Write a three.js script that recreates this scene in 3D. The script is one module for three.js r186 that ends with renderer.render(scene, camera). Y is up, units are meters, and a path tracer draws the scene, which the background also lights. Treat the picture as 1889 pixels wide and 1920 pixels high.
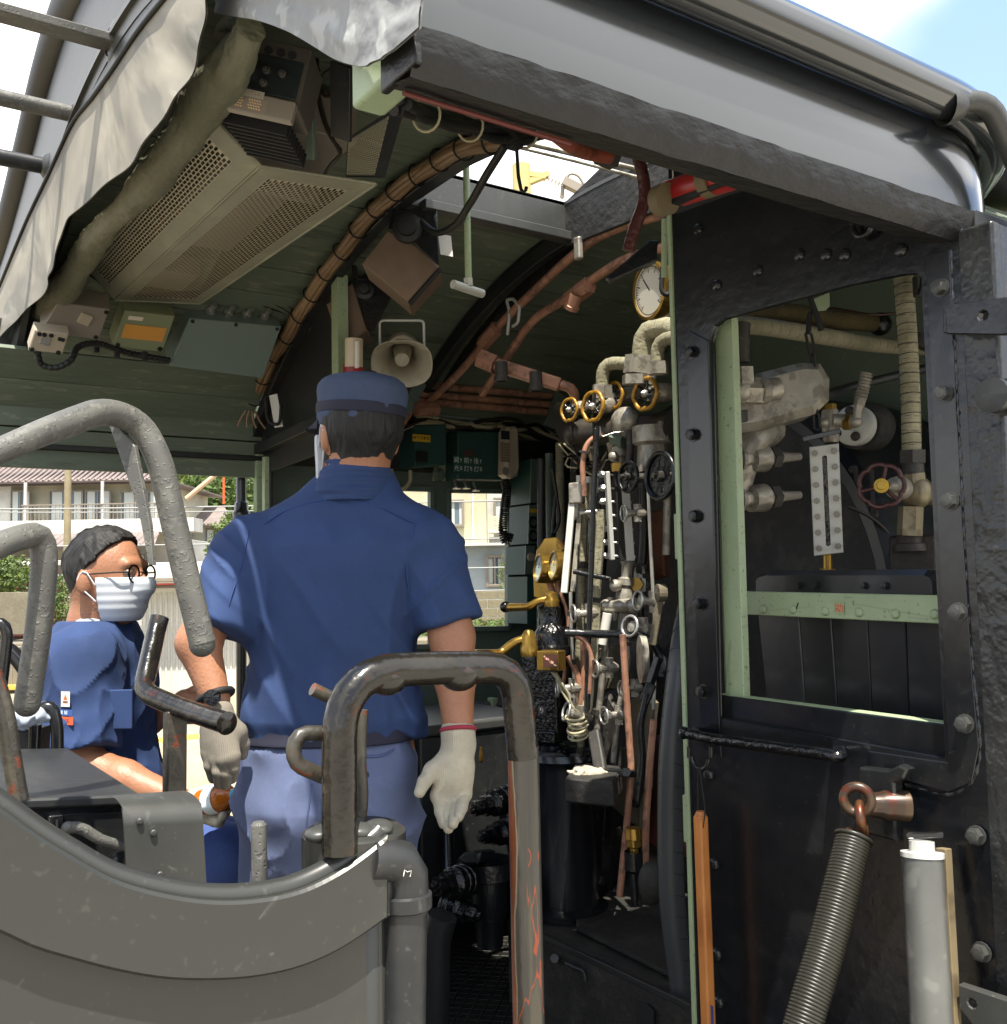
import * as THREE from 'three';
import { mergeGeometries, toCreasedNormals, mergeVertices } from 'three/addons/utils/BufferGeometryUtils.js';
import { RoundedBoxGeometry } from 'three/addons/geometries/RoundedBoxGeometry.js';

// ---------- camera, sky, sun, exposure ----------
const scene = new THREE.Scene();
const camera = new THREE.PerspectiveCamera(54.1, 1007 / 1024, 0.05, 600);
camera.position.set(0, 1.3, 0);
camera.up.set(0.067882, 0.997431, 0.022898);
camera.lookAt(-0.826083, 1.36906, -0.5593);
const renderer = new THREE.WebGLRenderer({ antialias: true });
renderer.setSize(1007, 1024);
renderer.toneMapping = THREE.LinearToneMapping;
renderer.toneMappingExposure = 2.35;
renderer.outputColorSpace = THREE.SRGBColorSpace;
renderer.shadowMap.enabled = true;
const sunTo = new THREE.Vector3(0.34, 1, 0.2).normalize();
const sun = new THREE.DirectionalLight(new THREE.Color().setRGB(1, 0.94, 0.83), 5);
sun.position.copy(sunTo).multiplyScalar(40).add(new THREE.Vector3(-3, 0, -2));
sun.target.position.set(-3, 0, -2);
sun.castShadow = true;
sun.shadow.mapSize.set(4096, 4096);
sun.shadow.camera.left = -30; sun.shadow.camera.right = 30; sun.shadow.camera.top = 30; sun.shadow.camera.bottom = -30; sun.shadow.camera.far = 120;
sun.shadow.radius = 1;
scene.add(sun, sun.target);

// ---------- noise ----------
function hash(i, j, s) { let h = (i * 374761393 + j * 668265263 + s * 974634777) | 0; h = Math.imul(h ^ (h >>> 13), 1274126177); h ^= h >>> 16; return (h >>> 0) / 4294967295; }
function tn(u, v, p, s, q = p) {
  const x = u * p, y = v * q, i = Math.floor(x), j = Math.floor(y); let a = x - i, b = y - j; a = a * a * (3 - 2 * a); b = b * b * (3 - 2 * b);
  const w = (n, m) => ((n % m) + m) % m, i0 = w(i, p), i1 = w(i + 1, p), j0 = w(j, q), j1 = w(j + 1, q);
  return (hash(i0, j0, s) * (1 - a) + hash(i1, j0, s) * a) * (1 - b) + (hash(i0, j1, s) * (1 - a) + hash(i1, j1, s) * a) * b;
}
function fbm(u, v, p, o, s, q = p) { let t = 0, k = 0.5, n = 0; for (let i = 0; i < o; i++) { t += k * tn(u, v, p, s + i, q); n += k; k *= 0.55; p *= 2; q *= 2; } return t / n; }
let seed = 7; function rnd() { seed = (Math.imul(seed, 1664525) + 1013904223) | 0; return (seed >>> 0) / 4294967296; }
const R = (a, b) => a + (b - a) * rnd();
const clamp = (x, a = 0, b = 1) => Math.min(b, Math.max(a, x));
const sst = (a, b, x) => { x = clamp((x - a) / (b - a)); return x * x * (3 - 2 * x); };
const lerp = (a, b, t) => a + (b - a) * t;
function n3(x, y, z, s) { const k = Math.floor(z), f = z - k, g = f * f * (3 - 2 * f); return lerp(tn(x / 64, y / 64, 64, s + k * 131), tn(x / 64, y / 64, 64, s + (k + 1) * 131), g) ; }

{ // the sky: blue air with broken bright cloud all round
  const W = 1024, H = 512, d = new Float32Array(W * H * 4);
  for (let j = 0; j < H; j++) for (let i = 0; i < W; i++) {
    const el = ((j + 0.5) / H - 0.5) * Math.PI, az = ((i + 0.5) / W - 0.5) * 2 * Math.PI, y = Math.sin(el), c = Math.cos(el), x = c * Math.cos(az), z = c * Math.sin(az);
    const k = 1 / (Math.max(y, 0) + 0.22), px = x * k * 1.1 + 25.33, pz = z * k * 1.1 + 3.97;
    let n = 0, amp = 0.5, fr = 1; for (let o = 0; o < 6; o++) { n += amp * tn(px * fr / 64, pz * fr / 64, 64 * 1, 40 + o); amp *= 0.52; fr *= 2.03; }
    const cloud = sst(0.40, 0.56, n), air = Math.pow(1 - clamp(y), 3);
    const sk = [lerp(0.3, 0.74, air), lerp(0.5, 0.83, air), lerp(0.9, 0.98, air)], cl = 0.72 + 0.45 * sst(0.4, 0.75, n), o = (j * W + i) * 4;
    const hz = sst(-0.02, 0.02, y);
    for (let q = 0; q < 3; q++) d[o + q] = hz * lerp(sk[q] * 0.66, cl * [1, 0.995, 0.98][q], cloud * 0.92) + (1 - hz) * [0.36, 0.34, 0.3][q];
    d[o + 3] = 1;
  }
  const t = new THREE.DataTexture(d, W, H, THREE.RGBAFormat, THREE.FloatType);
  t.mapping = THREE.EquirectangularReflectionMapping; t.magFilter = THREE.LinearFilter; t.minFilter = THREE.LinearFilter; t.colorSpace = THREE.LinearSRGBColorSpace; t.wrapS = THREE.RepeatWrapping; t.needsUpdate = true;
  scene.background = t; scene.environment = t;
}

// ---------- textures (one metre a tile unless a repeat says otherwise) ----------
function dtex(n, fn, srgb, rep = [1, 1], m = n) {
  const d = new Uint8Array(n * m * 4);
  for (let j = 0; j < m; j++) for (let i = 0; i < n; i++) { const c = fn((i + 0.5) / n, (j + 0.5) / m), o = (j * n + i) * 4; for (let q = 0; q < 3; q++) d[o + q] = clamp(Array.isArray(c) ? c[q] : c, 0, 1) * 255; d[o + 3] = 255; }
  const t = new THREE.DataTexture(d, n, m); t.wrapS = t.wrapT = THREE.RepeatWrapping; t.magFilter = THREE.LinearFilter; t.minFilter = THREE.LinearMipmapLinearFilter; t.generateMipmaps = true;
  if (srgb) t.colorSpace = THREE.SRGBColorSpace; t.repeat.set(...rep); t.needsUpdate = true; return t;
}
function rept(t, a, b = a) { const c = t.clone(); c.repeat.set(a, b); c.needsUpdate = true; return c; }
const mix3 = (a, b, t) => [lerp(a[0], b[0], t), lerp(a[1], b[1], t), lerp(a[2], b[2], t)];
const hex = h => { const c = new THREE.Color(h); const g = {}; c.getRGB(g, THREE.SRGBColorSpace); return [g.r, g.g, g.b]; };
// sparse marks on a tile: scratches, chips, drips
function marks(n, s, lenA, lenB, w, ang = null) { const L = []; seed = s; for (let i = 0; i < n; i++) { const a = ang === null ? R(0, 6.28) : ang + R(-0.25, 0.25), l = R(lenA, lenB); L.push([rnd(), rnd(), Math.cos(a), Math.sin(a), l, R(0.4, 1) * w, R(0.3, 1)]); } return L; }
function markAt(L, u, v) { let m = 0; for (const [x, y, c, s, l, w, k] of L) { let dx = u - x, dy = v - y; dx -= Math.round(dx); dy -= Math.round(dy); const t = dx * c + dy * s; if (t < -l || t > l) continue; const p = Math.abs(-dx * s + dy * c) / w; if (p < 1) m = Math.max(m, (1 - p) * k); } return m; }
const scr = marks(22, 11, 0.006, 0.04, 0.0022), chipM = marks(30, 23, 0.001, 0.005, 0.003), drip = marks(14, 5, 0.05, 0.2, 0.006, Math.PI / 2);
function paintTex(base, dust, mark, o = {}) { // base, dust and mark as hex
  const B = hex(base), D = hex(dust), M = hex(mark), s = o.s || 1, N = o.n || 512;
  return dtex(N, (u, v) => {
    const big = fbm(u, v, 3, 5, s), fine = fbm(u, v, 48, 3, s + 9), st = fbm(u, v, 24, 3, s + 4, 3);
    let c = mix3(B, D, clamp((o.dust ?? 0.5) * (sst(0.35, 0.75, big) * 0.7 + sst(0.45, 0.8, st) * 0.3) + (fine - 0.5) * (o.fine ?? 0.25)));
    c = mix3(c, M, clamp(markAt(scr, u, v) * (o.scr ?? 0.5) + markAt(chipM, u, v) * (o.chip ?? 0.6) + markAt(drip, u, v) * (o.drip ?? 0)));
    const sp = fbm(u, v, 150, 2, s + 12); if (sp > 0.80) c = mix3(c, M, (o.spk ?? 0.25) * sst(0.80, 0.86, sp) * 2);
    return c;
  }, true);
}
const T = {};
T.grime = dtex(256, (u, v) => 0.62 + 0.5 * (fbm(u, v, 4, 5, 3) - 0.5) + 0.25 * (fbm(u, v, 40, 3, 8) - 0.5), false);
T.rough = dtex(256, (u, v) => 0.5 + 0.9 * (fbm(u, v, 5, 5, 13) - 0.5), false);
T.lumpy = dtex(256, (u, v) => fbm(u, v, 9, 4, 31), false);
T.fine = dtex(256, (u, v) => fbm(u, v, 60, 2, 17), false);
T.pits = dtex(256, (u, v) => 1 - 0.9 * sst(0.62, 0.78, fbm(u, v, 26, 3, 51)), false);
T.dent = dtex(256, (u, v) => fbm(u, v, 3, 2, 77), false);
T.black = paintTex('#191b1d', '#46443f', '#8f8b80', { s: 21, dust: 0.35, spk: 0.12 });
T.dusty = paintTex('#373836', '#4e4d48', '#9d9a90', { s: 22, dust: 0.6, fine: 0.18, spk: 0.08, chip: 0.5, scr: 0.4 });
T.navy = paintTex('#0d0f13', '#3a3935', '#8a8678', { s: 25, dust: 0.4, spk: 0.05, chip: 0.25, scr: 0.25 });
T.cast = paintTex('#2a2825', '#5c564c', '#9b9380', { s: 27, dust: 0.6, spk: 0.2 });
T.plank = dtex(512, (u, v) => { const g = fbm(u, v, 3, 4, 61, 60), b = fbm(u, v, 3, 4, 62), p = sst(0.62, 0.70, fbm(u, v, 18, 5, 63, 70)) * sst(0.45, 0.6, fbm(u, v, 2, 3, 65)); let c = mix3(hex('#566152'), hex('#757e6c'), clamp(0.35 * g + 0.8 * (b - 0.2))); c = mix3(c, hex('#9c967f'), p * 0.35); return mix3(c, hex('#333830'), sst(0.62, 0.8, fbm(u, v, 3, 4, 64, 20)) * 0.35); }, true);
T.plankB = dtex(512, (u, v) => clamp(0.55 * fbm(u, v, 4, 4, 61, 80) + 0.45 * (1 - sst(0.60, 0.72, fbm(u, v, 10, 5, 63, 40)))), false);
T.green = paintTex('#98a886', '#7c8a6e', '#3c4436', { s: 33, dust: 0.5, chip: 0.9, scr: 0.7, drip: 0.3, spk: 0.25 });
T.dgreen = paintTex('#56655a', '#6c786b', '#8b988a', { s: 36, dust: 0.5, chip: 0.3, scr: 0.3 });
T.teal = paintTex('#24443f', '#33554d', '#7f9a8c', { s: 37, dust: 0.4, chip: 0.3, scr: 0.25, spk: 0.05 });
T.sheet = dtex(512, (u, v) => { const a = fbm(u, v, 4, 5, 71), b = fbm(u, v, 14, 4, 72, 5), k = sst(0.5, 0.66, fbm(u, v, 7, 4, 73, 3)); let c = mix3(hex('#726e65'), hex('#9c9686'), clamp(0.3 + 1.3 * (a - 0.35))); c = mix3(c, hex('#4c4c48'), k * 0.35); return mix3(c, hex('#a39f92'), sst(0.6, 0.7, b) * 0.35 + markAt(scr, u, v) * 0.5); }, true);
T.zinc = dtex(512, (u, v) => { const a = fbm(u, v, 5, 5, 81), b = fbm(u, v, 22, 3, 82); let c = mix3(hex('#6f7172'), hex('#989997'), clamp(0.4 + 1.6 * (a - 0.42))); c = mix3(c, hex('#6d6d6b'), markAt(scr, u * 2, v * 2) * 0.8); return mix3(c, hex('#b5b5b1'), sst(0.58, 0.7, b) * 0.5); }, true);
T.canvas = dtex(256, (u, v) => { const w = 0.5 + 0.25 * Math.sin(u * 6.283 * 90) + 0.25 * Math.sin(v * 6.283 * 90), a = fbm(u, v, 4, 5, 91); return mix3(mix3(hex('#54543f'), hex('#7b7a66'), a * 1.1), hex('#3c3d2d'), 0.12 * w); }, true);
T.pipe = dtex(512, (u, v) => { // u along, v round: dusty black bar with rust specks
  const a = fbm(u, v, 4, 5, 101), w = sst(0.52, 0.66, fbm(u, v, 8, 5, 102, 4)), r = sst(0.66, 0.72, fbm(u, v, 16, 4, 103)); let c = mix3(hex('#3b3a37'), hex('#5d5951'), a); c = mix3(c, hex('#7d786c'), w * 0.35); return mix3(c, hex('#9a4426'), r * 0.7); }, true);
T.rail = dtex(512, (u, v) => { const a = fbm(u, v, 4, 5, 111, 12), w = sst(0.5, 0.62, fbm(u, v, 3, 5, 112, 14)); let c = mix3(hex('#4d4a46'), hex('#6b675e'), a); c = mix3(c, hex('#857a60'), w * 0.4); const r = sst(0.60, 0.68, fbm(u, v, 3, 5, 113, 6)); c = mix3(c, hex('#6e3a22'), r * 0.8); const L = Math.abs(fbm(u, v, 5, 4, 114, 5) - 0.5); return mix3(c, hex('#b8482a'), (1 - sst(0.004, 0.012, L)) * sst(0.54, 0.62, fbm(u, v, 5, 3, 115)) * 0.9 ); }, true);
T.leg = dtex(512, (u, v) => { // u along a metre of bar, v once round: grey paint, rusted down one side, orange primer in cracks
  const a = fbm(u, v, 6, 5, 116, 20); let c = mix3(hex('#363532'), hex('#4d4b46'), a); c = mix3(c, hex('#6d6655'), sst(0.55, 0.68, fbm(u, v, 5, 5, 117, 9)) * 0.5); const w = fbm(u, v, 9, 5, 118, 3) - 0.5, e = Math.abs(v - 0.29) + w * 0.12; c = mix3(c, hex('#8a8272'), 1 - sst(0.0, 0.02, Math.abs(e - 0.085))); c = mix3(c, mix3(hex('#4a2415'), hex('#9a552c'), fbm(u, v, 12, 4, 119, 6)), 1 - sst(0.06, 0.085, e)); const L = Math.abs(fbm(u, v, 8, 4, 120, 4) - 0.5), on = sst(0.5, 0.58, fbm(u, v, 6, 3, 123, 5)) * sst(0.6, 0.5, Math.abs(v - 0.05 - Math.round(v - 0.05)) + 0.35); return mix3(c, hex('#a8492a'), (1 - sst(0.008, 0.018, L)) * on); }, true, [1, 1], 256);
T.copper = dtex(256, (u, v) => { const a = fbm(u, v, 5, 5, 121), k = sst(0.55, 0.75, fbm(u, v, 9, 4, 122)); return mix3(mix3(hex('#8a5f4c'), hex('#bd8f76'), a * 1.2), hex('#54423a'), k * 0.6); }, true);
T.brass = dtex(256, (u, v) => { const a = fbm(u, v, 5, 5, 131), k = sst(0.55, 0.75, fbm(u, v, 9, 4, 132)); return mix3(mix3(hex('#6f5626'), hex('#a5853f'), a * 1.2), hex('#453619'), k * 0.6); }, true);
T.lag = dtex(256, (u, v) => { const a = fbm(u, v, 6, 5, 141), w = 0.5 + 0.5 * Math.sin((u * 12 + v * 1) * 6.283 * 4), j = sst(0.985, 1, Math.sin((u * 14 + v) * 6.283)); return mix3(mix3(hex('#6a6752'), hex('#a09a80'), a * 1.1), hex('#3d3b30'), 0.1 * w + 0.6 * j); }, true);
T.silver = dtex(256, (u, v) => { const a = fbm(u, v, 5, 5, 151), k = sst(0.52, 0.72, fbm(u, v, 8, 4, 152)); return mix3(mix3(hex('#7b766b'), hex('#a8a396'), a * 1.1), hex('#57514a'), k * 0.45); }, true);
T.soot = dtex(256, (u, v) => { const a = fbm(u, v, 5, 5, 161), k = sst(0.55, 0.7, fbm(u, v, 12, 4, 162)); return mix3(mix3(hex('#141413'), hex('#2b2925'), a), hex('#6b6658'), k * 0.16); }, true);
T.cloth = dtex(256, (u, v) => 0.5 + 0.2 * Math.sin(u * 6.283 * 128) + 0.2 * Math.sin(v * 6.283 * 128) + 0.1 * (fbm(u, v, 40, 2, 171) - 0.5), false);
T.knit = dtex(256, (u, v) => 0.5 + 0.35 * Math.sin(u * 6.283 * 64) * (0.7 + 0.3 * Math.sin(v * 6.283 * 48)), false);
T.faded = dtex(256, (u, v) => 0.78 + 0.45 * (fbm(u, v, 4, 5, 181) - 0.5) + 0.1 * (fbm(u, v, 90, 2, 182) - 0.5), false);
T.hair = dtex(256, (u, v) => fbm(u + 0.05 * Math.sin(v * 12.566), v, 70, 2, 185, 8), false);
T.wood = dtex(256, (u, v) => { const g = fbm(u, v, 4, 5, 191, 40); return mix3(hex('#8a4f22'), hex('#c07f42'), g * 1.1); }, true);
T.conc = dtex(512, (u, v) => { const a = fbm(u, v, 4, 6, 201), b = fbm(u, v, 60, 2, 202); return mix3(hex('#8a857a'), hex('#b7b1a3'), clamp(a + 0.5 * (b - 0.5))); }, true);
T.skin = dtex(256, (u, v) => { const a = fbm(u, v, 4, 5, 211), b = fbm(u, v, 40, 3, 212); return [0.9 + 0.3 * (a - 0.5) + 0.12 * (b - 0.5), 0.84 + 0.45 * (a - 0.5) + 0.16 * (b - 0.5), 0.8 + 0.5 * (a - 0.5) + 0.16 * (b - 0.5)]; }, false);
T.seat = dtex(256, (u, v) => { const g = fbm(u, v, 30, 4, 221, 3), k = sst(0.5, 0.7, fbm(u, v, 4, 4, 222)); return mix3(hex('#17181a'), hex('#4a4c4c'), clamp(g * 0.6 * k + 0.1)); }, true);

// ---------- materials ----------
function M(o) {
  const p = { roughness: o.r ?? 0.6, metalness: o.m ?? 0 };
  if (o.c) p.color = Array.isArray(o.c) ? new THREE.Color().setRGB(...o.c) : new THREE.Color(o.c);
  if (o.map) p.map = o.rep ? rept(o.map, ...[].concat(o.rep)) : o.map;
  if (o.rm) p.roughnessMap = o.rmr ? rept(o.rm, o.rmr) : o.rm;
  if (o.b) { p.bumpMap = o.br ? rept(o.b, ...[].concat(o.br)) : o.b; p.bumpScale = o.bs ?? 0.002; }
  const phys = o.cc || o.tr || o.sheen;
  if (o.cc) { p.clearcoat = o.cc; p.clearcoatRoughness = o.ccr ?? 0.15; }
  if (o.sheen) { p.sheen = o.sheen; p.sheenRoughness = 0.6; p.sheenColor = new THREE.Color(o.sc || '#ffffff'); }
  if (o.tr) { p.transmission = o.tr; p.thickness = o.th ?? 0; p.ior = o.ior ?? 1.45; if (o.att) { p.attenuationColor = new THREE.Color(o.att); p.attenuationDistance = o.ad; } }
  p.side = THREE.DoubleSide;
  const m = phys ? new THREE.MeshPhysicalMaterial(p) : new THREE.MeshStandardMaterial(p); return m;
}
const m = {
  gloss: M({ c: '#26292b', r: 0.2, b: T.dent, br: 2, bs: 0.003, cc: 1, ccr: 0.08 }),
  black: M({ map: T.black, r: 0.45, b: T.lumpy, br: 3, bs: 0.0007 }),
  dusty: M({ map: T.dusty, r: 0.4, b: T.lumpy, br: 2, bs: 0.0006 }),
  navy: M({ map: T.navy, r: 0.22, b: T.lumpy, br: 2, bs: 0.0004 }),
  navyRough: M({ map: T.navy, r: 0.25, b: T.lumpy, br: 5, bs: 0.0007 }),
  lumpBlack: M({ map: T.black, c: '#767470', r: 0.5, b: T.lumpy, br: [4, 7], bs: 0.0028 }),
  cast: M({ map: T.cast, r: 0.6, b: T.lumpy, br: 5, bs: 0.002 }),
  oily: M({ c: '#0b0c0e', r: 0.18, b: T.lumpy, br: 10, bs: 0.003 }),
  oilyFlat: M({ c: '#111315', r: 0.32, b: T.lumpy, br: 8, bs: 0.002 }),
  plank: M({ map: T.plank, r: 0.62, b: T.plankB, bs: 0.0025 }),
  green: M({ map: T.green, r: 0.5, b: T.lumpy, br: 6, bs: 0.001 }),
  dgreen: M({ map: T.dgreen, r: 0.5 }),
  teal: M({ map: T.teal, r: 0.55, b: T.fine, br: 2, bs: 0.0003 }),
  sheet: M({ map: T.sheet, r: 0.75, b: T.dent, br: 2, bs: 0.003 }),
  zinc: M({ map: T.zinc, r: 0.8, b: T.fine, br: 2, bs: 0.0008 }),
  ashen: M({ map: T.conc, rep: 3, c: '#9a9382', r: 0.85, b: T.lumpy, br: 6, bs: 0.002 }),
  canvas: M({ map: T.canvas, r: 0.95, b: T.lumpy, br: 5, bs: 0.006 }),
  pipe: M({ map: T.pipe, rep: [2, 4], c: '#b9b4aa', r: 0.42, b: T.lumpy, br: [9, 9], bs: 0.0014 }),
  greyBar: M({ map: T.zinc, rep: 3, c: '#a5a29b', r: 0.55, b: T.pits, br: 9, bs: 0.0007 }),
  rail: M({ map: T.leg, rep: [1, 8.47], c: '#b8b4ae', r: 0.34, b: T.lumpy, br: [3, 8], bs: 0.0012 }),
  railBlack: M({ map: T.pipe, rep: [2, 4], r: 0.22, c: '#66625d', b: T.lumpy, br: [6, 6], bs: 0.0016 }),
  copper: M({ map: T.copper, rep: 3, r: 0.42, m: 0.2, b: T.lumpy, br: 6, bs: 0.001 }),
  brass: M({ map: T.brass, rep: 4, r: 0.3, m: 0.8 }),
  lag: M({ map: T.lag, rep: [2, 2], r: 0.95, b: T.lumpy, br: 10, bs: 0.003 }),
  silver: M({ map: T.silver, rep: 5, r: 0.42, m: 0.45, b: T.lumpy, br: 9, bs: 0.001 }),
  steel: M({ c: '#b9b9b4', r: 0.32, m: 0.8, b: T.fine, br: 2, bs: 0.0004 }),
  paleMetal: M({ c: '#bcbdb6', r: 0.5, m: 0.25, b: T.fine, bs: 0.0003 }),
  soot: M({ map: T.soot, rep: 2, r: 0.7, b: T.lumpy, br: 6, bs: 0.003 }),
  dark: M({ c: '#0e0f10', r: 0.7 }),
  cable: M({ c: '#121211', r: 0.5 }),
  wire: M({ c: '#2a211b', r: 0.5 }),
  rubber: M({ c: '#1e1f1f', r: 0.55, b: T.fine, br: 3, bs: 0.0006 }),
  brownCable: M({ map: T.faded, rep: 9, c: '#9c7d5c', r: 0.42 }),
  creamCable: M({ c: '#9b9478', r: 0.6 }),
  beige: M({ c: '#a59a86', r: 0.5, b: T.fine, bs: 0.0003 }),
  greyBox: M({ c: '#7f776d', r: 0.42, b: T.fine, bs: 0.0004 }),
  blueBox: M({ c: '#6f7d78', r: 0.45, b: T.fine, bs: 0.0004 }),
  oliveBox: M({ c: '#7e8567', r: 0.5, b: T.fine, bs: 0.0004 }),
  rustBox: M({ map: T.faded, c: '#7d6857', rep: 3, r: 0.6, b: T.dent, br: 4, bs: 0.001 }),
  red: M({ c: '#8c1a1c', r: 0.35 }),
  redDark: M({ c: '#5c2a26', r: 0.6 }),
  maroon: M({ c: '#3d1b19', r: 0.4, b: T.lumpy, br: 12, bs: 0.002 }),
  yellow: M({ c: '#b8962a', r: 0.5 }),
  orange: M({ c: '#c98b3a', r: 0.7, map: null }),
  white: M({ c: '#d8d6ce', r: 0.6 }),
  strokeInk: M({ c: '#c8402c', r: 0.6 }),
  brassEdge: M({ c: '#c8912a', r: 0.3, m: 0.6 }),
  wood: M({ map: T.wood, rep: [3, 1], r: 0.5 }),
  seat: M({ map: T.seat, rep: 2, r: 0.3, b: T.fine, br: 1, bs: 0.0002 }),
  skin: M({ map: T.skin, rep: 4, c: '#9a6d52', r: 0.5, b: T.fine, br: 4, bs: 0.0006 }),
  hair: M({ c: '#0d0b09', r: 0.7, b: T.hair, br: 3, bs: 0.003 }),
  shirt: M({ map: T.faded, rep: 2, c: '#253c68', r: 0.85, b: T.cloth, br: 6, bs: 0.0004 }),
  trousers: M({ map: T.faded, rep: 2, c: '#5b6687', r: 0.9, b: T.cloth, br: 5, bs: 0.0005 }),
  capCloth: M({ map: T.faded, rep: 3, c: '#3d4a66', r: 0.9, b: T.cloth, br: 6, bs: 0.0004 }),
  belt: M({ c: '#14162a', r: 0.8 }),
  glove: M({ map: T.faded, rep: 5, c: '#b9b19d', r: 0.95, b: T.knit, br: 5, bs: 0.0012 }),
  gloveDirty: M({ map: T.faded, rep: 7, c: '#7f786c', r: 0.95, b: T.knit, br: 5, bs: 0.0012 }),
  mask: M({ c: '#b5babf', r: 0.9 }),
  glass: M({ c: '#ffffff', r: 0.02, tr: 1 }),
  conc: M({ map: T.conc, r: 0.9, b: T.fine, br: 1, bs: 0.002 }),
};

// ---------- geometry helpers: every one returns a geometry in metres, uv in metres ----------
const v3 = a => a.isVector3 ? a.clone() : new THREE.Vector3(a[0], a[1], a[2]);
const add = (a, b) => [a[0] + b[0], a[1] + b[1], a[2] + b[2]], sub = (a, b) => [a[0] - b[0], a[1] - b[1], a[2] - b[2]], mul = (a, k) => [a[0] * k, a[1] * k, a[2] * k];
const mid = (a, b, t = 0.5) => [lerp(a[0], b[0], t), lerp(a[1], b[1], t), lerp(a[2], b[2], t)];
const len = a => Math.hypot(...a), nrm = a => mul(a, 1 / (len(a) || 1)), crs = (a, b) => [a[1] * b[2] - a[2] * b[1], a[2] * b[0] - a[0] * b[2], a[0] * b[1] - a[1] * b[0]], dot = (a, b) => a[0] * b[0] + a[1] * b[1] + a[2] * b[2];
function clean(g) { if (g.index) g = g.toNonIndexed(); for (const k of Object.keys(g.attributes)) if (!['position', 'normal', 'uv'].includes(k)) g.deleteAttribute(k); if (!g.attributes.normal) g.computeVertexNormals(); if (!g.attributes.uv) boxUV(g); g.groups = []; return g; }
function boxUV(g) { const p = g.attributes.position, n = p.count, uv = new Float32Array(n * 2), a = new THREE.Vector3(), b = new THREE.Vector3(), c = new THREE.Vector3();
  for (let i = 0; i < n; i += 3) { a.fromBufferAttribute(p, i); b.fromBufferAttribute(p, i + 1).sub(a); c.fromBufferAttribute(p, i + 2).sub(a); b.cross(c); const x = Math.abs(b.x), y = Math.abs(b.y), z = Math.abs(b.z), k = x >= y && x >= z ? 0 : y >= z ? 1 : 2;
    for (let q = 0; q < 3; q++) { const X = p.getX(i + q), Y = p.getY(i + q), Z = p.getZ(i + q); uv[(i + q) * 2] = k === 0 ? Z : X; uv[(i + q) * 2 + 1] = k === 1 ? Z : Y; } }
  g.setAttribute('uv', new THREE.BufferAttribute(uv, 2)); return g; }
function reUV(g) { g = clean(g); return boxUV(g); }
function basis(d, up = [0, 1, 0]) { const w = nrm(d); let u = crs(up, w); if (len(u) < 1e-3) u = crs([1, 0, 0], w); u = nrm(u); return [u, crs(w, u), w]; }
function place(g, o, U, V_, W) { const q = new THREE.Matrix4().makeBasis(v3(U), v3(V_), v3(W)); q.setPosition(v3(o)); g.applyMatrix4(q); return g; }
function rbox(w, h, d, r = 0.003) { r = Math.min(r, w * 0.45, h * 0.45, d * 0.45); return reUV(new RoundedBoxGeometry(w, h, d, 1, r)); }
function box(c, s, r = 0.003, rot) { let g = rbox(s[0], s[1], s[2], r); if (rot) g.applyMatrix4(new THREE.Matrix4().makeRotationFromEuler(new THREE.Euler(...rot))); return g.translate(...c); }
function obox(c, s, dir, up, r = 0.003) { const [u, v, w] = basis(dir, up); return place(rbox(s[0], s[1], s[2], r), c, u, v, w); }   // s[2] runs along dir, s[1] along up
function bar(a, b, w, h, up = [0, 1, 0], r = 0.002) { return obox(mid(a, b), [w, h, len(sub(b, a))], sub(b, a), up, r); }
function cyl(a, b, r0, r1 = r0, n = 16) { const L = len(sub(b, a)), g = clean(new THREE.CylinderGeometry(r1, r0, L, n, 1)); const uv = g.attributes.uv; for (let i = 0; i < uv.count; i++) uv.setXY(i, uv.getX(i) * r0 * 6.283, uv.getY(i) * L); const [u, v, w] = basis(sub(b, a)); return place(g, mid(a, b), v, w, u); }
function hexa(a, b, r, n = 6) { const L = len(sub(b, a)), g = clean(new THREE.CylinderGeometry(r, r, L, n, 1).toNonIndexed()); g.computeVertexNormals(); boxUV(g); const [u, v, w] = basis(sub(b, a)); return place(g, mid(a, b), v, w, u); }
function lathe(a, dir, prof, n = 20) { const g = clean(new THREE.LatheGeometry(prof.map(([t, r]) => new THREE.Vector2(Math.max(r, 1e-4), t)), n)); const c = toCreasedNormals(g, 0.7); const uv = c.attributes.uv, pm = Math.max(...prof.map(p => p[1])); const tl = prof[prof.length - 1][0] - prof[0][0]; for (let i = 0; i < uv.count; i++) uv.setXY(i, uv.getX(i) * pm * 6.283, uv.getY(i) * Math.abs(tl)); const [u, v, w] = basis(dir); return place(clean(c), a, v, w, u); }
function path(pts, fil = 0.03) { const P = pts.map(v3), c = new THREE.CurvePath(); let prev = P[0];
  for (let i = 1; i < P.length - 1; i++) { const a = P[i].clone().sub(P[i - 1]), b = P[i + 1].clone().sub(P[i]), k = Math.min(fil, a.length() * 0.48, b.length() * 0.48), p0 = P[i].clone().addScaledVector(a.normalize(), -k), p1 = P[i].clone().addScaledVector(b.normalize(), k); if (p0.distanceTo(prev) > 1e-5) c.add(new THREE.LineCurve3(prev, p0)); c.add(new THREE.QuadraticBezierCurve3(p0, P[i], p1)); prev = p1; }
  c.add(new THREE.LineCurve3(prev, P[P.length - 1])); return c; }
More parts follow.
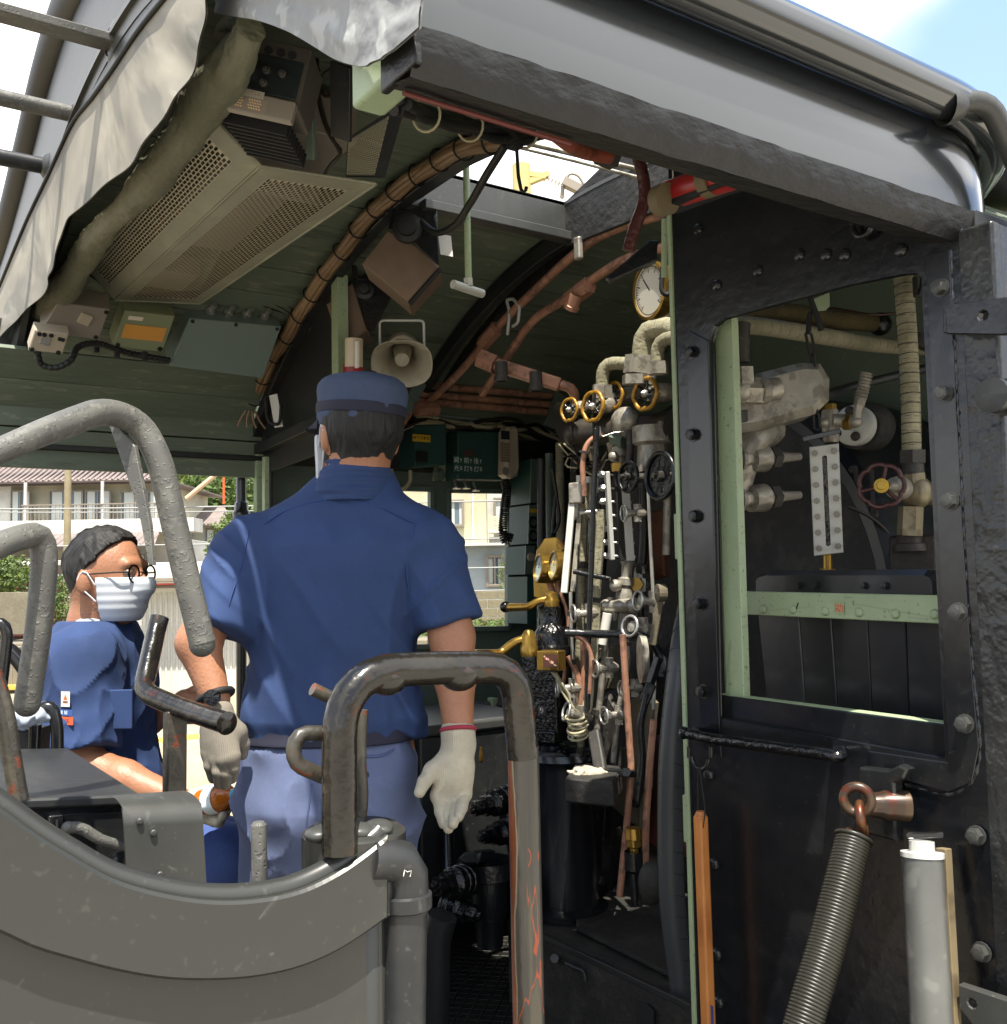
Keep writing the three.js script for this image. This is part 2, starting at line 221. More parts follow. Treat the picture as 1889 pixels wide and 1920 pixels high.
function sweep(curve, rad, n, seg, caps = true) { // own frames: rad(t) and a round section, capped
  const pts = curve.getSpacedPoints(seg), N = pts.length, pos = [], uv = [], idx = []; let up = new THREE.Vector3(0, 1, 0); const L = curve.getLength(); const t0 = pts[1].clone().sub(pts[0]).normalize(); if (Math.abs(t0.y) > 0.9) up.set(1, 0, 0); let nx = up.clone().sub(t0.clone().multiplyScalar(up.dot(t0))).normalize();
  for (let i = 0; i < N; i++) { const t = pts[Math.min(i + 1, N - 1)].clone().sub(pts[Math.max(i - 1, 0)]).normalize(); nx.sub(t.clone().multiplyScalar(nx.dot(t))).normalize(); const by = t.clone().cross(nx), s = i / (N - 1), r = rad(s);
    for (let k = 0; k <= n; k++) { const a = k / n * Math.PI * 2, q = pts[i].clone().addScaledVector(nx, Math.cos(a) * r).addScaledVector(by, Math.sin(a) * r); pos.push(q.x, q.y, q.z); uv.push(s * L, k / n * rad(0.5) * 6.283); } }
  for (let i = 0; i < N - 1; i++) for (let k = 0; k < n; k++) { const a = i * (n + 1) + k, b = a + n + 1; idx.push(a, b, a + 1, b, b + 1, a + 1); }
  const g = new THREE.BufferGeometry(); g.setAttribute('position', new THREE.Float32BufferAttribute(pos, 3)); g.setAttribute('uv', new THREE.Float32BufferAttribute(uv, 2)); g.setIndex(idx); g.computeVertexNormals();
  const nn = g.attributes.normal; for (let i = 0; i < N; i++) { const a = i * (n + 1), b = a + n, x = nn.getX(a) + nn.getX(b), y = nn.getY(a) + nn.getY(b), z = nn.getZ(a) + nn.getZ(b), l = Math.hypot(x, y, z) || 1; nn.setXYZ(a, x / l, y / l, z / l); nn.setXYZ(b, x / l, y / l, z / l); }
  const out = [clean(g)];
  if (caps) for (const e of [0, 1]) { const i = e ? N - 1 : 0, o = i * (n + 1), p = [], c = pts[i]; for (let k = 0; k < n; k++) { const A = (o + k) * 3, B = (o + k + 1) * 3; const q = [[c.x, c.y, c.z], pos.slice(A, A + 3), pos.slice(B, B + 3)]; if (!e) q.reverse(); p.push(...q.flat()); } const h = new THREE.BufferGeometry(); h.setAttribute('position', new THREE.Float32BufferAttribute(p, 3)); h.computeVertexNormals(); out.push(clean(h)); }
  return mg(out); }
function tube(pts, r, fil = 0.03, n = 10, seg) { const c = path(pts, fil), L = c.getLength(); const K = seg || Math.max(4, Math.min(160, Math.round(L / Math.max(typeof r === 'function' ? 0.01 : r * 0.8, 0.008)))); return sweep(c, typeof r === 'function' ? r : () => r, n, pts.length === 2 ? 1 : K); }
function soft(pts, r, n = 8, seg) { const c = new THREE.CatmullRomCurve3(pts.map(v3)), L = c.getLength(); return sweep(c, typeof r === 'function' ? r : () => r, n, seg || Math.max(8, Math.min(140, Math.round(L / 0.012)))); }
function ball(c, r, sc = [1, 1, 1], n = 14) { const g = reUV(new THREE.SphereGeometry(r, n, Math.max(6, n * 0.7 | 0)).scale(...sc)); return g.translate(...c); }
function plate(pts, th, dirN, bev = 0.0015, holes = []) { // flat plate from coplanar world points, th along dirN
  const o = pts[0], N = nrm(dirN), U = nrm(sub(sub(pts[1], o), mul(N, dot(sub(pts[1], o), N)))), W = crs(N, U), f = p => new THREE.Vector2(dot(sub(p, o), U), dot(sub(p, o), W));
  const s = new THREE.Shape(pts.map(f)); for (const h of holes) s.holes.push(new THREE.Path(h.map(f)));
  const g = new THREE.ExtrudeGeometry(s, { depth: th, bevelEnabled: bev > 0, bevelThickness: bev, bevelSize: bev, bevelOffset: -bev, bevelSegments: 1, curveSegments: 6 });
  return place(reUV(g), o, U, W, N); }
function quadGrid(a, b, c, d, nu, nv, fn) { // bilinear patch a b c d, fn(p,u,v) may move points
  const pos = [], uv = [], idx = [], lu = len(sub(b, a)), lv = len(sub(d, a)); for (let j = 0; j <= nv; j++) for (let i = 0; i <= nu; i++) { const u = i / nu, v = j / nv; let p = mid(mid(a, b, u), mid(d, c, u), v); if (fn) p = fn(p, u, v); pos.push(...p); uv.push(u * lu, v * lv); }
  for (let j = 0; j < nv; j++) for (let i = 0; i < nu; i++) { const k = j * (nu + 1) + i; idx.push(k, k + 1, k + nu + 2, k, k + nu + 2, k + nu + 1); }
  const g = new THREE.BufferGeometry(); g.setAttribute('position', new THREE.Float32BufferAttribute(pos, 3)); g.setAttribute('uv', new THREE.Float32BufferAttribute(uv, 2)); g.setIndex(idx); g.computeVertexNormals(); return clean(g); }
function mg(L) { L = L.flat(3).filter(Boolean).map(clean); return L.length === 1 ? L[0] : mergeGeometries(L, false); }
function torus(c, axis, R0, r, n = 24, k = 8, arc = Math.PI * 2, turn = 0) { const g = reUV(new THREE.TorusGeometry(R0, r, k, n, arc).rotateZ(turn)); const [u, v, w] = basis(axis); return place(g, c, u, v, w); }
function crumple(g, amp, fr, s = 1) { g = mergeVertices(g, 1e-5); const p = g.attributes.position, n = g.attributes.normal; for (let i = 0; i < p.count; i++) { const x = p.getX(i), y = p.getY(i), z = p.getZ(i), a = 1 - Math.abs(2 * n3(x * fr + z * fr * 0.7, y * fr, z * fr, s) - 1), b = n3(x * fr * 0.4, y * fr * 0.4, z * fr * 0.4, s + 7) - 0.5, k = amp * (a * a - 0.3 + 1.2 * b); p.setXYZ(i, x + n.getX(i) * k, y + n.getY(i) * k, z + n.getZ(i) * k); } g.computeVertexNormals(); return clean(g); }
function nut(p, dir, r = 0.012, h = 0.012) { const d = nrm(dir); return mg([hexa(p, add(p, mul(d, h)), r), lathe(add(p, mul(d, h)), d, [[0, r * 0.55], [h * 0.5, r * 0.5], [h * 0.55, 0]], 8)]); }
function boltHead(r = 0.016, h = 0.014) { return mg([lathe([0, 0, 0], [0, 0, 1], [[0, r * 1.25], [h * 0.15, r * 1.25], [h * 0.2, 0]], 12), hexa([0, 0, h * 0.15], [0, 0, h], r), lathe([0, 0, h], [0, 0, 1], [[0, r * 0.86], [h * 0.18, r * 0.6], [h * 0.22, 0]], 10)]); }

// ---------- naming, parts and things ----------
const taken = {};
function numbered(n) { const k = taken[n] = (taken[n] ?? -1) + 1; return k ? n + '_' + String(k).padStart(3, '0') : n; }
function thing(name, label, category, group) { const o = new THREE.Group(); o.name = numbered(name); o.userData = { label, category }; if (group) o.userData.group = group; scene.add(o); return o; }
function obj(name, geos, mat, parent, label) { const o = new THREE.Mesh(mg([geos]), mat); o.name = name; o.castShadow = o.receiveShadow = true; if (label) o.userData.label = label; parent.add(o); return o; }
function shared(name, g, mat, parent, pos, dir = [0, 0, 1], spin = 0, up) { const o = new THREE.Mesh(g, mat); o.name = name; o.castShadow = o.receiveShadow = true; const [u, v, w] = basis(dir, up); o.quaternion.setFromRotationMatrix(new THREE.Matrix4().makeBasis(v3(u), v3(v), v3(w))); if (spin) o.rotateZ(spin); o.position.set(...pos); parent.add(o); return o; }
function solo(name, label, category, geos, mat, group) { const o = new THREE.Mesh(mg([geos]), mat); o.name = numbered(name); o.userData = { label, category }; if (group) o.userData.group = group; o.castShadow = o.receiveShadow = true; scene.add(o); return o; }
function struct(name, geos, mat) { const o = new THREE.Mesh(mg([geos]), mat); o.name = numbered(name); o.userData = { kind: 'structure' }; o.castShadow = o.receiveShadow = true; scene.add(o); return o; }
// a canvas print on a small flat plate: draw(ctx, w, h)
function printMat(w, h, draw, o = {}) { const c = document.createElement('canvas'); c.width = w; c.height = h; const x = c.getContext('2d'); draw(x, w, h); const t = new THREE.CanvasTexture(c); t.colorSpace = THREE.SRGBColorSpace; const mm = new THREE.MeshStandardMaterial({ map: t, roughness: o.r ?? 0.5, metalness: o.m ?? 0, side: THREE.DoubleSide }); return mm; }
// a written sign from straight pen strokes, each [x0,y0,x1,y1] in a 10 by 10 box
const GLYPH = { suke: [[1, 1, 1, 8], [1, 1, 4, 1], [4, 1, 4, 8], [1, 3.3, 4, 3.3], [1, 5.6, 4, 5.6], [0, 8.2, 5, 7.6], [5, 3, 9.5, 3], [9.5, 3, 9, 9], [9, 9, 7.8, 8.4], [7.2, 0.8, 7, 5], [7, 5, 4.8, 9.5]], gen: [[0.5, 1, 1.5, 2], [0.5, 4, 1.5, 5], [0.3, 9, 1.8, 6], [2.5, 2, 9, 2], [2.8, 2, 2.3, 9], [3.8, 4, 6, 4], [3.8, 5.2, 6, 5.2], [3.8, 5.2, 3.8, 7.4], [6, 5.2, 6, 7.4], [3.8, 7.4, 6, 7.4], [6.6, 0.5, 9, 9.4], [9, 4, 6.2, 9.4], [8.2, 0.6, 9, 1.4]], kou: [[5, 0.5, 5, 4.4], [2, 1.2, 3.2, 3.4], [8, 1.2, 6.8, 3.4], [0.6, 4.6, 9.4, 4.6], [3.8, 4.6, 1, 9.4], [6.2, 4.6, 6.2, 9], [6.2, 9, 9.4, 9], [9.4, 9, 9.4, 7.6]], mae: [[2.8, 0.4, 3.6, 1.8], [7.2, 0.4, 6.4, 1.8], [0.4, 2.2, 9.6, 2.2], [1.6, 3.6, 1.6, 9.4], [1.6, 3.6, 4.6, 3.6], [4.6, 3.6, 4.6, 9.4], [1.6, 5.4, 4.6, 5.4], [1.6, 7.2, 4.6, 7.2], [6.4, 3.8, 6.4, 7.4], [8.6, 3.4, 8.6, 9.4], [8.6, 9.4, 7.4, 9]], ato: [[2.6, 0.4, 0.6, 2.8], [2.8, 2.8, 0.4, 5.6], [1.8, 4.6, 1.8, 9.6], [5.6, 0.4, 4.2, 2.2], [4.2, 2.2, 6.4, 2.6], [7.6, 1, 4, 4.6], [4, 4.6, 8.8, 4], [6, 5, 4, 7.4], [5.2, 6, 8.6, 6], [8.6, 6, 4, 9.6], [5.4, 7, 9.4, 9.6]], tou: [[1, 3, 1.4, 4.4], [3.6, 2.4, 3, 4], [2.3, 0.6, 2.2, 6], [2.2, 6, 0.4, 9.4], [2.2, 6, 4, 8.6], [4.6, 1.8, 9.6, 1.8], [7.4, 1.8, 7.4, 9.2], [7.4, 9.2, 6, 8.6]], ari: [[5, 1, 5, 9], [5, 1, 3, 3.4], [5, 1, 7, 3.4]], ru: [[2, 1, 7.6, 1], [7.6, 1, 2, 5.4], [2, 5.4, 7.6, 5], [7.6, 5, 8, 8], [8, 8, 5, 9.4], [5, 9.4, 4, 8]], ishi: [[0.6, 1.4, 9.4, 1.4], [5, 1.4, 0.8, 7.4], [3, 5.2, 3, 9.2], [3, 5.2, 8.4, 5.2], [8.4, 5.2, 8.4, 9.2], [3, 9, 8.4, 9]], sumi: [[5, 0.4, 5, 3], [1.6, 1, 1.6, 3], [8.4, 1, 8.4, 3], [1.6, 3, 8.4, 3], [1, 4.2, 9, 4.2], [3, 4.2, 1, 9.4], [6, 5, 5.6, 7], [5.6, 7, 3.4, 9.4], [5.8, 7, 9, 9.4], [4.2, 5.6, 4.8, 6.8], [8.2, 5.4, 7.2, 6.6]], ka: [[0.6, 1.4, 9.4, 1.4], [5, 1.4, 5, 9.4], [5, 4, 7.6, 5.6]], aka: [[2, 1.8, 8, 1.8], [5, 0.4, 5, 4], [0.6, 4, 9.4, 4], [4, 4, 3, 9.4], [6, 4, 6, 9.4], [1.6, 5.4, 0.8, 7.6], [8.2, 5.2, 9.2, 7.4]] };
function pen(x, g, px, py, s, w) { x.lineWidth = w; x.lineCap = 'round'; for (const [a, b, c, d] of GLYPH[g]) { x.beginPath(); x.moveTo(px + a * s / 10, py + b * s / 10); x.lineTo(px + c * s / 10, py + d * s / 10); x.stroke(); } }
function card(c, right, up, w, h) { const r = nrm(right), u = nrm(up), g = new THREE.PlaneGeometry(w, h); return place(clean(g), c, r, u, crs(r, u)); }
const FW = [0, 0, -1], RW = [0, 0, 1], UP = [0, 1, 0], DN = [0, -1, 0], RT = [1, 0, 0], LF = [-1, 0, 0];
const hexBolt = boltHead(0.014, 0.015), smallBolt = boltHead(0.007, 0.007), domeRivet = lathe([0, 0, 0], [0, 0, 1], [[0, 0.014], [0.004, 0.0135], [0.009, 0.009], [0.011, 0]], 12);

// ================= the setting: ground, tracks' side platforms =================
struct('ground', [quadGrid([-260, -1.3, 120], [200, -1.3, 120], [200, -1.3, -260], [-260, -1.3, -260], 8, 8)], M({ map: T.conc, rep: 0.2, c: '#a79c86', r: 0.95 }));
struct('platform', [box([3.05, -0.8, -2], [7, 1, 60], 0.02)], m.conc);
struct('platform', [box([-11.4, -0.8, -6], [12, 1, 90], 0.02)], M({ map: T.conc, rep: 0.5, c: '#e6ddc8', r: 0.9, b: T.fine, bs: 0.002 }));
struct('yellow_line', [box([-10.9, -0.296, -6], [0.3, 0.008, 80], 0.001)], M({ c: '#d8b03a', r: 0.8 }));

// ================= the cab shell =================
const RC = [-2.4, 0.43], RR = 2.05, TH = 0.7518;
const arc = (th, r = RR) => [RC[0] + r * Math.sin(th), RC[1] + r * Math.cos(th)];
const roofY = x => RC[1] + Math.sqrt(RR * RR - (x + 2.4) ** 2);
const outY = x => 0.128 + Math.sqrt(2.427 * 2.427 - (x + 2.4) ** 2);
const cab = thing('locomotive_cab', 'black steam locomotive cab with green plank ceiling and open rear doorway', 'cab');
function uvShift(g, a, b) { const u = g.attributes.uv; for (let i = 0; i < u.count; i++) u.setXY(i, u.getX(i) + a, u.getY(i) + b); return g; }
const HX = [-2.56, -1.70], HF = [1.45, 2.0];
seed = 91;
{ // ceiling boards, one by one, in three bays between the ribs
  const n = 23, d = 2 * TH / n;
  for (const [fs, f1] of [[0.57, 1.375], [1.425, 2.0], [2.05, 3.1]]) for (let i = 0; i < n; i++) {
    const f0 = fs < 0.6 && i < 2 ? 0.25 : fs;
    const th = -TH + (i + 0.5) * d; if (i > n - 2) continue; const [x, y] = arc(th, RR + 0.009 + R(-0.001, 0.002));
    if (f0 > 1.4 && f0 < 2 && x > HX[0] - 0.03 && x < HX[1] + 0.03) continue;
    const g = uvShift(rbox(f1 - f0, 0.018, RR * d - R(0.002, 0.005), 0.002), R(0, 5), R(0, 5));
    const N = [Math.sin(th), Math.cos(th), 0]; place(g, [x, y, -(f0 + f1) / 2], FW, N, crs(FW, N));
    obj('ceiling_plank', g, m.plank, cab);
  }
  for (let k = 0; k < 2; k++) obj('ceiling_plank', place(uvShift(rbox(1.3, 0.14, 0.02, 0.003), R(0, 3), k), [-3.8, 1.94 - (k ? 0.145 : 0), -0.81], FW, UP, crs(FW, UP)), m.plank, cab);
}
{ // outer roof: sheet iron over the boards, with the hatch left open
  const sheet = (x0, x1, f0, f1, n) => { const P = []; for (let i = 0; i <= n; i++) { const x = lerp(x0, x1, i / n); P.push([x, outY(x)]); } const up = [], dn = []; for (const [x, y] of P) { up.push([x, y]); dn.push([x, y - 0.012]); } const s = new THREE.Shape([...up, ...dn.reverse()].map(p => new THREE.Vector2(...p))); const g = new THREE.ExtrudeGeometry(s, { depth: f1 - f0, bevelEnabled: false }); return reUV(g.translate(0, 0, -f1)); };
  obj('roof_sheet', [sheet(-3.72, -1.10, 0.50, HF[0], 40), sheet(-3.72, HX[0], HF[0], HF[1], 16), sheet(HX[1], -1.10, HF[0], HF[1], 10), sheet(-3.72, -1.10, HF[1], 3.15, 40)], m.dusty, cab);
  // near eave: upright glossy side sheet rolled over into the roof
  const prof = []; for (let i = 0; i <= 18; i++) { const a = -0.08 + i / 18 * 0.74; prof.push([-1.0 - 0.40 * (1 - Math.cos(a)), 1.987 + 0.40 * Math.sin(a)]); } prof.push([-1.12, outY(-1.12) + 0.004], [-1.3, outY(-1.3) + 0.003]);
  const N = 40, pos = [], uv = [], idx = []; const f0 = 0.566, f1 = 1.80;
  for (let j = 0; j <= N; j++) for (let i = 0; i < prof.length; i++) { const t = j / N; let f = lerp(f0, f1 + 0.1, t), [x, y] = prof[i]; const e = clamp((f - 1.70) / 0.2); x -= 0.14 * (1 - Math.sqrt(1 - Math.min(1, e * e))) ; pos.push(x, y, -f); uv.push(f, i * 0.02); }
  for (let j = 0; j < N; j++) for (let i = 0; i < prof.length - 1; i++) { const k = j * prof.length + i; idx.push(k, k + 1, k + prof.length + 1, k, k + prof.length + 1, k + prof.length); }
  const g = new THREE.BufferGeometry(); g.setAttribute('position', new THREE.Float32BufferAttribute(pos, 3)); g.setAttribute('uv', new THREE.Float32BufferAttribute(uv, 2)); g.setIndex(idx); g.computeVertexNormals();
  obj('eave_panel', clean(g), m.gloss, cab, 'glossy black curved eave panel mirroring the sky');
  // thick rough black lip under it
  const lip = quadGrid([-0.992, 1.956, -0.562], [-0.992, 1.956, -1.86], [-1.012, 1.90, -1.86], [-1.012, 1.90, -0.562], 90, 6, (p, u, v) => [p[0] + 0.005 * Math.sin(v * 3.1) + 0.005 * (n3(u * 40, v * 5, 0.5, 7) - 0.5), p[1] + 0.003 * (n3(u * 24, v * 3, 2.5, 9) - 0.5), p[2]]);
  const und = quadGrid([-1.012, 1.90, -0.562], [-1.012, 1.90, -1.70], [-1.075, 1.915, -1.70], [-1.075, 1.915, -0.562], 60, 4, (p, u, v) => [p[0], p[1] + 0.003 * (n3(u * 24, 3 + v * 3, 2.5, 9) - 0.5) * (v > 0 ? 1 : 0), p[2]]);
  obj('eave_lip', [lip, und, box([-1.04, 1.937, -0.566], [0.09, 0.055, 0.012], 0.004), box([-1.045, 1.975, -1.15], [0.03, 0.1, 1.16], 0.004)], m.lumpBlack, cab);
  obj('eave_beam', [box([-1.16, 2.02, -0.92], [0.05, 0.07, 0.62], 0.006)], m.plank, cab); obj('eave_beam_end', [box([-1.15, 1.99, -0.60], [0.10, 0.10, 0.05], 0.008)], m.green, cab);
  obj('red_edge_strip', tube([[-1.06, 1.906, -0.58], [-1.072, 1.908, -0.85]], 0.004, 0.01, 6), m.redDark, cab);
  // rear end plate of the roof and the far eave
  const ring = (r0, r1, cy0, cy1, f, th, mat, nm) => { const A = [], B = []; for (let i = 0; i <= 40; i++) { const x = lerp(-3.74, -1.2, i / 40); A.push([x, cy0 + Math.sqrt(r0 * r0 - (x + 2.4) ** 2), -f]); B.push([x, cy1 + Math.sqrt(r1 * r1 - (x + 2.4) ** 2), -f]); } obj(nm, plate([...A, ...B.reverse()], th, RW, 0), mat, cab); };
  ring(2.08, 2.42, 0.43, 0.128, 0.53, 0.02, m.dusty, 'roof_end_plate');
  obj('far_eave_panel', [box([-3.83, 2.02, -0.8], [0.03, 0.46, 1.4], 0.004), box([-3.8, 1.80, -0.8], [0.06, 0.02, 1.3], 0.004)], m.black, cab);
  // rolled rim pipe round the rear arch, gutter pipe above the near eave
  const rim = [[-2.117,2.971,-0.6],[-2.54,3.04,-0.6],[-2.907,3.091,-0.6],[-3.286,3.112,-0.6],[-3.6,3.059,-0.6],[-3.964,2.934,-0.6],[-4.537,2.761,-0.6],[-5.482,2.612,-0.6]];
  obj('rim_pipe', soft(rim, 0.062, 20, 90), M({ map: T.black, c: '#8d9096', r: 0.5 }), cab); { const A = new THREE.CatmullRomCurve3(rim.map(v3)), B2 = new THREE.CatmullRomCurve3([[-1.506,2.405,-0.503],[-1.616,2.405,-0.503],[-1.84,2.398,-0.503],[-2.025,2.425,-0.503],[-2.239,2.442,-0.503],[-2.435,2.462,-0.503],[-2.669,2.493,-0.503],[-2.999,2.477,-0.503],[-3.405,2.457,-0.503],[-3.984,2.4,-0.503],[-4.957,2.313,-0.503]].map(v3)); obj('roof_edge_sheet', [quadGrid([0, 0, 0], [1, 0, 0], [1, 1, 0], [0, 1, 0], 60, 4, (p, u, v) => { const q = A.getPoint(u).lerp(B2.getPoint(u), v); return [q.x, q.y, q.z]; })].map(boxUV), m.black, cab); }
  obj('gutter_pipe', [tube([[-0.99, 2.15, -0.6], [-0.99, 2.147, -1.72], [-1.04, 2.13, -1.9], [-1.2, 2.10, -2.02]], 0.0375, 0.12, 24)], m.gloss, cab);
  obj('gutter_branch', [tube([[-0.985, 2.135, -1.64], [-0.95, 2.145, -1.71], [-0.945, 2.03, -1.80], [-0.95, 1.9, -1.9], [-0.96, 1.6, -2.3]], 0.02, 0.07, 16), lathe([-0.985, 2.128, -1.63], [0.35, 0.1, -0.9], [[0, 0.034], [0.02, 0.031], [0.035, 0.022]], 16)], m.dusty, cab);
}
{ // arch ribs, hatch coaming
  const rib = (f, w, d, mat, x0 = -3.8, x1 = -1.05) => { const A = [], B = []; for (let i = 0; i <= 50; i++) { const x = lerp(x0, x1, i / 50); A.push([x, roofY(x) + 0.004, -f]); B.push([x, roofY(x) - d, -f]); } obj('roof_rib', plate([...A, ...B.reverse()], w, FW, 0.002), mat, cab); };
  rib(1.385, 0.035, 0.05, m.black); rib(2.01, 0.03, 0.06, m.black); rib(2.11, 0.012, 0.05, m.soot);
  // coaming round the hatch
  const cz = 2.62;
  obj('hatch_coaming', [box([HX[1] + 0.012, 2.43, -(HF[0] + HF[1]) / 2], [0.024, 0.12, HF[1] - HF[0] + 0.05], 0.003)], m.dusty, cab);
  obj('hatch_coaming', [box([HX[0] - 0.012, 2.488, -(HF[0] + HF[1]) / 2], [0.024, 0.125, HF[1] - HF[0] + 0.05], 0.003), box([HX[0] + 0.012, 2.425, -(HF[0] + HF[1]) / 2], [0.05, 0.03, HF[1] - HF[0]], 0.004)], m.dusty, cab, 'weathered grey board framing the roof hatch');
  obj('hatch_front_plate', [plate([[HX[0], 2.40, -HF[1] - 0.004], [HX[0], 2.55, -HF[1] - 0.004], [-2.3, 2.62, -HF[1] - 0.004], [HX[1], 2.5, -HF[1] - 0.004], [HX[1], 2.36, -HF[1] - 0.004]], 0.02, FW, 0.002)], m.soot, cab);
  obj('hatch_rear_plate', [box([(HX[0] + HX[1]) / 2, 2.49, -HF[0] + 0.012], [HX[1] - HX[0], 0.09, 0.024], 0.003)], m.black, cab);
  obj('hatch_rail', [tube([[-2.07,2.442,-1.45],[-1.98,2.4,-1.588],[-1.879,2.353,-1.744]], 0.007, 0.01, 8)], m.silver, cab); obj('hatch_rail', [tube([[-2.115,2.45,-1.472],[-2.019,2.404,-1.619],[-1.92,2.353,-1.772]], 0.005, 0.01, 8)], m.silver, cab);
}
{ // right rear bulkhead with the window opening
  const F = 1.70;
  const outer = [[-1.739, 0, -F], [-1.739, 2.28, -F], [-1.5, 2.2, -F], [-1.25, 2.08, -F], [-1.0, 1.93, -F], [-1.0, 0, -F]];
  const hole = [[-1.643,0.98,-1.7],[-1.628,1.848,-1.7],[-1.613,1.88,-1.7],[-1.585,1.891,-1.7],[-1.375,1.886,-1.7],[-1.241,1.882,-1.7],[-1.122,1.871,-1.7],[-1.09,1.865,-1.7],[-1.08,1.854,-1.7],[-1.079,0.962,-1.7]];
  obj('bulkhead', plate(outer, 0.012, RW, 0.002, [hole]), m.navyRough, cab, 'glossy black rear bulkhead with window opening');
  obj('doorway_edge', [bar([-1.742, 0, -1.705], [-1.742, 2.26, -1.705], 0.012, 0.05, RW, 0.002)], m.green, cab, 'pale green painted edge of the doorway');
  for (const y of [0.735, 1.4]) obj('door_hinge_plate', [box([-1.752, y, -1.70], [0.03, 0.11, 0.02], 0.003)], m.green, cab);
  // bolted border strip left of the window and the lap of the plates
  obj('border_strip', [plate([[-1.689,1.885,-1.686],[-1.627,1.846,-1.686],[-1.63,0.983,-1.686],[-1.627,0.895,-1.686],[-1.69,0.911,-1.686],[-1.7,1.53,-1.686]], 0.004, RW, 0.001)], m.navy, cab);
  for (const p of [[-1.682,1.635,-1.682],[-1.682,1.443,-1.682],[-1.679,1.24,-1.682],[-1.676,1.039,-1.682],[-1.677,1.831,-1.682]]) shared('bolt', hexBolt, m.oilyFlat, cab, p, RW, R(0, 1));
  for (const p of [[-1.672,0.851,-1.686],[-1.665,0.652,-1.686],[-1.666,0.452,-1.686],[-1.665,0.347,-1.686]]) shared('bolt', domeRivet, m.navy, cab, p, RW);
  for (const p of [[-1.596,1.97,-1.686],[-1.473,1.971,-1.686],[-1.359,1.974,-1.686],[-1.649,2.118,-1.686],[-1.292,1.955,-1.686],[-1.247,1.942,-1.686],[-1.121,1.915,-1.686]]) shared('bolt', domeRivet, m.navyRough, cab, p, RW);
  obj('hook_ring', [torus([-1.19, 1.985, -1.67], RW, 0.024, 0.006, 16, 6, 3.9, 2.9)], m.navyRough, cab);
  // right border with its weld bead and the bolts that catch the sun
  const seam = [[-1.022,1.886,-1.688],[-1.023,1.797,-1.688],[-1.024,1.641,-1.688],[-1.024,1.505,-1.688],[-1.025,1.361,-1.688],[-1.025,1.228,-1.688],[-1.02,1.122,-1.688],[-1.014,1.013,-1.688],[-1.018,0.966,-1.688],[-1.038,0.926,-1.688],[-1.082,0.901,-1.688],[-1.164,0.907,-1.688]];
  obj('border_strip', [plate([[-1.069,1.889,-1.686],[-1.021,1.886,-1.686],[-1.023,1.64,-1.686],[-1.023,1.361,-1.686],[-1.019,1.123,-1.686],[-1.013,0.995,-1.686],[-1.029,0.933,-1.686],[-1.077,0.907,-1.686],[-1.162,0.915,-1.686],[-1.231,0.919,-1.686],[-1.241,0.959,-1.686],[-1.072,0.959,-1.686]], 0.004, RW, 0.001)], m.navy, cab);
  obj('weld_bead', soft(seam, t => 0.0045 + 0.0018 * Math.sin(t * 260) + 0.001 * Math.sin(t * 97), 8, 140), m.navy, cab);
  for (const p of [[-1.041,1.821,-1.682],[-1.044,1.626,-1.682],[-1.043,1.429,-1.682],[-1.038,1.23,-1.682],[-1.036,1.033,-1.682],[-1.025,0.841,-1.682],[-1.026,0.642,-1.682]]) shared('bolt', hexBolt, m.dusty, cab, p, RW, R(0, 1));
  // window sash: green jamb, black bottom rail with green top
  obj('window_jamb', [bar(...[[-1.617,1.901,-1.735],[-1.621,0.999,-1.735]], 0.055, 0.022, RW, 0.002), bar(...[[-1.648,1.91,-1.75],[-1.647,0.995,-1.75]], 0.03, 0.03, RW, 0.002)], m.green, cab, 'pale green chipped window jamb');
  obj('window_rail', [plate([[-1.665,0.974,-1.722],[-1.655,1.031,-1.722],[-1.092,1.023,-1.722],[-1.091,0.956,-1.722]], 0.014, RW, 0.002)], m.navy, cab);
  obj('window_rail_top', [bar(...[[-1.663,1.029,-1.73],[-1.097,1.021,-1.73]], 0.03, 0.006, UP, 0.001)], m.green, cab);
  // corner post and side sheet beyond
  obj('corner_post', [box([-0.975, 0.95, -1.70], [0.07, 1.94, 0.03], 0.008), box([-0.955, 0.95, -1.72], [0.02, 1.94, 0.06], 0.006)], M({ map: T.black, c: '#ffffff', r: 0.3, b: T.lumpy, br: 3, bs: 0.005 }), cab);
  obj('side_sheet', [box([-1.0, 0.45, -2.42], [0.02, 0.9, 1.4], 0.003), box([-1.0, 1.9, -2.42], [0.02, 0.12, 1.4], 0.003), box([-1.0, 1.38, -3.0], [0.02, 1.0, 0.28], 0.003), box([-1.0, 1.38, -1.82], [0.02, 1.0, 0.2], 0.003)], m.black, cab);
  obj('angle_bracket', [plate([[-1.014,1.777,-1.66],[-0.907,1.765,-1.66],[-0.87,1.759,-1.66],[-0.873,1.7,-1.66],[-0.911,1.701,-1.66],[-1.013,1.725,-1.66]], 0.012, RW, 0.002, [[0, 1, 2, 3, 4, 5, 6, 7].map(k => add([-0.944,1.742,-1.66], [0.009 * Math.cos(k * 0.785), 0.009 * Math.sin(k * 0.785), 0]))]), bar(...[[-1.02,1.779,-1.675],[-1.022,1.731,-1.675]], 0.012, 0.03, RW)], m.navyRough, cab);
  obj('angle_bracket', [plate([[-1.037,0.597,-1.64],[-0.96,0.598,-1.64],[-0.924,0.6,-1.64],[-0.928,0.531,-1.64],[-1.009,0.532,-1.64],[-1.039,0.558,-1.64]], 0.014, RW, 0.002, [[0, 1, 2, 3, 4, 5, 6, 7].map(k => add([-1.014,0.573,-1.64], [0.008 * Math.cos(k * 0.785), 0.008 * Math.sin(k * 0.785), 0]))])], m.dusty, cab);
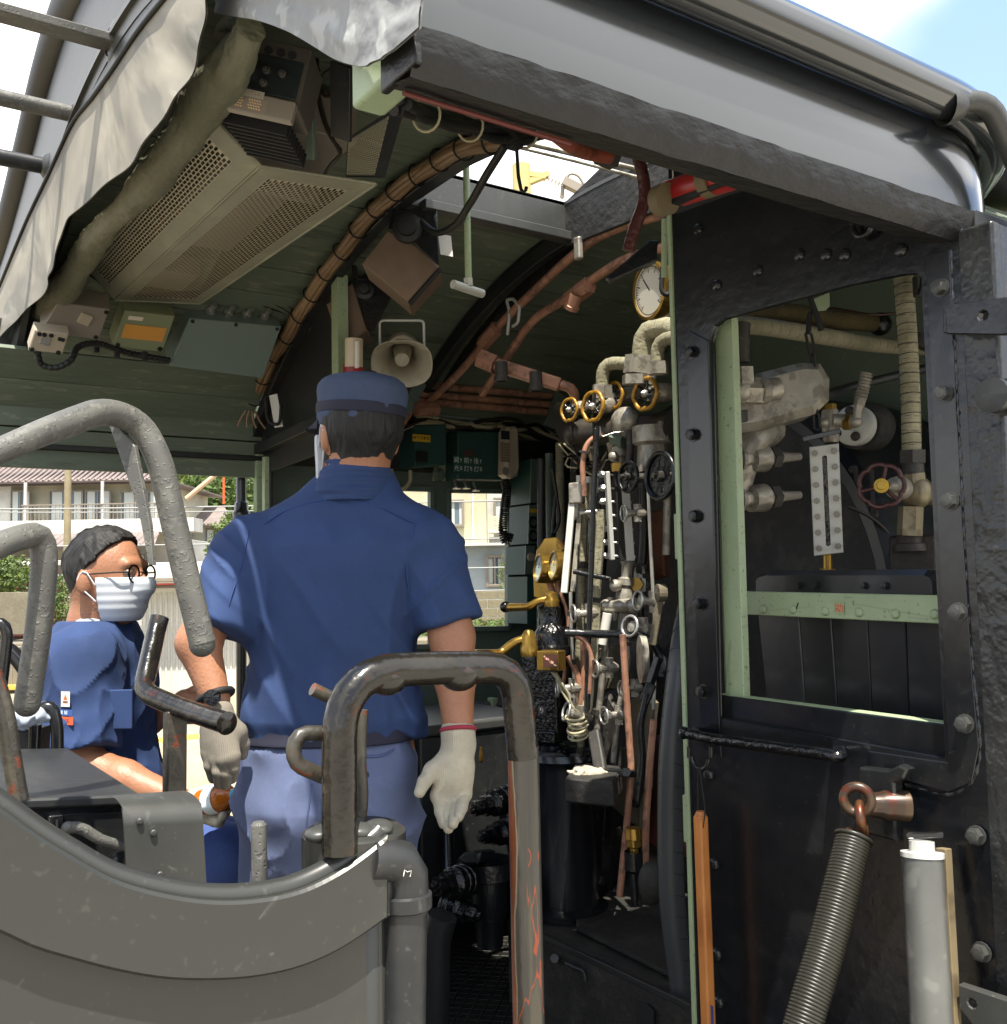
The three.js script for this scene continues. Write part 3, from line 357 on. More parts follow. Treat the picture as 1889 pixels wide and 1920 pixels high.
  obj('knob', [lathe([-0.933,1.601,-1.69], RW, [[0, 0.032], [0.012, 0.032], [0.014, 0.02], [0.03, 0.018], [0.034, 0.03], [0.05, 0.03], [0.055, 0]], 18)], m.black, cab);
  // grab handle
  obj('grab_handle', [tube([[-1.676,0.948,-1.63],[-1.613,0.944,-1.63],[-1.311,0.951,-1.63],[-1.261,0.95,-1.63]].concat([[-1.317,0.949,-1.69]]), 0.0125, 0.03, 14), lathe([-1.696,0.947,-1.635], [-1, 0, 0.1], [[-0.01, 0.0125], [0, 0.015], [0.006, 0.012], [0.008, 0]], 14), cyl([-1.646,0.946,-1.63], [-1.716,0.942,-1.69], 0.012)], m.oily, cab, 'glossy black horizontal grab handle below the window');
  obj('hook', [torus([-1.653,0.897,-1.64], RW, 0.026, 0.005, 16, 8, Math.PI, Math.PI), cyl([-1.688,0.892,-1.64], [-1.687,0.916,-1.64], 0.005), cyl([-1.618,0.902,-1.64], [-1.617,0.925,-1.64], 0.005)], m.navyRough, cab);
}
{ // left rear bulkhead, far side wall with two windows, front wall, floor
  const F = 1.42;
  obj('bulkhead', [plate([[-3.8, 1.82, -F], [-3.8, 1.93, -F], [-3.5, 2.16, -F], [-3.1, 2.34, -F], [-3.06, 2.34, -F], [-3.06, 1.86, -F]], 0.01, FW), plate([[-3.8, 0, -F], [-3.8, 1.82, -F], [-3.06, 1.86, -F], [-3.06, 0, -F]], 0.01, FW, 0.001, [[[-3.7, 1.05, -F], [-3.7, 1.74, -F], [-3.16, 1.76, -F], [-3.16, 1.05, -F]]])], m.black, cab, 'black rear bulkhead beside the far opening');
  obj('bulkhead_post', [bar([-3.06, 0, -F], [-3.06, 2.34, -F], 0.05, 0.04, RW), bar([-3.79, 0.9, -F + 0.015], [-3.79, 1.84, -F + 0.015], 0.035, 0.03, RW), bar([-3.72, 0.9, -F + 0.012], [-3.72, 1.8, -F + 0.012], 0.03, 0.02, RW)], m.green, cab);
  obj('bulkhead_rail', [bar([-3.78, 1.835, -F + 0.012], [-3.08, 1.865, -F + 0.012], 0.04, 0.05, RW)], m.black, cab);
  const w1 = [[-3.8,1.095,-2.266],[-3.8,1.705,-2.271],[-3.8,1.712,-2.594],[-3.8,1.087,-2.58]], w2 = [[-3.8,1.033,-1.903],[-3.8,1.704,-1.91],[-3.8,1.707,-2.185],[-3.8,1.026,-2.174]];
  obj('far_side_wall', [plate([[-3.8, 0, -F - 0.012], [-3.8, 2.0, -F - 0.012], [-3.8, 2.0, -3.1], [-3.8, 0, -3.1]], 0.02, LF, 0, [w1, w2])], m.dgreen, cab, 'green painted side wall behind the driving position');
  for (const w of [w1, w2]) { const e = w.map(p => add(p, [0.012, 0, 0])); obj('window_frame', [0, 1, 2, 3].map(k => bar(e[k], e[(k + 1) % 4], 0.022, 0.028, RT, 0.002)), m.dgreen, cab); obj('window_pane', plate(w.map(p => add(p, [-0.008, 0, 0])), 0.003, LF, 0), m.glass, cab); }
  obj('upper_wall_board', [plate([[-3.79, 1.78, -1.5], [-3.79, 1.97, -1.5], [-3.79, 1.97, -3.05], [-3.79, 1.78, -3.05]], 0.015, RT)], m.soot, cab);
  obj('front_wall', [plate([[-3.8, 0, -3.12], [-3.8, 1.93, -3.12], [-3.4, 2.22, -3.12], [-2.9, 2.42, -3.12], [-2.4, 2.48, -3.12], [-1.9, 2.42, -3.12], [-1.4, 2.22, -3.12], [-1.0, 1.93, -3.12], [-1.0, 0, -3.12]].map(p => [p[0] * 1.0 + (p[0] < -3.7 ? -0.05 : p[0] > -1.1 ? 0.03 : 0), p[1] + (p[1] > 1 ? 0.07 : 0), -3.085]), 0.02, FW)], m.dgreen, cab);
  obj('stiffener', [bar([-1.45, 1.5, -3.1], [-1.75, 2.3, -3.1], 0.07, 0.03, RW)], m.green, cab);
  const chq = dtex(256, (u, v) => { const a = Math.abs(((u + v) * 12) % 1 - 0.5), b = Math.abs((((u - v) * 12) % 1 + 1) % 1 - 0.5); return Math.max(sst(0.42, 0.47, a), sst(0.42, 0.47, b)); }, false);
  obj('floor_plate', [box([-2.4, -0.02, -1.8], [2.8, 0.04, 2.6], 0.004)], M({ map: T.soot, rep: 2, c: '#b5b5b5', r: 0.45, b: chq, br: 1.6, bs: 0.004 }), cab, 'black chequered steel floor');
  // raised step in front of the firebox
  obj('step_box', [box([-1.9, 0.125, -2.30], [1.5, 0.245, 1.04], 0.003)], m.soot, cab);
  obj('step_edge', [bar([-2.6, 0.252, -1.782], [-1.15, 0.252, -1.782], 0.012, 0.016, UP)], m.black, cab);
  obj('step_plate', [plate([[-2.435,0.256,-1.884],[-2,0.256,-1.86],[-2.063,0.256,-2.057],[-2.923,0.256,-2.739],[-2.816,0.256,-2.487],[-2.5,0.256,-1.931]], 0.008, UP)], m.soot, cab);
  obj('riser_handle', [soft([...[[-2.334,0.218,-1.765],[-2.29,0.218,-1.765],[-2.254,0.218,-1.765],[-2.248,0.197,-1.765]]], 0.006, 8)], m.black, cab); obj('riser_bolt', [cyl([-2.403,0.209,-1.775], [-2.382,0.218,-1.76], 0.012)], m.black, cab);
  obj('drain_slot', [plate([[-2.042,0.203,-1.772],[-2.001,0.214,-1.772],[-1.975,0.205,-1.772],[-1.977,0.158,-1.772],[-2.045,0.135,-1.772]], 0.004, RW, 0.0005)], m.dark, cab);
}

// ================= the tender in the foreground =================
const tend = M({ map: T.dusty, c: '#d9d9d6', r: 0.32, b: T.lumpy, br: 1.5, bs: 0.0006 });
const tender = thing('tender', 'dusty black tender side with a scooped top edge in the foreground', 'tender');
{
  const X = -1.0;
  const rim = [[-1,1.167,-0.067],[-1,1.141,-0.095],[-1,1.11,-0.133],[-1,1.086,-0.159],[-1,1.06,-0.191],[-1,1.033,-0.228],[-1,1.012,-0.272],[-1,0.997,-0.318],[-1,0.99,-0.361],[-1,0.99,-0.407],[-1,1,-0.448],[-1,1.017,-0.486],[-1,1.03,-0.509]];
  const low = [[-1,1.053,-0.069],[-1,1.03,-0.097],[-1,1.004,-0.134],[-1,0.986,-0.16],[-1,0.969,-0.192],[-1,0.951,-0.229],[-1,0.934,-0.272],[-1,0.922,-0.318],[-1,0.915,-0.361],[-1,0.914,-0.406],[-1,0.921,-0.448],[-1,0.934,-0.485],[-1,0.944,-0.508]];
  const c1 = new THREE.CatmullRomCurve3(rim.map(v3)).getSpacedPoints(60).map(p => [p.x, p.y, p.z]), c2 = new THREE.CatmullRomCurve3(low.map(v3)).getSpacedPoints(60).map(p => [p.x, p.y, p.z]);
  const bot = c2.map(p => [p[0], -0.4, p[2]]);
  obj('side_panel', [plate([...c1, ...[...bot].reverse()].map(p => [X - 0.012, p[1], p[2]]), 0.01, RT, 0.001)], tend, tender);
  obj('rim_strip', [plate([...c1, ...[...c2].reverse()].map(p => [X, p[1], p[2]]), 0.014, RT, 0.003)], tend, tender);
  obj('rim_cap', [sweep(new THREE.CatmullRomCurve3(c1.map(p => new THREE.Vector3(X - 0.004, p[1], p[2]))), () => 0.0125, 10, 80)], tend, tender);
  obj('worn_red_edge', [sweep(new THREE.CatmullRomCurve3(c1.slice(6, 22).map(p => new THREE.Vector3(X + 0.0125, p[1] - 0.003, p[2]))), t => 0.0016 * (0.3 + n3(t * 40, 1, 1, 5)), 6, 60), sweep(new THREE.CatmullRomCurve3(c1.slice(32, 44).map(p => new THREE.Vector3(X + 0.0125, p[1] - 0.003, p[2]))), t => 0.0016 * (0.3 + n3(t * 40, 7, 1, 5)), 6, 60)], m.redDark, tender);
  const e = c1[60]; // rounded front end of the panel
  obj('corner_roll', [lathe([X - 0.045, -0.4, e[2] + 0.012], UP, [[0, 0.045], [0.4 + e[1] - 0.01, 0.045], [0.4 + e[1], 0.038], [0.4 + e[1] + 0.003, 0]], 24), lathe([X - 0.045, c2[60][1], e[2] + 0.012], UP, [[0, 0.0], [0, 0.058], [e[1] - c2[60][1] - 0.006, 0.058], [e[1] - c2[60][1], 0.05], [e[1] - c2[60][1] + 0.003, 0]], 24)], tend, tender);
  seed = 3;
  obj('weld_lump', [...Array(9)].map((_, i) => ball([X - 0.03 + R(-0.03, 0.03), e[1] + 0.002, e[2] + R(-0.02, 0.09)], R(0.008, 0.017), [1.2, 0.6, 1.2], 8)), m.dusty, tender);
  // hoop handrail: black upper bow and the worn front leg
  obj('hoop_handrail', [tube([...[[-1,1.016,-0.459],[-1,1.206,-0.46],[-1,1.202,-0.61],[-1,1.196,-0.689],[-1,1.089,-0.699]]], 0.019, 0.075, 20), ball([-1,1.195,-0.611], 0.021, [1, 1, 1.2]), ball([-1,1.196,-0.517], 0.0195, [1, 1, 1.3])], m.railBlack, tender, 'glossy black bow of the hoop handrail');
  obj('hoop_leg', [tube([...[[-1,1.102,-0.699],[-1,0.755,-0.699]]], 0.0188, 0.03, 20), tube([[-1,0.758,-0.699], add([-1,0.755,-0.699], [0, -0.6, 0])], 0.0188, 0.02, 20)], m.rail, tender, 'worn handrail leg showing rust and orange primer');
  obj('loop_handle', [tube([...[[-1.03,1.138,-0.458],[-1.03,1.142,-0.423],[-1.03,1.111,-0.418],[-1.03,1.091,-0.457]]], 0.0085, 0.02, 12)], m.pipe, tender);
  obj('handle_stub', [tube([...[[-1.06,1.184,-0.455],[-1.06,1.166,-0.49]]], 0.0075, 0.02, 12)], m.pipe, tender);
  obj('rear_bar', [tube([...[[-1.06,1.156,-0.514],[-1.06,1.102,-0.51],[-1.06,1.054,-0.514],[-1.06,1.019,-0.507]]], 0.009, 0.02, 12)], m.pipe, tender);
  // elbow pipe at the front end
  obj('elbow_pipe', [tube([...[[-1,1.004,-0.492],[-1,0.996,-0.539],[-1,0.94,-0.538]]], 0.0245, 0.05, 22), tube([...[[-1,0.951,-0.538],[-1,0.799,-0.533]]], 0.0235, 0.02, 22), lathe([-1,0.961,-0.538], DN, [[0, 0.0245], [0.002, 0.0285], [0.016, 0.0285], [0.019, 0.0235]], 22), tube([[-1,0.805,-0.533], add([-1,0.799,-0.533], [0, -0.6, 0])], 0.0235, 0.02, 22)], m.black, tender, 'black elbow pipe at the tender corner');
  obj('chalk_mark', [tube([[-0.974,0.987,-0.521],[-0.974,0.995,-0.523],[-0.974,0.99,-0.526],[-0.974,0.992,-0.531],[-0.974,0.985,-0.529]], 0.0005, 0.001, 5)], m.white, tender);
  obj('post_stub', [cyl([-1.07,0.977,-0.397], [-1.07,1.042,-0.396], 0.0085, 0.0085, 14), lathe([-1.07,1.041,-0.396], UP, [[0, 0.0085], [0.004, 0.006], [0.005, 0]], 14)], m.greyBar, tender);
  // tender deck and locker behind the panel
  obj('deck', [box([-2.4, 0.55, 0.3], [2.7, 0.06, 1.3], 0.004)], m.soot, tender);
  obj('inner_wall', [box([-3.72, 0.5, 0.25], [0.03, 0.7, 1.2], 0.004)], m.black, tender);
  obj('front_sheet', [box([-3.05, 0.25, -0.36], [1.2, 0.9, 0.02], 0.004)], m.black, tender);
}
{ // locker seen over the panel
  const lk = thing('tool_locker', 'flat black locker with a grey lever latch on the tender deck', 'locker');
  obj('body', [plate([[-1.55,0.983,-0.13],[-1.55,1.012,-0.186],[-1.55,0.995,-0.383],[-1.55,0.564,-0.394],[-1.55,0.575,-0.149]], 0.5, LF, 0.004)], m.navy, lk);
  obj('top_board', [plate([[-1.535,1.007,-0.122],[-1.535,1.017,-0.204],[-1.535,1,-0.388],[-1.535,0.986,-0.388],[-1.535,1.003,-0.204],[-1.535,0.989,-0.122]], 0.53, LF, 0.003)], m.black, lk);
  obj('door', [plate([[-1.55,0.983,-0.285],[-1.55,0.977,-0.375],[-1.55,0.868,-0.377],[-1.55,0.9,-0.286]], 0.008, RT, 0.002)], m.navy, lk);
  obj('latch_lever', [soft([[-1.51,0.972,-0.286],[-1.51,0.97,-0.301],[-1.51,0.949,-0.33],[-1.51,0.931,-0.373]], t => 0.0085 - 0.002 * t, 12), ball([-1.51,0.972,-0.286], 0.009)], m.greyBar, lk);
  obj('knob', [lathe([-1.54,0.91,-0.363], RT, [[0, 0.014], [0.012, 0.013], [0.016, 0.008], [0.017, 0]], 16)], m.oilyFlat, lk);
  obj('hinge', [box([-1.54,0.962,-0.275], [0.012, 0.05, 0.02], 0.003), cyl([-1.535,0.981,-0.278], [-1.535,0.934,-0.279], 0.005)], m.navy, lk);
  const pl = thing('bent_cover_plate', 'bent grey cover plate hooked over the locker edge', 'plate');
  const gp = quadGrid(...[[-1.42,1.018,-0.337],[-1.42,1.011,-0.443],[-1.42,0.856,-0.452],[-1.42,0.877,-0.346]], 10, 24, (p, u, v) => { const k = 1 - v; return k > 0.82 ? [p[0] - 0.08 * (k - 0.82) / 0.18, p[1] - 0.02 * ((k - 0.82) / 0.18) ** 2 + 0.012, p[2]] : p; });
  obj('plate', [gp, gp.clone().translate(-0.006, 0, 0)], m.dusty, pl);
  for (const p of [[-1.418,0.987,-0.359],[-1.418,0.969,-0.377],[-1.418,0.912,-0.386]]) shared('rivet', domeRivet, m.dusty, pl, p, RT).scale.setScalar(0.35);
}
{ // bent grab bars and levers standing on the tender
  const b1 = thing('bent_grab_bar', 'thick dusty grey bent bar with a web plate, reaching down beside the standing man', 'bar');
  obj('bar', [tube([[...[-1.313,1.397,-0.051]].map((v, i) => i === 1 ? 0.57 : v), [-1.313,1.397,-0.051], ...[[-1.402,1.457,-0.144],[-1.431,1.502,-0.221],[-1.511,1.559,-0.329],[-1.535,1.549,-0.385],[-1.521,1.493,-0.411],[-1.512,1.333,-0.444],[-1.504,1.217,-0.47]]], t => 0.0165 + 0.003 * sst(0.62, 0.72, t), 0.06, 18, 130), ball([-1.505,1.215,-0.47], 0.0195)], m.greyBar, b1);
  obj('web_plate', [plate([[-1.559,1.55,-0.349],[-1.549,1.542,-0.364],[-1.531,1.509,-0.394],[-1.52,1.393,-0.425],[-1.519,1.333,-0.434],[-1.524,1.334,-0.427],[-1.531,1.414,-0.406],[-1.551,1.51,-0.366]], 0.006, [0.6, 0, 0.8], 0.001)], m.greyBar, b1);
  const b2 = thing('bent_grab_bar', 'shorter dusty bent bar with a blunt end at the left edge', 'bar');
  obj('bar', [tube([[...[-1.306,1.298,-0.073]].map((v, i) => i === 1 ? 0.57 : v), [-1.306,1.298,-0.073], ...[[-1.354,1.337,-0.141],[-1.379,1.364,-0.191],[-1.41,1.374,-0.232],[-1.411,1.332,-0.236],[-1.423,1.236,-0.23],[-1.436,1.155,-0.221]]], 0.0165, 0.03, 18, 110), ball([-1.436,1.153,-0.221], 0.0165)], m.greyBar, b2);
  const b3 = thing('handrail', 'black bent handrail on a square post in front of the seated man', 'handrail');
  obj('rail', [tube([...[[-1.907,1.245,-0.516],[-1.901,1.224,-0.509],[-1.819,1.121,-0.464],[-1.773,1.109,-0.481],[-1.708,1.095,-0.507],[-1.592,1.083,-0.536]]], 0.0175, 0.03, 18), lathe([-1.592,1.083,-0.536], sub([-1.592,1.083,-0.536], [-1.708,1.095,-0.507]), [[0, 0.0175], [0.002, 0.019], [0.006, 0.014], [0.007, 0]], 18)], m.railBlack, b3);
  obj('post', [bar([-1.738,1.094,-0.497], add([-1.75,0.941,-0.499], [0, -0.12, 0]), 0.034, 0.03, RT, 0.004)], m.pipe, b3);
  const b4 = thing('hand_lever', 'slim dark lever at the lower left corner beside the locker', 'lever');
  obj('shaft', [tube([...[[-1.348,1.216,-0.165],[-1.341,1.159,-0.182],[-1.34,1.095,-0.191],[-1.339,1.05,-0.199]]], 0.011, 0.03, 12)], m.pipe, b4);
  const b5 = thing('hoop_rail', 'thin black hoop rail at the left edge beside the seated man', 'handrail');
  obj('rail', [tube([...[[-2.141,1.236,-0.243],[-2.113,1.24,-0.283],[-2.111,1.217,-0.289],[-2.121,1.147,-0.284],[-2.139,1.006,-0.273]]], 0.011, 0.02, 12), tube([...[[-2.243,1.208,-0.274],[-2.216,1.172,-0.319],[-2.201,1.127,-0.346]]], 0.016, 0.02, 12)], m.navy, b5);
  const seatb = thing('crew_seat', 'black tubular seat back behind the seated man', 'seat');
  obj('frame', [tube([...[[-2.161,0.914,-0.343],[-2.146,1.069,-0.346],[-2.128,1.077,-0.372],[-2.124,1.037,-0.381],[-2.133,0.913,-0.384]]], 0.012, 0.04, 12)], m.navy, seatb);
  obj('cushion', [plate([[-2.246,1.017,-0.24],[-2.187,1.028,-0.326],[-2.167,1.029,-0.356],[-2.177,0.889,-0.357],[-2.255,0.892,-0.243]], 0.05, [-0.8, 0, -0.55], 0.006)], m.black, seatb);
}

// ================= what hangs from the roof =================
{ // weather skirt along the rear arch, seam bead, stowed canvas curtain, crumpled zinc flap
  const sk = thing('weather_skirt', 'pale sunlit sheet skirt hanging along the rear arch of the roof', 'skirt');
  const top = [[-1.497,2.337,-0.5],[-1.829,2.391,-0.5],[-2.013,2.418,-0.5],[-2.225,2.435,-0.5],[-2.42,2.455,-0.5],[-2.653,2.486,-0.5],[-2.981,2.47,-0.5],[-3.385,2.451,-0.5],[-3.96,2.393,-0.5],[-4.927,2.307,-0.5]], bot = [[-1.536,2.26,-0.5],[-1.558,2.206,-0.5],[-1.657,2.172,-0.5],[-1.758,2.149,-0.5],[-1.975,2.155,-0.5],[-2.227,2.182,-0.5],[-2.514,2.212,-0.5],[-2.792,2.242,-0.5],[-2.861,2.169,-0.5],[-2.92,2.141,-0.5],[-3.312,2.16,-0.5],[-3.687,2.173,-0.5],[-4.912,2.209,-0.5]];
  const A = new THREE.CatmullRomCurve3(top.map(v3)), B = new THREE.CatmullRomCurve3(bot.map(v3)), NU = 90, NV = 12, pos = [], uv = [], idx = [];
  for (let i = 0; i <= NU; i++) { const u = i / NU, a = A.getPoint(u), b = B.getPoint(u), L = a.distanceTo(b); for (let j = 0; j <= NV; j++) { const v = j / NV, p = a.clone().lerp(b, v); p.z += v * (0.006 * Math.sin(u * 29) + 0.003 * Math.sin(u * 61 + 1)) + 0.01 * v; pos.push(p.x, p.y, p.z); uv.push(u * 2.6, v * L); } }
  for (let i = 0; i < NU; i++) for (let j = 0; j < NV; j++) { const k = i * (NV + 1) + j; idx.push(k, k + NV + 1, k + 1, k + 1, k + NV + 1, k + NV + 2); }
  const g = new THREE.BufferGeometry(); g.setAttribute('position', new THREE.Float32BufferAttribute(pos, 3)); g.setAttribute('uv', new THREE.Float32BufferAttribute(uv, 2)); g.setIndex(idx); g.computeVertexNormals();
  const c = clean(g); obj('sheet', [c, c.clone().translate(0, 0, -0.003)], m.sheet, sk);
  obj('seam', [sweep(new THREE.CatmullRomCurve3(top.map(p => v3(add(p, [0, 0, 0.004])))), () => 0.005, 6, 80)], m.dark, sk);
  const cv = thing('canvas_curtain', 'olive canvas curtain rolled up under the pale roof skirt', 'curtain');
  const roll = [[-1.598,2.248,-0.58],[-1.685,2.235,-0.58],[-1.81,2.23,-0.58],[-1.982,2.209,-0.58],[-2.158,2.206,-0.58],[-2.385,2.211,-0.58],[-2.655,2.231,-0.58],[-2.911,2.229,-0.58],[-3.147,2.212,-0.58],[-3.476,2.219,-0.58],[-4.017,2.291,-0.58],[-5.483,2.396,-0.58]];
  obj('roll', [crumple(sweep(new THREE.CatmullRomCurve3(roll.map(v3)), t => 0.038 + 0.007 * Math.sin(t * 19) + 0.004 * Math.sin(t * 47) - 0.012 * sst(0.05, 0, t), 40, 260), 0.006, 34, 4)], m.canvas, cv);
  obj('loose_fold', [sweep(new THREE.CatmullRomCurve3([[-2.929,2.3,-0.62],[-3.186,2.27,-0.62],[-3.503,2.254,-0.62],[-3.817,2.259,-0.62],[-3.971,2.27,-0.62]].map(v3)), t => 0.022 + 0.012 * t, 12, 40), sweep(new THREE.CatmullRomCurve3([[-1.654,2.277,-0.6],[-1.737,2.33,-0.6],[-1.797,2.352,-0.6],[-1.828,2.338,-0.6]].map(v3)), t => 0.02 - 0.008 * t, 10, 24)], m.canvas, cv);
  const zf = thing('zinc_flap', 'crumpled light grey metal flap hanging from the roof corner', 'flap');
  const up = [[-1.684,2.39,-0.545],[-1.552,2.319,-0.545],[-1.477,2.28,-0.545],[-1.387,2.231,-0.545],[-1.305,2.187,-0.545],[-1.248,2.156,-0.545],[-1.195,2.128,-0.545],[-1.146,2.101,-0.545],[-1.084,2.068,-0.545],[-1.049,2.049,-0.545],[-1.014,2.031,-0.545],[-0.954,1.998,-0.545]], lo = [[-1.68,2.305,-0.545],[-1.552,2.235,-0.545],[-1.473,2.191,-0.545],[-1.388,2.139,-0.545],[-1.306,2.084,-0.545],[-1.25,2.042,-0.545],[-1.198,2.004,-0.545],[-1.145,1.972,-0.545],[-1.087,1.943,-0.545],[-1.05,1.934,-0.545],[-1.02,1.932,-0.545],[-0.956,1.929,-0.545]];
  const A2 = new THREE.CatmullRomCurve3(up.map(v3)), B2 = new THREE.CatmullRomCurve3(lo.map(v3));
  const gz = quadGrid([0, 0, 0], [1, 0, 0], [1, 1, 0], [0, 1, 0], 70, 16, (p, u, v) => { const a = A2.getPoint(u).lerp(B2.getPoint(u), v); return [a.x, a.y, a.z + 0.012 * (n3(u * 9, v * 4, 0.3, 17) - 0.5) + 0.004 * (n3(u * 22, v * 9, 0.3, 27) - 0.5)]; });
  const uu = gz.attributes.uv, pp = gz.attributes.position; for (let i = 0; i < uu.count; i++) uu.setXY(i, pp.getX(i), pp.getY(i));
  obj('sheet', [gz, gz.clone().translate(0, 0, -0.004)], m.zinc, zf);
}
for (const [nm, lab, p, q, w, h, r] of [['flat_tie_bar', 'flat grey bar reaching back from the roof, topmost of three', [-2.316,2.542,-0.52], null, 0.075, 0.02, 0], ['round_tie_bar', 'round grey bar reaching back from the roof, middle of three', [-2.747,2.55,-0.52], null, 0, 0, 0.021], ['round_tie_bar', 'dark bar reaching back from the roof, lowest of three', [-3.18,2.567,-0.52], null, 0, 0, 0.024]]) {
  const b = thing(nm, lab, 'bar'); const e = [p[0], p[1], 0.15];
  obj('bar', [r ? tube([p, e], r, 0.02, 14) : bar(p, e, w, h, [0.15, 1, 0], 0.003)], r === 0.024 ? m.black : m.greyBar, b);
  obj('foot', [lathe(add(p, [0, 0, -0.005]), RW, [[0, (r || 0.035) * 1.7], [0.01, (r || 0.035) * 1.5], [0.018, (r || 0.03) * 1.05]], 14)], m.dusty, b);
}
// perforated sheet between four corners: slotted holes in staggered rows, real openings
function perforated(a, b, c, d, nu, nv, solid = 0.22) {
  const pos = [], q = (u, v) => mid(mid(a, b, u), mid(d, c, u), v);
  for (let j = 0; j < nv; j++) { const off = (j % 2) * 0.5; for (let i = -1; i < nu; i++) {
    let u0 = (i + off) / nu, u1 = (i + 1 + off) / nu; if (u1 <= 0.001 || u0 >= 0.999) continue; u0 = Math.max(0, u0); u1 = Math.min(1, u1); const v0 = j / nv, v1 = (j + 1) / nv, su = solid * 0.5 / nu, sv = solid * 0.62 / nv;
    if (u1 - u0 < 0.7 / nu) { pos.push(...q(u0, v0), ...q(u1, v0), ...q(u1, v1), ...q(u0, v0), ...q(u1, v1), ...q(u0, v1)); continue; }
    const O = [[u0, v0], [u1, v0], [u1, v1], [u0, v1]], I = [[u0 + su, v0 + sv], [u1 - su, v0 + sv], [u1 - su, v1 - sv], [u0 + su, v1 - sv]];
    for (let k = 0; k < 4; k++) { const A = q(...O[k]), B = q(...O[(k + 1) % 4]), C = q(...I[(k + 1) % 4]), D = q(...I[k]); pos.push(...A, ...B, ...C, ...A, ...C, ...D); } } }
  const g = new THREE.BufferGeometry(); g.setAttribute('position', new THREE.Float32BufferAttribute(pos, 3)); g.computeVertexNormals(); return clean(g); }
{ // grille housing of the cooling unit
  const h = thing('grille_housing', 'pale green housing with two perforated grilles hung under the ceiling', 'housing');
  const e0 = [-2.02, 2.2, -0.755], e1 = [-3.33, 2.23, -0.755], r0 = [-1.943,2.183,-0.991], r1 = [-3.257,2.237,-1.009], l0 = [-1.932,2.253,-0.605], l1 = [-3.241,2.312,-0.63];
  const mesh = M({ c: '#a39a82', r: 0.45, m: 0.3 });
  const ins = (a, b, c, d, k1, k2, k3, k4) => { const q = (u, v) => mid(mid(a, b, u), mid(d, c, u), v); return [q(k1, k3), q(k2, k3), q(k2, k4), q(k1, k4)]; };
  const pr = ins(e0, e1, r1, r0, 0.05, 0.955, 0.16, 0.86), plq = ins(e0, e1, l1, l0, 0.06, 0.95, 0.30, 0.95);
  obj('grille', [perforated(...pr, 50, 24)], mesh, h, 'wide flat perforated grille'); obj('grille', [perforated(...plq, 50, 11)], mesh, h, 'sloping perforated grille'); const khaki = M({ map: T.faded, rep: 3, c: '#8c8b76', r: 0.45 });
  const frame = (a, b, c, d, I) => { const O = [a, b, c, d]; return [0, 1, 2, 3].map(k => { const n = [O[k], O[(k + 1) % 4], I[(k + 1) % 4], I[k]]; return quadGrid(n[0], n[1], n[2], n[3], 6, 1); }); };
  obj('frame', frame(e0, e1, r1, r0, pr), khaki, h); obj('frame', frame(e0, e1, l1, l0, plq), khaki, h);
  obj('ridge_edge', [tube([e0, e1], 0.004, 0.01, 6), tube([r0, r1], 0.004, 0.01, 6), tube([r0, e0], 0.004, 0.01, 6), tube([r1, e1], 0.004, 0.01, 6), tube([e0, l0], 0.004, 0.01, 6)], khaki, h);
  const up = p => [p[0], roofY(p[0]) - 0.01, p[2]];
  obj('end_cheek', [quadGrid(e1, r1, up(r1), up(e1), 2, 2), quadGrid(l1, e1, up(e1), up(l1), 2, 2)], m.black, h);
  obj('side_cheek', [quadGrid(r0, r1, up(r1), add(up(r0), [-0.75, 0, 0]), 4, 2)], m.black, h);
  // near end: angled side grille and hanger, dark inside
  const s = [[-1.979,2.2,-0.935], [-1.948,2.204,-1.016], [-1.789,2.311,-0.988], [-1.864,2.233,-0.886]];
  obj('side_grille', [perforated(...ins(...s, 0.02, 0.72, 0.04, 0.92), 18, 22)], mesh, h);
  obj('side_grille_frame', frame(...s, ins(...s, 0.02, 0.72, 0.04, 0.92)), m.black, h);
  obj('hanger', [bar([-2.001,2.23,-0.863], [-1.896,2.456,-0.812], 0.02, 0.012, [0.6, 0, 0.8])], m.dgreen, h); obj('hanger', [bar([-1.872,2.231,-0.875], [-1.773,2.336,-0.83], 0.05, 0.01, [0.6, 0, 0.8])], m.black, h);
  obj('inner_tray', [box([-2.5, 2.37, -0.88], [0.9, 0.1, 0.24], 0.005), box([-2.26, 2.30, -0.9], [0.02, 0.12, 0.22], 0.004)], m.greyBox, h);
  obj('inner_box', [box([-3.1, 2.275, -0.86], [0.2, 0.05, 0.14], 0.005)], m.greyBox, h);
}
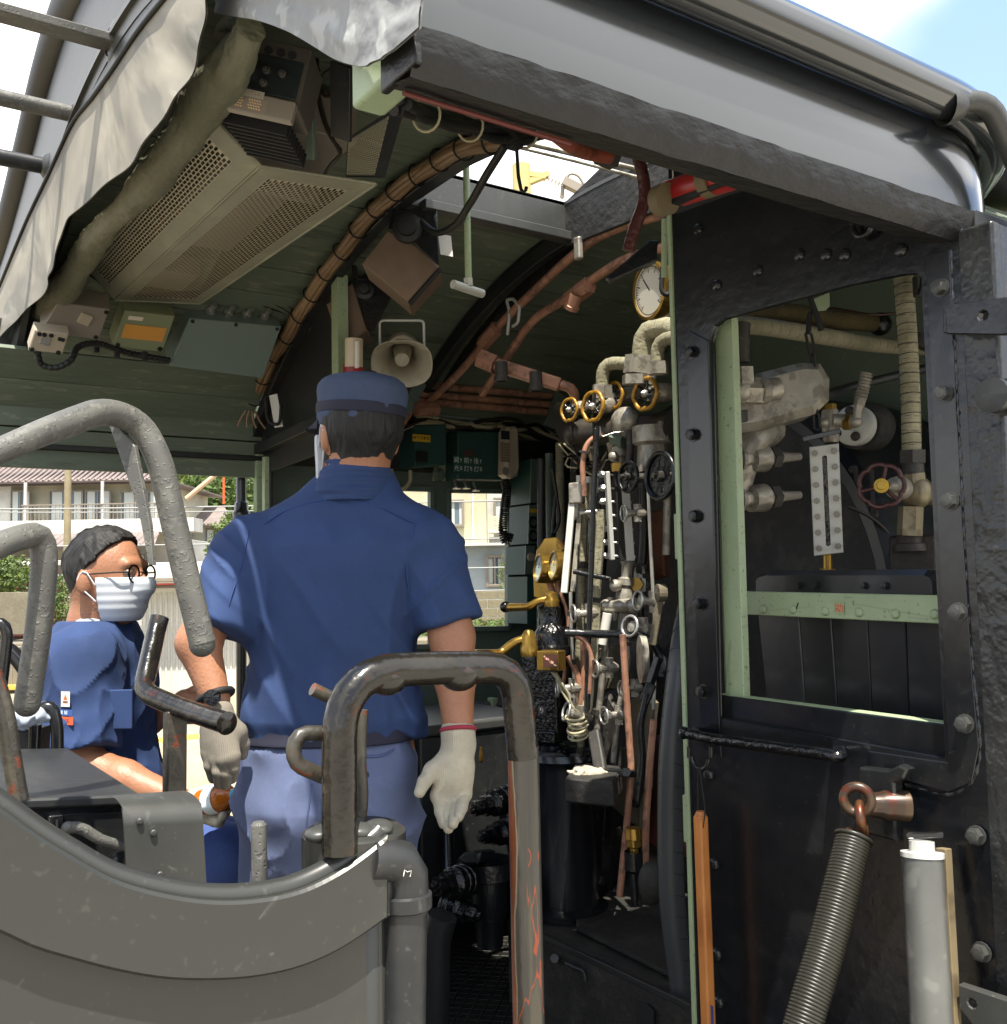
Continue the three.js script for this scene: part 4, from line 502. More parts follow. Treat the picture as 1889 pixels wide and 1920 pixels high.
{ // radio set under the roof near the curtain
  const rd = thing('radio_set', 'radio set with cable sockets and a bottom edge painted with lit vent holes below the roof', 'radio');
  const a = [-1.819,2.236,-0.595], b = [-1.737,2.2,-0.72], U = nrm(sub(b, a)), Wd = len(sub(b, a)), N = nrm([0.75, -0.25, 0.6]), up = nrm(sub([0, 1, 0], mul(U, U[1])));
  const q = (x, y, z) => add(add(add(a, mul(U, x * Wd)), mul(up, y)), mul(N, z)); const D = crs(U, up);
  obj('case', [obox(q(0.5, 0.045, -0.06), [Wd * 1.02, 0.12, 0.12], mul(D, 1), up, 0.004)], M({ c: '#4d4842', r: 0.45 }), rd);
  obj('face', [obox(q(0.5, 0.052, 0.002), [Wd * 0.94, 0.075, 0.006], D, up, 0.002)], M({ c: '#23292a', r: 0.4 }), rd);
  obj('lower_lip', [obox(q(0.5, -0.012, 0.008), [Wd * 1.02, 0.04, 0.02], D, up, 0.003)], m.greyBox, rd);
  const litHoleDots = printMat(256, 64, (x, w, h) => { x.fillStyle = '#857b70'; x.fillRect(0, 0, w, h); x.fillStyle = '#d8b98c'; for (let r = 0; r < 4; r++) for (let i = 0; i < 9; i++) { x.beginPath(); x.ellipse(14 + i * 13 + (r % 2) * 6, 12 + r * 13, 5, 4, 0, 0, 7); x.fill(); if (i < 5) { x.beginPath(); x.ellipse(160 + i * 13 + (r % 2) * 6, 12 + r * 13, 5, 4, 0, 0, 7); x.fill(); } } });  // pale dots paint the vent holes as if lit from inside
  obj('lit_hole_print', [card(q(0.38, -0.012, 0.0195), U, up, Wd * 0.62, 0.026)], litHoleDots, rd);
  obj('label_tape', [card(q(0.42, 0.008, 0.0205), U, up, Wd * 0.4, 0.014)], printMat(256, 48, (x, w, h) => { x.fillStyle = '#a39a8c'; x.fillRect(0, 0, w, h); x.fillStyle = '#4a453e'; for (let i = 0; i < 12; i++) x.fillRect(12 + i * 19, 12, 6 + (i * 5) % 9, 4), x.fillRect(12 + i * 19, 26, 5 + (i * 7) % 8, 4); }), rd);
  obj('lamp_label', [card(q(0.2, 0.028, 0.0062), U, up, 0.012, 0.010)], M({ c: '#7f8f2a', r: 0.5 }), rd);
  for (const [x, y] of [[0.12, 0.05], [0.3, 0.045], [0.55, 0.06], [0.75, 0.06], [0.55, 0.035]]) obj('socket', [lathe(q(x, y, 0.004), N, [[0, 0.008], [0.01, 0.008], [0.012, 0.005], [0.018, 0.005], [0.019, 0]], 12)], m.cast, rd);
  for (const x of [0.5, 0.66, 0.8]) obj('vent_hole', [lathe(q(x, 0.1, 0.002), N, [[0, 0.008], [0.003, 0.008], [0.004, 0]], 12)], m.dark, rd);
  obj('heat_sink', [...Array(9)].map((_, i) => obox(q(0.45, -0.035 - 0.012 * i * 0.4, -0.05 - i * 0.02), [Wd * 0.8, 0.03, 0.006], D, up, 0.001)), m.dark, rd);
  const cbl = thing('radio_cable', 'pair of pale cables rising from the radio sockets', 'cable');
  obj('cable', [soft([q(0.12, 0.05, 0.018), q(0.18, 0.055, 0.04), q(0.22, 0.08, 0.03), q(0.2, 0.15, 0.0)], 0.005, 8)], m.brownCable, cbl); obj('cable', [soft([q(0.3, 0.045, 0.018), q(0.38, 0.06, 0.04), q(0.36, 0.1, 0.02), q(0.26, 0.16, 0.0)], 0.005, 8)], m.brownCable, cbl);
  const w = thing('hanging_wire', 'loose dark wires looping inside the grille housing', 'wire');
  for (const L of [[[-1.927,2.483,-0.852],[-1.935,2.391,-0.851],[-1.93,2.345,-0.865],[-1.909,2.359,-0.893],[-1.916,2.402,-0.878],[-1.934,2.38,-0.855],[-1.932,2.288,-0.868],[-1.919,2.219,-0.896]], [[-1.98,2.475,-0.863],[-1.983,2.347,-0.876],[-1.973,2.276,-0.899],[-1.963,2.247,-0.917],[-1.978,2.218,-0.898],[-1.988,2.195,-0.887]], [[-1.907,2.456,-0.796],[-1.901,2.4,-0.811],[-1.887,2.377,-0.834],[-1.915,2.333,-0.798]], [[-1.932,2.457,-0.759],[-1.927,2.412,-0.771],[-1.917,2.378,-0.79],[-1.921,2.356,-0.787]]]) obj('wire', [soft(L, 0.004, 7)], m.wire, w);
}
{ // boxes on the far slope of the ceiling
  const put = (name, label, P, depth, mat) => { const t = thing(name, label, 'box'); const [a, b, c, d] = P; const N = nrm(crs(sub(b, a), sub(d, a))); const n = dot(N, [1, -0.5, 0]) > 0 ? N : mul(N, -1); obj('case', [plate(P, depth, mul(n, -1), 0.003)], mat, t); return [t, (u, v, z = 0.0055) => add(mid(mid(a, b, u), mid(d, c, u), v), mul(n, z)), nrm(sub(b, a)), nrm(sub(a, d)), n]; };
  { const [t, q, U, V_, n] = put('control_box', 'large blue grey control box on the ceiling beside the cable bundle', [[-3.31,2.198,-0.99],[-3.281,2.203,-1.3],[-3.448,2.07,-1.285],[-3.429,2.055,-0.957]], 0.12, m.blueBox);
    obj('label_strip', [card(q(0.52, 0.17), U, V_, 0.225, 0.022)], printMat(512, 48, (x, w, h) => { x.fillStyle = '#d8d2c4'; x.fillRect(0, 0, w, h); x.fillStyle = '#4d4a45'; for (const [s, k] of [[20, 3], [150, 4], [270, 5], [420, 4]]) for (let i = 0; i < k; i++) x.fillRect(s + i * 14, 14 + (i % 2) * 4, 9, 5), x.fillRect(s + i * 14, 26, 7, 4); }), t);
    obj('maker_plate', [card(q(0.55, 0.58), U, V_, 0.055, 0.013)], M({ c: '#c9c3b2', r: 0.4, m: 0.3 }), t);
    for (const [u, v] of [[0.04, 0.05], [0.5, 0.04], [0.96, 0.05], [0.5, 0.97]]) shared('screw', smallBolt, m.dark, t, q(u, v, 0), n);
    for (let i = 0; i < 4; i++) { const p = add(q(0.25 + i * 0.2, 0.0, -0.03), [-0.02, 0.02, 0]); obj('connector', [lathe(p, nrm(sub(V_, mul(n, -0.5))), [[0, 0.016], [0.012, 0.016], [0.014, 0.011], [0.04, 0.010], [0.042, 0]], 12)], m.steel, t); }
    const w = thing('connector_cable', 'row of thin cables arching from the control box connectors', 'cable');
    for (let i = 0; i < 4; i++) { const p = add(q(0.25 + i * 0.2, 0.0, -0.03), [-0.01, 0.05, 0]); obj('cable', [soft([p, add(p, [0.03, 0.035, -0.04]), mid([-3.306,2.272,-1.255], [-3.26,2.304,-1.319], i / 3), mid([-3.348,2.251,-1.375], [-3.335,2.25,-1.394], i / 3), [-3.395,2.186,-1.402]], 0.0045, 7)], i === 3 ? m.brownCable : m.wire, w); } }
  { const [t, q, U, V_, n] = put('relay_box', 'olive box with an orange paper label, middle of three ceiling boxes', [[-3.276,2.186,-0.773],[-3.268,2.187,-0.929],[-3.358,2.084,-0.916],[-3.367,2.086,-0.758]], 0.09, m.oliveBox);
    obj('paper_label', [card(q(0.5, 0.52), U, V_, 0.13, 0.052)], printMat(128, 64, (x, w, h) => { x.fillStyle = '#c98f42'; x.fillRect(0, 0, w, h); x.fillStyle = 'rgba(140,90,30,.5)'; for (let i = 0; i < 60; i++) x.fillRect((i * 37) % 128, (i * 23) % 64, 2, 1); }, { r: 0.8 }), t);
    obj('maker_plate', [card(q(0.25, 0.16), U, V_, 0.045, 0.014)], M({ c: '#d3c7b5', r: 0.5 }), t);
    for (const [u, v] of [[0.08, 0.92], [0.92, 0.92]]) shared('screw', smallBolt, m.dark, t, q(u, v, 0), n); }
  { const [t, q, U, V_, n] = put('switch_box', 'brownish grey box with a small toggle plate, leftmost of three ceiling boxes', [[-3.235,2.174,-0.567],[-3.22,2.168,-0.715],[-3.308,2.091,-0.703],[-3.324,2.097,-0.534]], 0.09, m.greyBox);
    obj('toggle_plate', [obox(q(0.62, 0.38, 0.006), [0.038, 0.04, 0.012], n, V_, 0.004)], m.beige, t);
    for (const [u, v] of [[0.95, 0.08], [0.93, 0.92], [0.06, 0.9]]) shared('screw', smallBolt, m.dark, t, q(u, v, 0), n);
    const [t2, q2, U2, V2, n2] = put('socket_box', 'small pale socket box with two ports hung below the leftmost ceiling box', [[-3.225,2.078,-0.504],[-3.222,2.076,-0.598],[-3.269,2.022,-0.59],[-3.273,2.025,-0.494]], 0.05, m.beige);
    for (const v of [0.35, 0.55]) obj('port', [obox(q2(0.38, v, 0.004), [0.03, 0.009, 0.008], n2, V2, 0.002)], m.steel, t2); obj('port', [obox(q2(0.82, 0.28, 0.004), [0.02, 0.012, 0.006], n2, V2, 0.002)], m.dark, t2);
    for (const [u, v] of [[0.08, 0.92], [0.85, 0.92], [0.15, 0.15], [0.3, 0.15], [0.5, 0.15]]) shared('screw', smallBolt, m.dark, t2, q2(u, v, 0), n2);
    const hs = thing('loom_hose', 'black corrugated hose looping under the small socket box', 'hose');
    obj('hose', [soft([[-3.28,2.023,-0.519],[-3.308,1.991,-0.536],[-3.306,1.985,-0.575],[-3.3,2.011,-0.617],[-3.316,2.058,-0.641],[-3.335,2.082,-0.699],[-3.382,2.073,-0.809],[-3.408,2.069,-0.951]], t => 0.0105 + 0.001 * Math.sin(t * 190), 10, 140)], m.rubber, hs);
    for (const p of [[-3.396,2.083,-0.715],[-3.361,2.064,-0.77],[-3.311,2.052,-0.845]]) obj('clip', [box(p, [0.016, 0.032, 0.016], 0.003)], m.dark, hs); }
}
{ // brown cable bundle laced along the rib
  const cb = thing('cable_bundle', 'laced bundle of brown cables following the black roof rib', 'cable');
  const ctr = [[-3.803,1.98,-1.36],[-3.65,2.066,-1.36],[-3.517,2.143,-1.36],[-3.346,2.213,-1.36],[-3.141,2.297,-1.36],[-2.917,2.371,-1.36],[-2.687,2.431,-1.36],[-2.482,2.448,-1.36],[-2.271,2.445,-1.36],[-2.11,2.422,-1.36],[-1.953,2.381,-1.36]], C = new THREE.CatmullRomCurve3(ctr.map(v3));
  seed = 40; const P = C.getSpacedPoints(46);
  for (let k = 0; k < 6; k++) { const a0 = k * 1.047; obj('cable', [soft(P.filter((_, i) => i % 2 === 0).map((p, i) => { const a = a0 + 0.5 * Math.sin(i * 0.5), r = 0.0165 * (0.85 + 0.25 * Math.sin(i * 1.9 + k)); return [p.x + r * Math.cos(a) * 0.7, p.y + r * Math.cos(a) * 0.7, p.z + r * Math.sin(a)]; }), 0.0125, 8, 120)], m.brownCable, cb); }
  for (let i = 2; i < 46; i += 3) { const t = P[i + 1] ? P[i + 1].clone().sub(P[i - 1]) : P[i].clone().sub(P[i - 1]); obj('lacing', [torus([P[i].x, P[i].y, P[i].z], [t.x, t.y, t.z + R(-0.02, 0.02)], 0.0305, 0.0028, 16, 6)], m.dark, cb); }
  const tg = thing('paper_tag', 'white paper tag wired to the end of the brown cable bundle', 'tag');
  obj('tag', [plate([[-3.511,2,-1.343],[-3.494,2.007,-1.367],[-3.489,1.885,-1.389],[-3.507,1.88,-1.364]], 0.002, [0.8, 0, 0.5], 0)], m.white, tg); obj('clip', [soft([[-3.5,1.991,-1.324],[-3.499,1.902,-1.338],[-3.481,1.892,-1.366],[-3.47,1.96,-1.374]], 0.006, 7)], m.dark, tg);
  const lw = thing('lower_wires', 'thin wires fanning out below the cable bundle on the black bulkhead', 'wire');
  for (let k = 0; k < 4; k++) obj('wire', [soft([[-3.611,1.955,-1.291],[-3.624,1.926,-1.275],[-3.632,1.896,-1.266]].map((p, i) => add(p, [0, 0, -0.012 * k * (i + 1)])), 0.004, 6)], m.brownCable, lw);
  const bl = thing('black_cable_loom', 'thick loom of black cables tied under the roof near the hatch', 'cable');
  seed = 44; const B = [[-1.541,2.154,-0.837],[-1.6,2.184,-0.924],[-1.691,2.235,-1.052],[-1.77,2.284,-1.197],[-1.813,2.322,-1.308],[-1.813,2.358,-1.393]];
  for (let k = 0; k < 7; k++) obj('cable', [soft(B.map(p => add(p, [R(-0.012, 0.012), R(-0.016, 0.016), R(-0.012, 0.012)])), 0.0105, 8, 60)], m.cable, bl);
  for (const p of [B[1], mid(B[2], B[3], 0.3), B[4]]) obj('tie', [torus(p, sub(B[3], B[2]), 0.03, 0.003, 16, 6)], m.creamCable, bl);
}
{ // copper and red piping, hooks and loops at the hatch
  const rp = thing('red_pipe', 'dull red pipe bending down past the roof hatch', 'pipe');
  obj('pipe', [soft([[-1.032,1.914,-0.724],[-1.135,1.967,-0.833],[-1.274,2.032,-0.978],[-1.373,2.075,-1.095],[-1.433,2.106,-1.182],[-1.449,2.12,-1.245]], t => 0.009 + 0.005 * t, 12)], M({ map: T.copper, rep: 3, c: '#c98a78', r: 0.5 }), rp); obj('union', [hexa([-1.46,2.128,-1.227], [-1.467,2.128,-1.271], 0.022)], m.cast, rp);
  const r2 = thing('red_hook_pipe', 'dark red curved handle pipe hanging right of the hatch', 'pipe');
  obj('pipe', [soft([[-1.456,2.155,-1.32],[-1.451,2.101,-1.334],[-1.453,2.054,-1.337],[-1.468,1.996,-1.322],[-1.478,1.953,-1.313]], 0.0125, 12)], m.maroon, r2);
  const hk = thing('wire_hook', 'thin dark hook hanging in front of the open hatch', 'hook');
  obj('hook', [tube([[-1.826,2.315,-1.291],[-1.829,2.227,-1.297],[-1.827,2.193,-1.303],[-1.823,2.188,-1.311],[-1.82,2.202,-1.313]], 0.0042, 0.012, 8)], m.dark, hk); obj('bracket', [box([-1.828,2.306,-1.288], [0.03, 0.035, 0.03], 0.004)], m.dark, hk);
  const rc = thing('rubber_cable', 'black rubber cable sweeping from the hatch to the projector lamp', 'cable');
  obj('cable', [soft([[-1.92,2.342,-1.326],[-2.03,2.316,-1.346],[-2.226,2.312,-1.414],[-2.379,2.309,-1.457],[-2.495,2.329,-1.463],[-2.56,2.384,-1.448]], 0.0105, 10)], m.rubber, rc);
  const th = thing('t_handle', 'pale green T shaped pull handle hanging from the hatch', 'handle');
  obj('rod', [cyl([-2.305,2.476,-1.457], [-2.325,2.125,-1.471], 0.0095, 0.0095, 14)], m.green, th); obj('grip', [cyl([-2.315,2.119,-1.414], [-2.338,2.114,-1.525], 0.0125, 0.0125, 14), hexa([-2.324,2.146,-1.469], [-2.325,2.125,-1.471], 0.014)], m.paleMetal, th);
  const loop = thing('wire_loop', 'bunched wires with loops tucked under the near eave', 'wire');
  for (const L of [[[-1.339,2.101,-1.052],[-1.324,2.094,-1.075],[-1.313,2.086,-1.093],[-1.31,2.066,-1.099],[-1.295,2.056,-1.123],[-1.282,2.065,-1.142],[-1.272,2.085,-1.153]], [[-1.359,2.121,-1.11],[-1.355,2.095,-1.119],[-1.348,2.082,-1.131],[-1.342,2.104,-1.137],[-1.344,2.123,-1.131]], [[-1.351,2.122,-1.122],[-1.348,2.092,-1.129],[-1.343,2.088,-1.137]], [[-1.306,2.076,-1.015],[-1.291,2.075,-1.037],[-1.28,2.08,-1.052]]]) obj('wire', [soft(L, 0.006, 8)], m.wire, loop);
  const bw = thing('pipe_bracket', 'flat black tapered bracket bolted beside the copper pipes', 'bracket');
  obj('bracket_plate', [plate([[-1.656,1.961,-1.406],[-1.651,1.952,-1.414],[-1.592,1.996,-1.497],[-1.587,2.041,-1.498],[-1.596,2.043,-1.484]], 0.02, [-0.8, 0, -0.55], 0.003)], m.oilyFlat, bw);
  const rt = thing('red_tube', 'red tube lamp in a bracket under the eave near the doorway', 'lamp');
  obj('tube', [cyl([-1.356,2.022,-1.305], [-1.176,2.005,-1.305], 0.028, 0.028, 18)], m.red, rt); obj('lower_tray', [bar([-1.357,1.998,-1.307], [-1.176,1.987,-1.308], 0.05, 0.01, UP)], m.dark, rt);
  for (const [a, b] of [[[-1.331,2,-1.273], 0], [[-1.239,2.011,-1.301], 0]]) { const sd = nrm(sub([-1.356,2.022,-1.305], [-1.176,2.005,-1.305])); obj('strap', [cyl(add(a, mul(sd, -0.012)), add(a, mul(sd, 0.012)), 0.0295, 0.0295, 20)], M({ c: '#5f543c', r: 0.7 }), rt); }
  const sp = thing('stencilled_plate', 'narrow black plate with white stencilled characters by the doorway top', 'plate');
  const kp = printMat(96, 256, (x, w, h) => { x.fillStyle = '#121316'; x.fillRect(0, 0, w, h); x.strokeStyle = x.fillStyle = '#d4d4cc'; x.lineWidth = 6; x.beginPath(); x.moveTo(20, 0); x.lineTo(20, 250); x.stroke(); pen(x, 'ishi', 30, 60, 30, 4); pen(x, 'sumi', 30, 104, 30, 4); pen(x, 'ka', 60, 20, 30, 4); pen(x, 'aka', 58, 160, 32, 4); });
  obj('plate', [plate([[-1.405,2.155,-1.36],[-1.381,2.142,-1.396],[-1.387,2.076,-1.396],[-1.407,2.087,-1.364]], 0.006, [-0.8, 0, -0.55], 0.001)], m.dark, sp); obj('lettering', [card(add([-1.389,2.111,-1.371], [0.004, 0, 0.003]), nrm(sub([-1.376,2.108,-1.39], [-1.4,2.113,-1.354])), UP, 0.042, 0.075)], kp, sp);
  const cp = thing('copper_roof_pipe', 'upper copper pipe arching up the front roof rib', 'pipe', 'copper pipes along the roof');
  obj('pipe', [soft([[-3.592,2.016,-2.03],[-3.254,2.127,-2.03],[-3.008,2.235,-2.03],[-2.787,2.307,-2.03],[-2.596,2.364,-2.03],[-2.432,2.395,-2.03],[-2.277,2.392,-2.03],[-2.124,2.373,-2.03]], 0.0155, 12)], m.copper, cp); obj('union', [hexa([-3.103,2.188,-2.02], [-3.004,2.227,-2.02], 0.028)], m.copper, cp); obj('clip', [box([-2.492,2.372,-2], [0.03, 0.075, 0.02], 0.006)], m.silver, cp);
  const cp2 = thing('copper_roof_pipe', 'lower copper pipe with a tee fitting below the other roof pipe', 'pipe', 'copper pipes along the roof');
  obj('pipe', [soft([[-3.201,2.018,-2.08],[-3.051,2.114,-2.08],[-2.86,2.228,-2.08],[-2.671,2.259,-2.08],[-2.525,2.289,-2.08],[-2.363,2.31,-2.08],[-2.169,2.298,-2.08]], 0.0155, 12)], m.copper, cp2); obj('tee', [hexa([-2.644,2.243,-2.07], [-2.525,2.271,-2.07], 0.03), lathe([-2.568,2.247,-2.05], sub([-2.59,2.211,-2.05], [-2.557,2.251,-2.05]), [[0, 0.022], [0.04, 0.022], [0.042, 0.026], [0.055, 0.026], [0.056, 0]], 14)], m.copper, cp2);
  const hg = thing('pipe_hanger', 'bent grey strap hanger between the two copper roof pipes', 'hanger');
  obj('strap', [tube([[-2.936,2.186,-2.02],[-2.92,2.267,-2.02],[-2.938,2.316,-2.02],[-2.898,2.31,-2.02],[-2.856,2.271,-2.02],[-2.868,2.216,-2.02],[-2.901,2.21,-2.02]], 0.006, 0.01, 8)], m.paleMetal, hg);
}
{ // two projector lamps, megaphone speaker, tube lantern
  const lamp = (name, label, P, depth, mat) => { const t = thing(name, label, 'lamp'); const [a, b, c, d] = P; let N = nrm(crs(sub(b, a), sub(d, a))); if (dot(N, a) > dot(N, [0, 1.3, 0])) N = mul(N, -1); return [t, N]; };
  { const t = thing('projector_lamp', 'larger brown faced projector lamp box under the laced cables', 'lamp', 'projector lamps');
    const a = [-2.691,2.442,-1.426], b = [-2.61,2.398,-1.552], c = [-2.62,2.261,-1.555], d = [-2.678,2.164,-1.481], e = [-2.754,2.292,-1.352], bk = [-0.12, 0.06, -0.16];
    const f0 = [a, b, c, [-2.652,2.276,-1.505]];
    const side = [[-2.604,2.413,-1.38], [-2.527,2.426,-1.492], [-2.536,2.243,-1.502], [-2.579,2.321,-1.429], [-2.614,2.357,-1.372]];
    obj('side_plate', [plate(side, 0.012, [-0.83, 0, -0.56], 0.003)], m.oilyFlat, t);
    obj('housing', [plate([[-2.632,2.361,-1.381],[-2.596,2.325,-1.438],[-2.553,2.246,-1.512],[-2.612,2.142,-1.437],[-2.682,2.26,-1.32]], 0.16, [-0.83, 0, -0.56], 0.004)], m.rustBox, t);
    obj('pivot', [lathe([-2.572,2.356,-1.416], [0.83, 0, 0.56], [[-0.01, 0.045], [0.008, 0.045], [0.012, 0.03], [0.025, 0.028], [0.028, 0]], 20)], m.rubber, t);
    obj('glass_rim', [bar([-2.543,2.24,-1.51], [-2.602,2.136,-1.435], 0.012, 0.02, RT)], m.dark, t);
    obj('clamp_arm', [bar([-2.685,2.486,-1.342], [-2.595,2.408,-1.394], 0.035, 0.012, [0.4, 0, 0.9])], m.dark, t);
    obj('paper_slip', [plate([[-2.582,2.363,-1.527],[-2.56,2.355,-1.559],[-2.561,2.29,-1.566],[-2.582,2.298,-1.534]], 0.002, [-0.83, 0, -0.56], 0)], m.white, t); }
  { const t = thing('projector_lamp', 'smaller dark projector lamp box above the standing man', 'lamp', 'projector lamps');
    obj('side_plate', [plate([[-3.04,2.32,-1.463],[-3.03,2.342,-1.475],[-3.011,2.352,-1.502],[-2.965,2.29,-1.578],[-3.015,2.153,-1.521],[-3.024,2.16,-1.506]], 0.012, [-0.83, 0, -0.56], 0.003)], m.oilyFlat, t);
    obj('housing', [plate([[-3.06,2.326,-1.469],[-3.042,2.162,-1.515],[-3.098,2.098,-1.441],[-3.114,2.252,-1.398]], 0.16, [-0.83, 0, -0.56], 0.004)], m.rustBox, t);
    obj('pivot', [lathe([-3.011,2.289,-1.491], [0.83, 0, 0.56], [[-0.01, 0.032], [0.008, 0.032], [0.012, 0.018], [0.03, 0.016], [0.032, 0]], 18)], m.rubber, t);
    obj('clamp_arm', [soft([[-3.035,2.374,-1.464],[-3.034,2.338,-1.469],[-3.013,2.328,-1.502]], 0.008, 8)], m.dark, t);
    const lc = thing('black_hose', 'black hose curling behind the smaller projector lamp', 'hose'); obj('hose', [soft([[-3.308,2.326,-1.424],[-3.317,2.23,-1.423],[-3.301,2.172,-1.453],[-3.26,2.142,-1.517]], 0.014, 10)], m.rubber, lc); }
  { const t = thing('megaphone_speaker', 'cream horn loudspeaker with wire bracket above the copper pipes', 'loudspeaker');
    const mo = [-2.924,2.032,-1.581], dir = nrm(sub(mo, [-3.217,2.234,-1.748])), [u, v, w] = basis(dir); const oval = (g) => g;
    const horn = (prof, nm, mat) => { const pos = [], idx = [], n = 32; prof.forEach(([s, rx, ry]) => { for (let k = 0; k < n; k++) { const a = k / n * 6.2832, ca = Math.cos(a), sa = Math.sin(a), e = 0.78; const x = rx * Math.sign(ca) * Math.abs(ca) ** e, y = ry * Math.sign(sa) * Math.abs(sa) ** e; pos.push(...add(mo, add(mul(dir, s), add(mul(u, x), mul(v, y))))); } }); for (let i = 0; i < prof.length - 1; i++) for (let k = 0; k < n; k++) { const a = i * n + k, b = i * n + (k + 1) % n; idx.push(a, b, a + n, b, b + n, a + n); } const g = new THREE.BufferGeometry(); g.setAttribute('position', new THREE.Float32BufferAttribute(pos, 3)); g.setIndex(idx); g.computeVertexNormals(); return obj(nm, [clean(g)], mat, t); };
    const cream = M({ map: T.faded, rep: 4, c: '#b5ad98', r: 0.6 });
    horn([[-0.16, 0.04, 0.04], [-0.12, 0.05, 0.045], [-0.06, 0.065, 0.055], [-0.02, 0.085, 0.068], [0, 0.10, 0.08], [0.004, 0.103, 0.083], [0.004, 0.099, 0.079], [-0.02, 0.08, 0.064], [-0.06, 0.06, 0.05], [-0.14, 0.035, 0.035]], 'horn', cream);
    obj('driver', [lathe(add(mo, mul(dir, -0.2)), dir, [[0, 0], [0, 0.05], [0.03, 0.058], [0.06, 0.055], [0.065, 0.042]], 20)], m.beige, t);
    obj('plug', [lathe(add(mo, mul(dir, -0.14)), dir, [[0, 0.034], [0.1, 0.024], [0.102, 0]], 16)], cream, t);
    obj('bracket', [tube([add(mo, add(mul(dir, -0.1), mul(u, -0.075))), add(mo, add(mul(dir, -0.13), add(mul(u, -0.075), mul(v, 0.11)))), add(mo, add(mul(dir, -0.13), add(mul(u, 0.075), mul(v, 0.11)))), add(mo, add(mul(dir, -0.1), mul(u, 0.075)))], 0.005, 0.015, 8)], m.paleMetal, t); }
  { const t = thing('tube_lantern', 'clear plastic tube lantern with a red base hanging over the cap', 'lantern');
    obj('tube', [cyl([-2.963,2.105,-1.425], [-2.97,2.003,-1.427], 0.030, 0.030, 18)], M({ c: '#c7b9a0', r: 0.3 }), t); obj('base', [cyl([-2.969,2.01,-1.427], [-2.972,1.964,-1.428], 0.034, 0.034, 18)], m.red, t); obj('core', [bar([-2.922,2.088,-1.416], [-2.928,2.001,-1.418], 0.018, 0.01, RW)], m.white, t); obj('tab', [box([-2.983,2.01,-1.406], [0.01, 0.03, 0.02], 0.002)], m.red, t); }
}

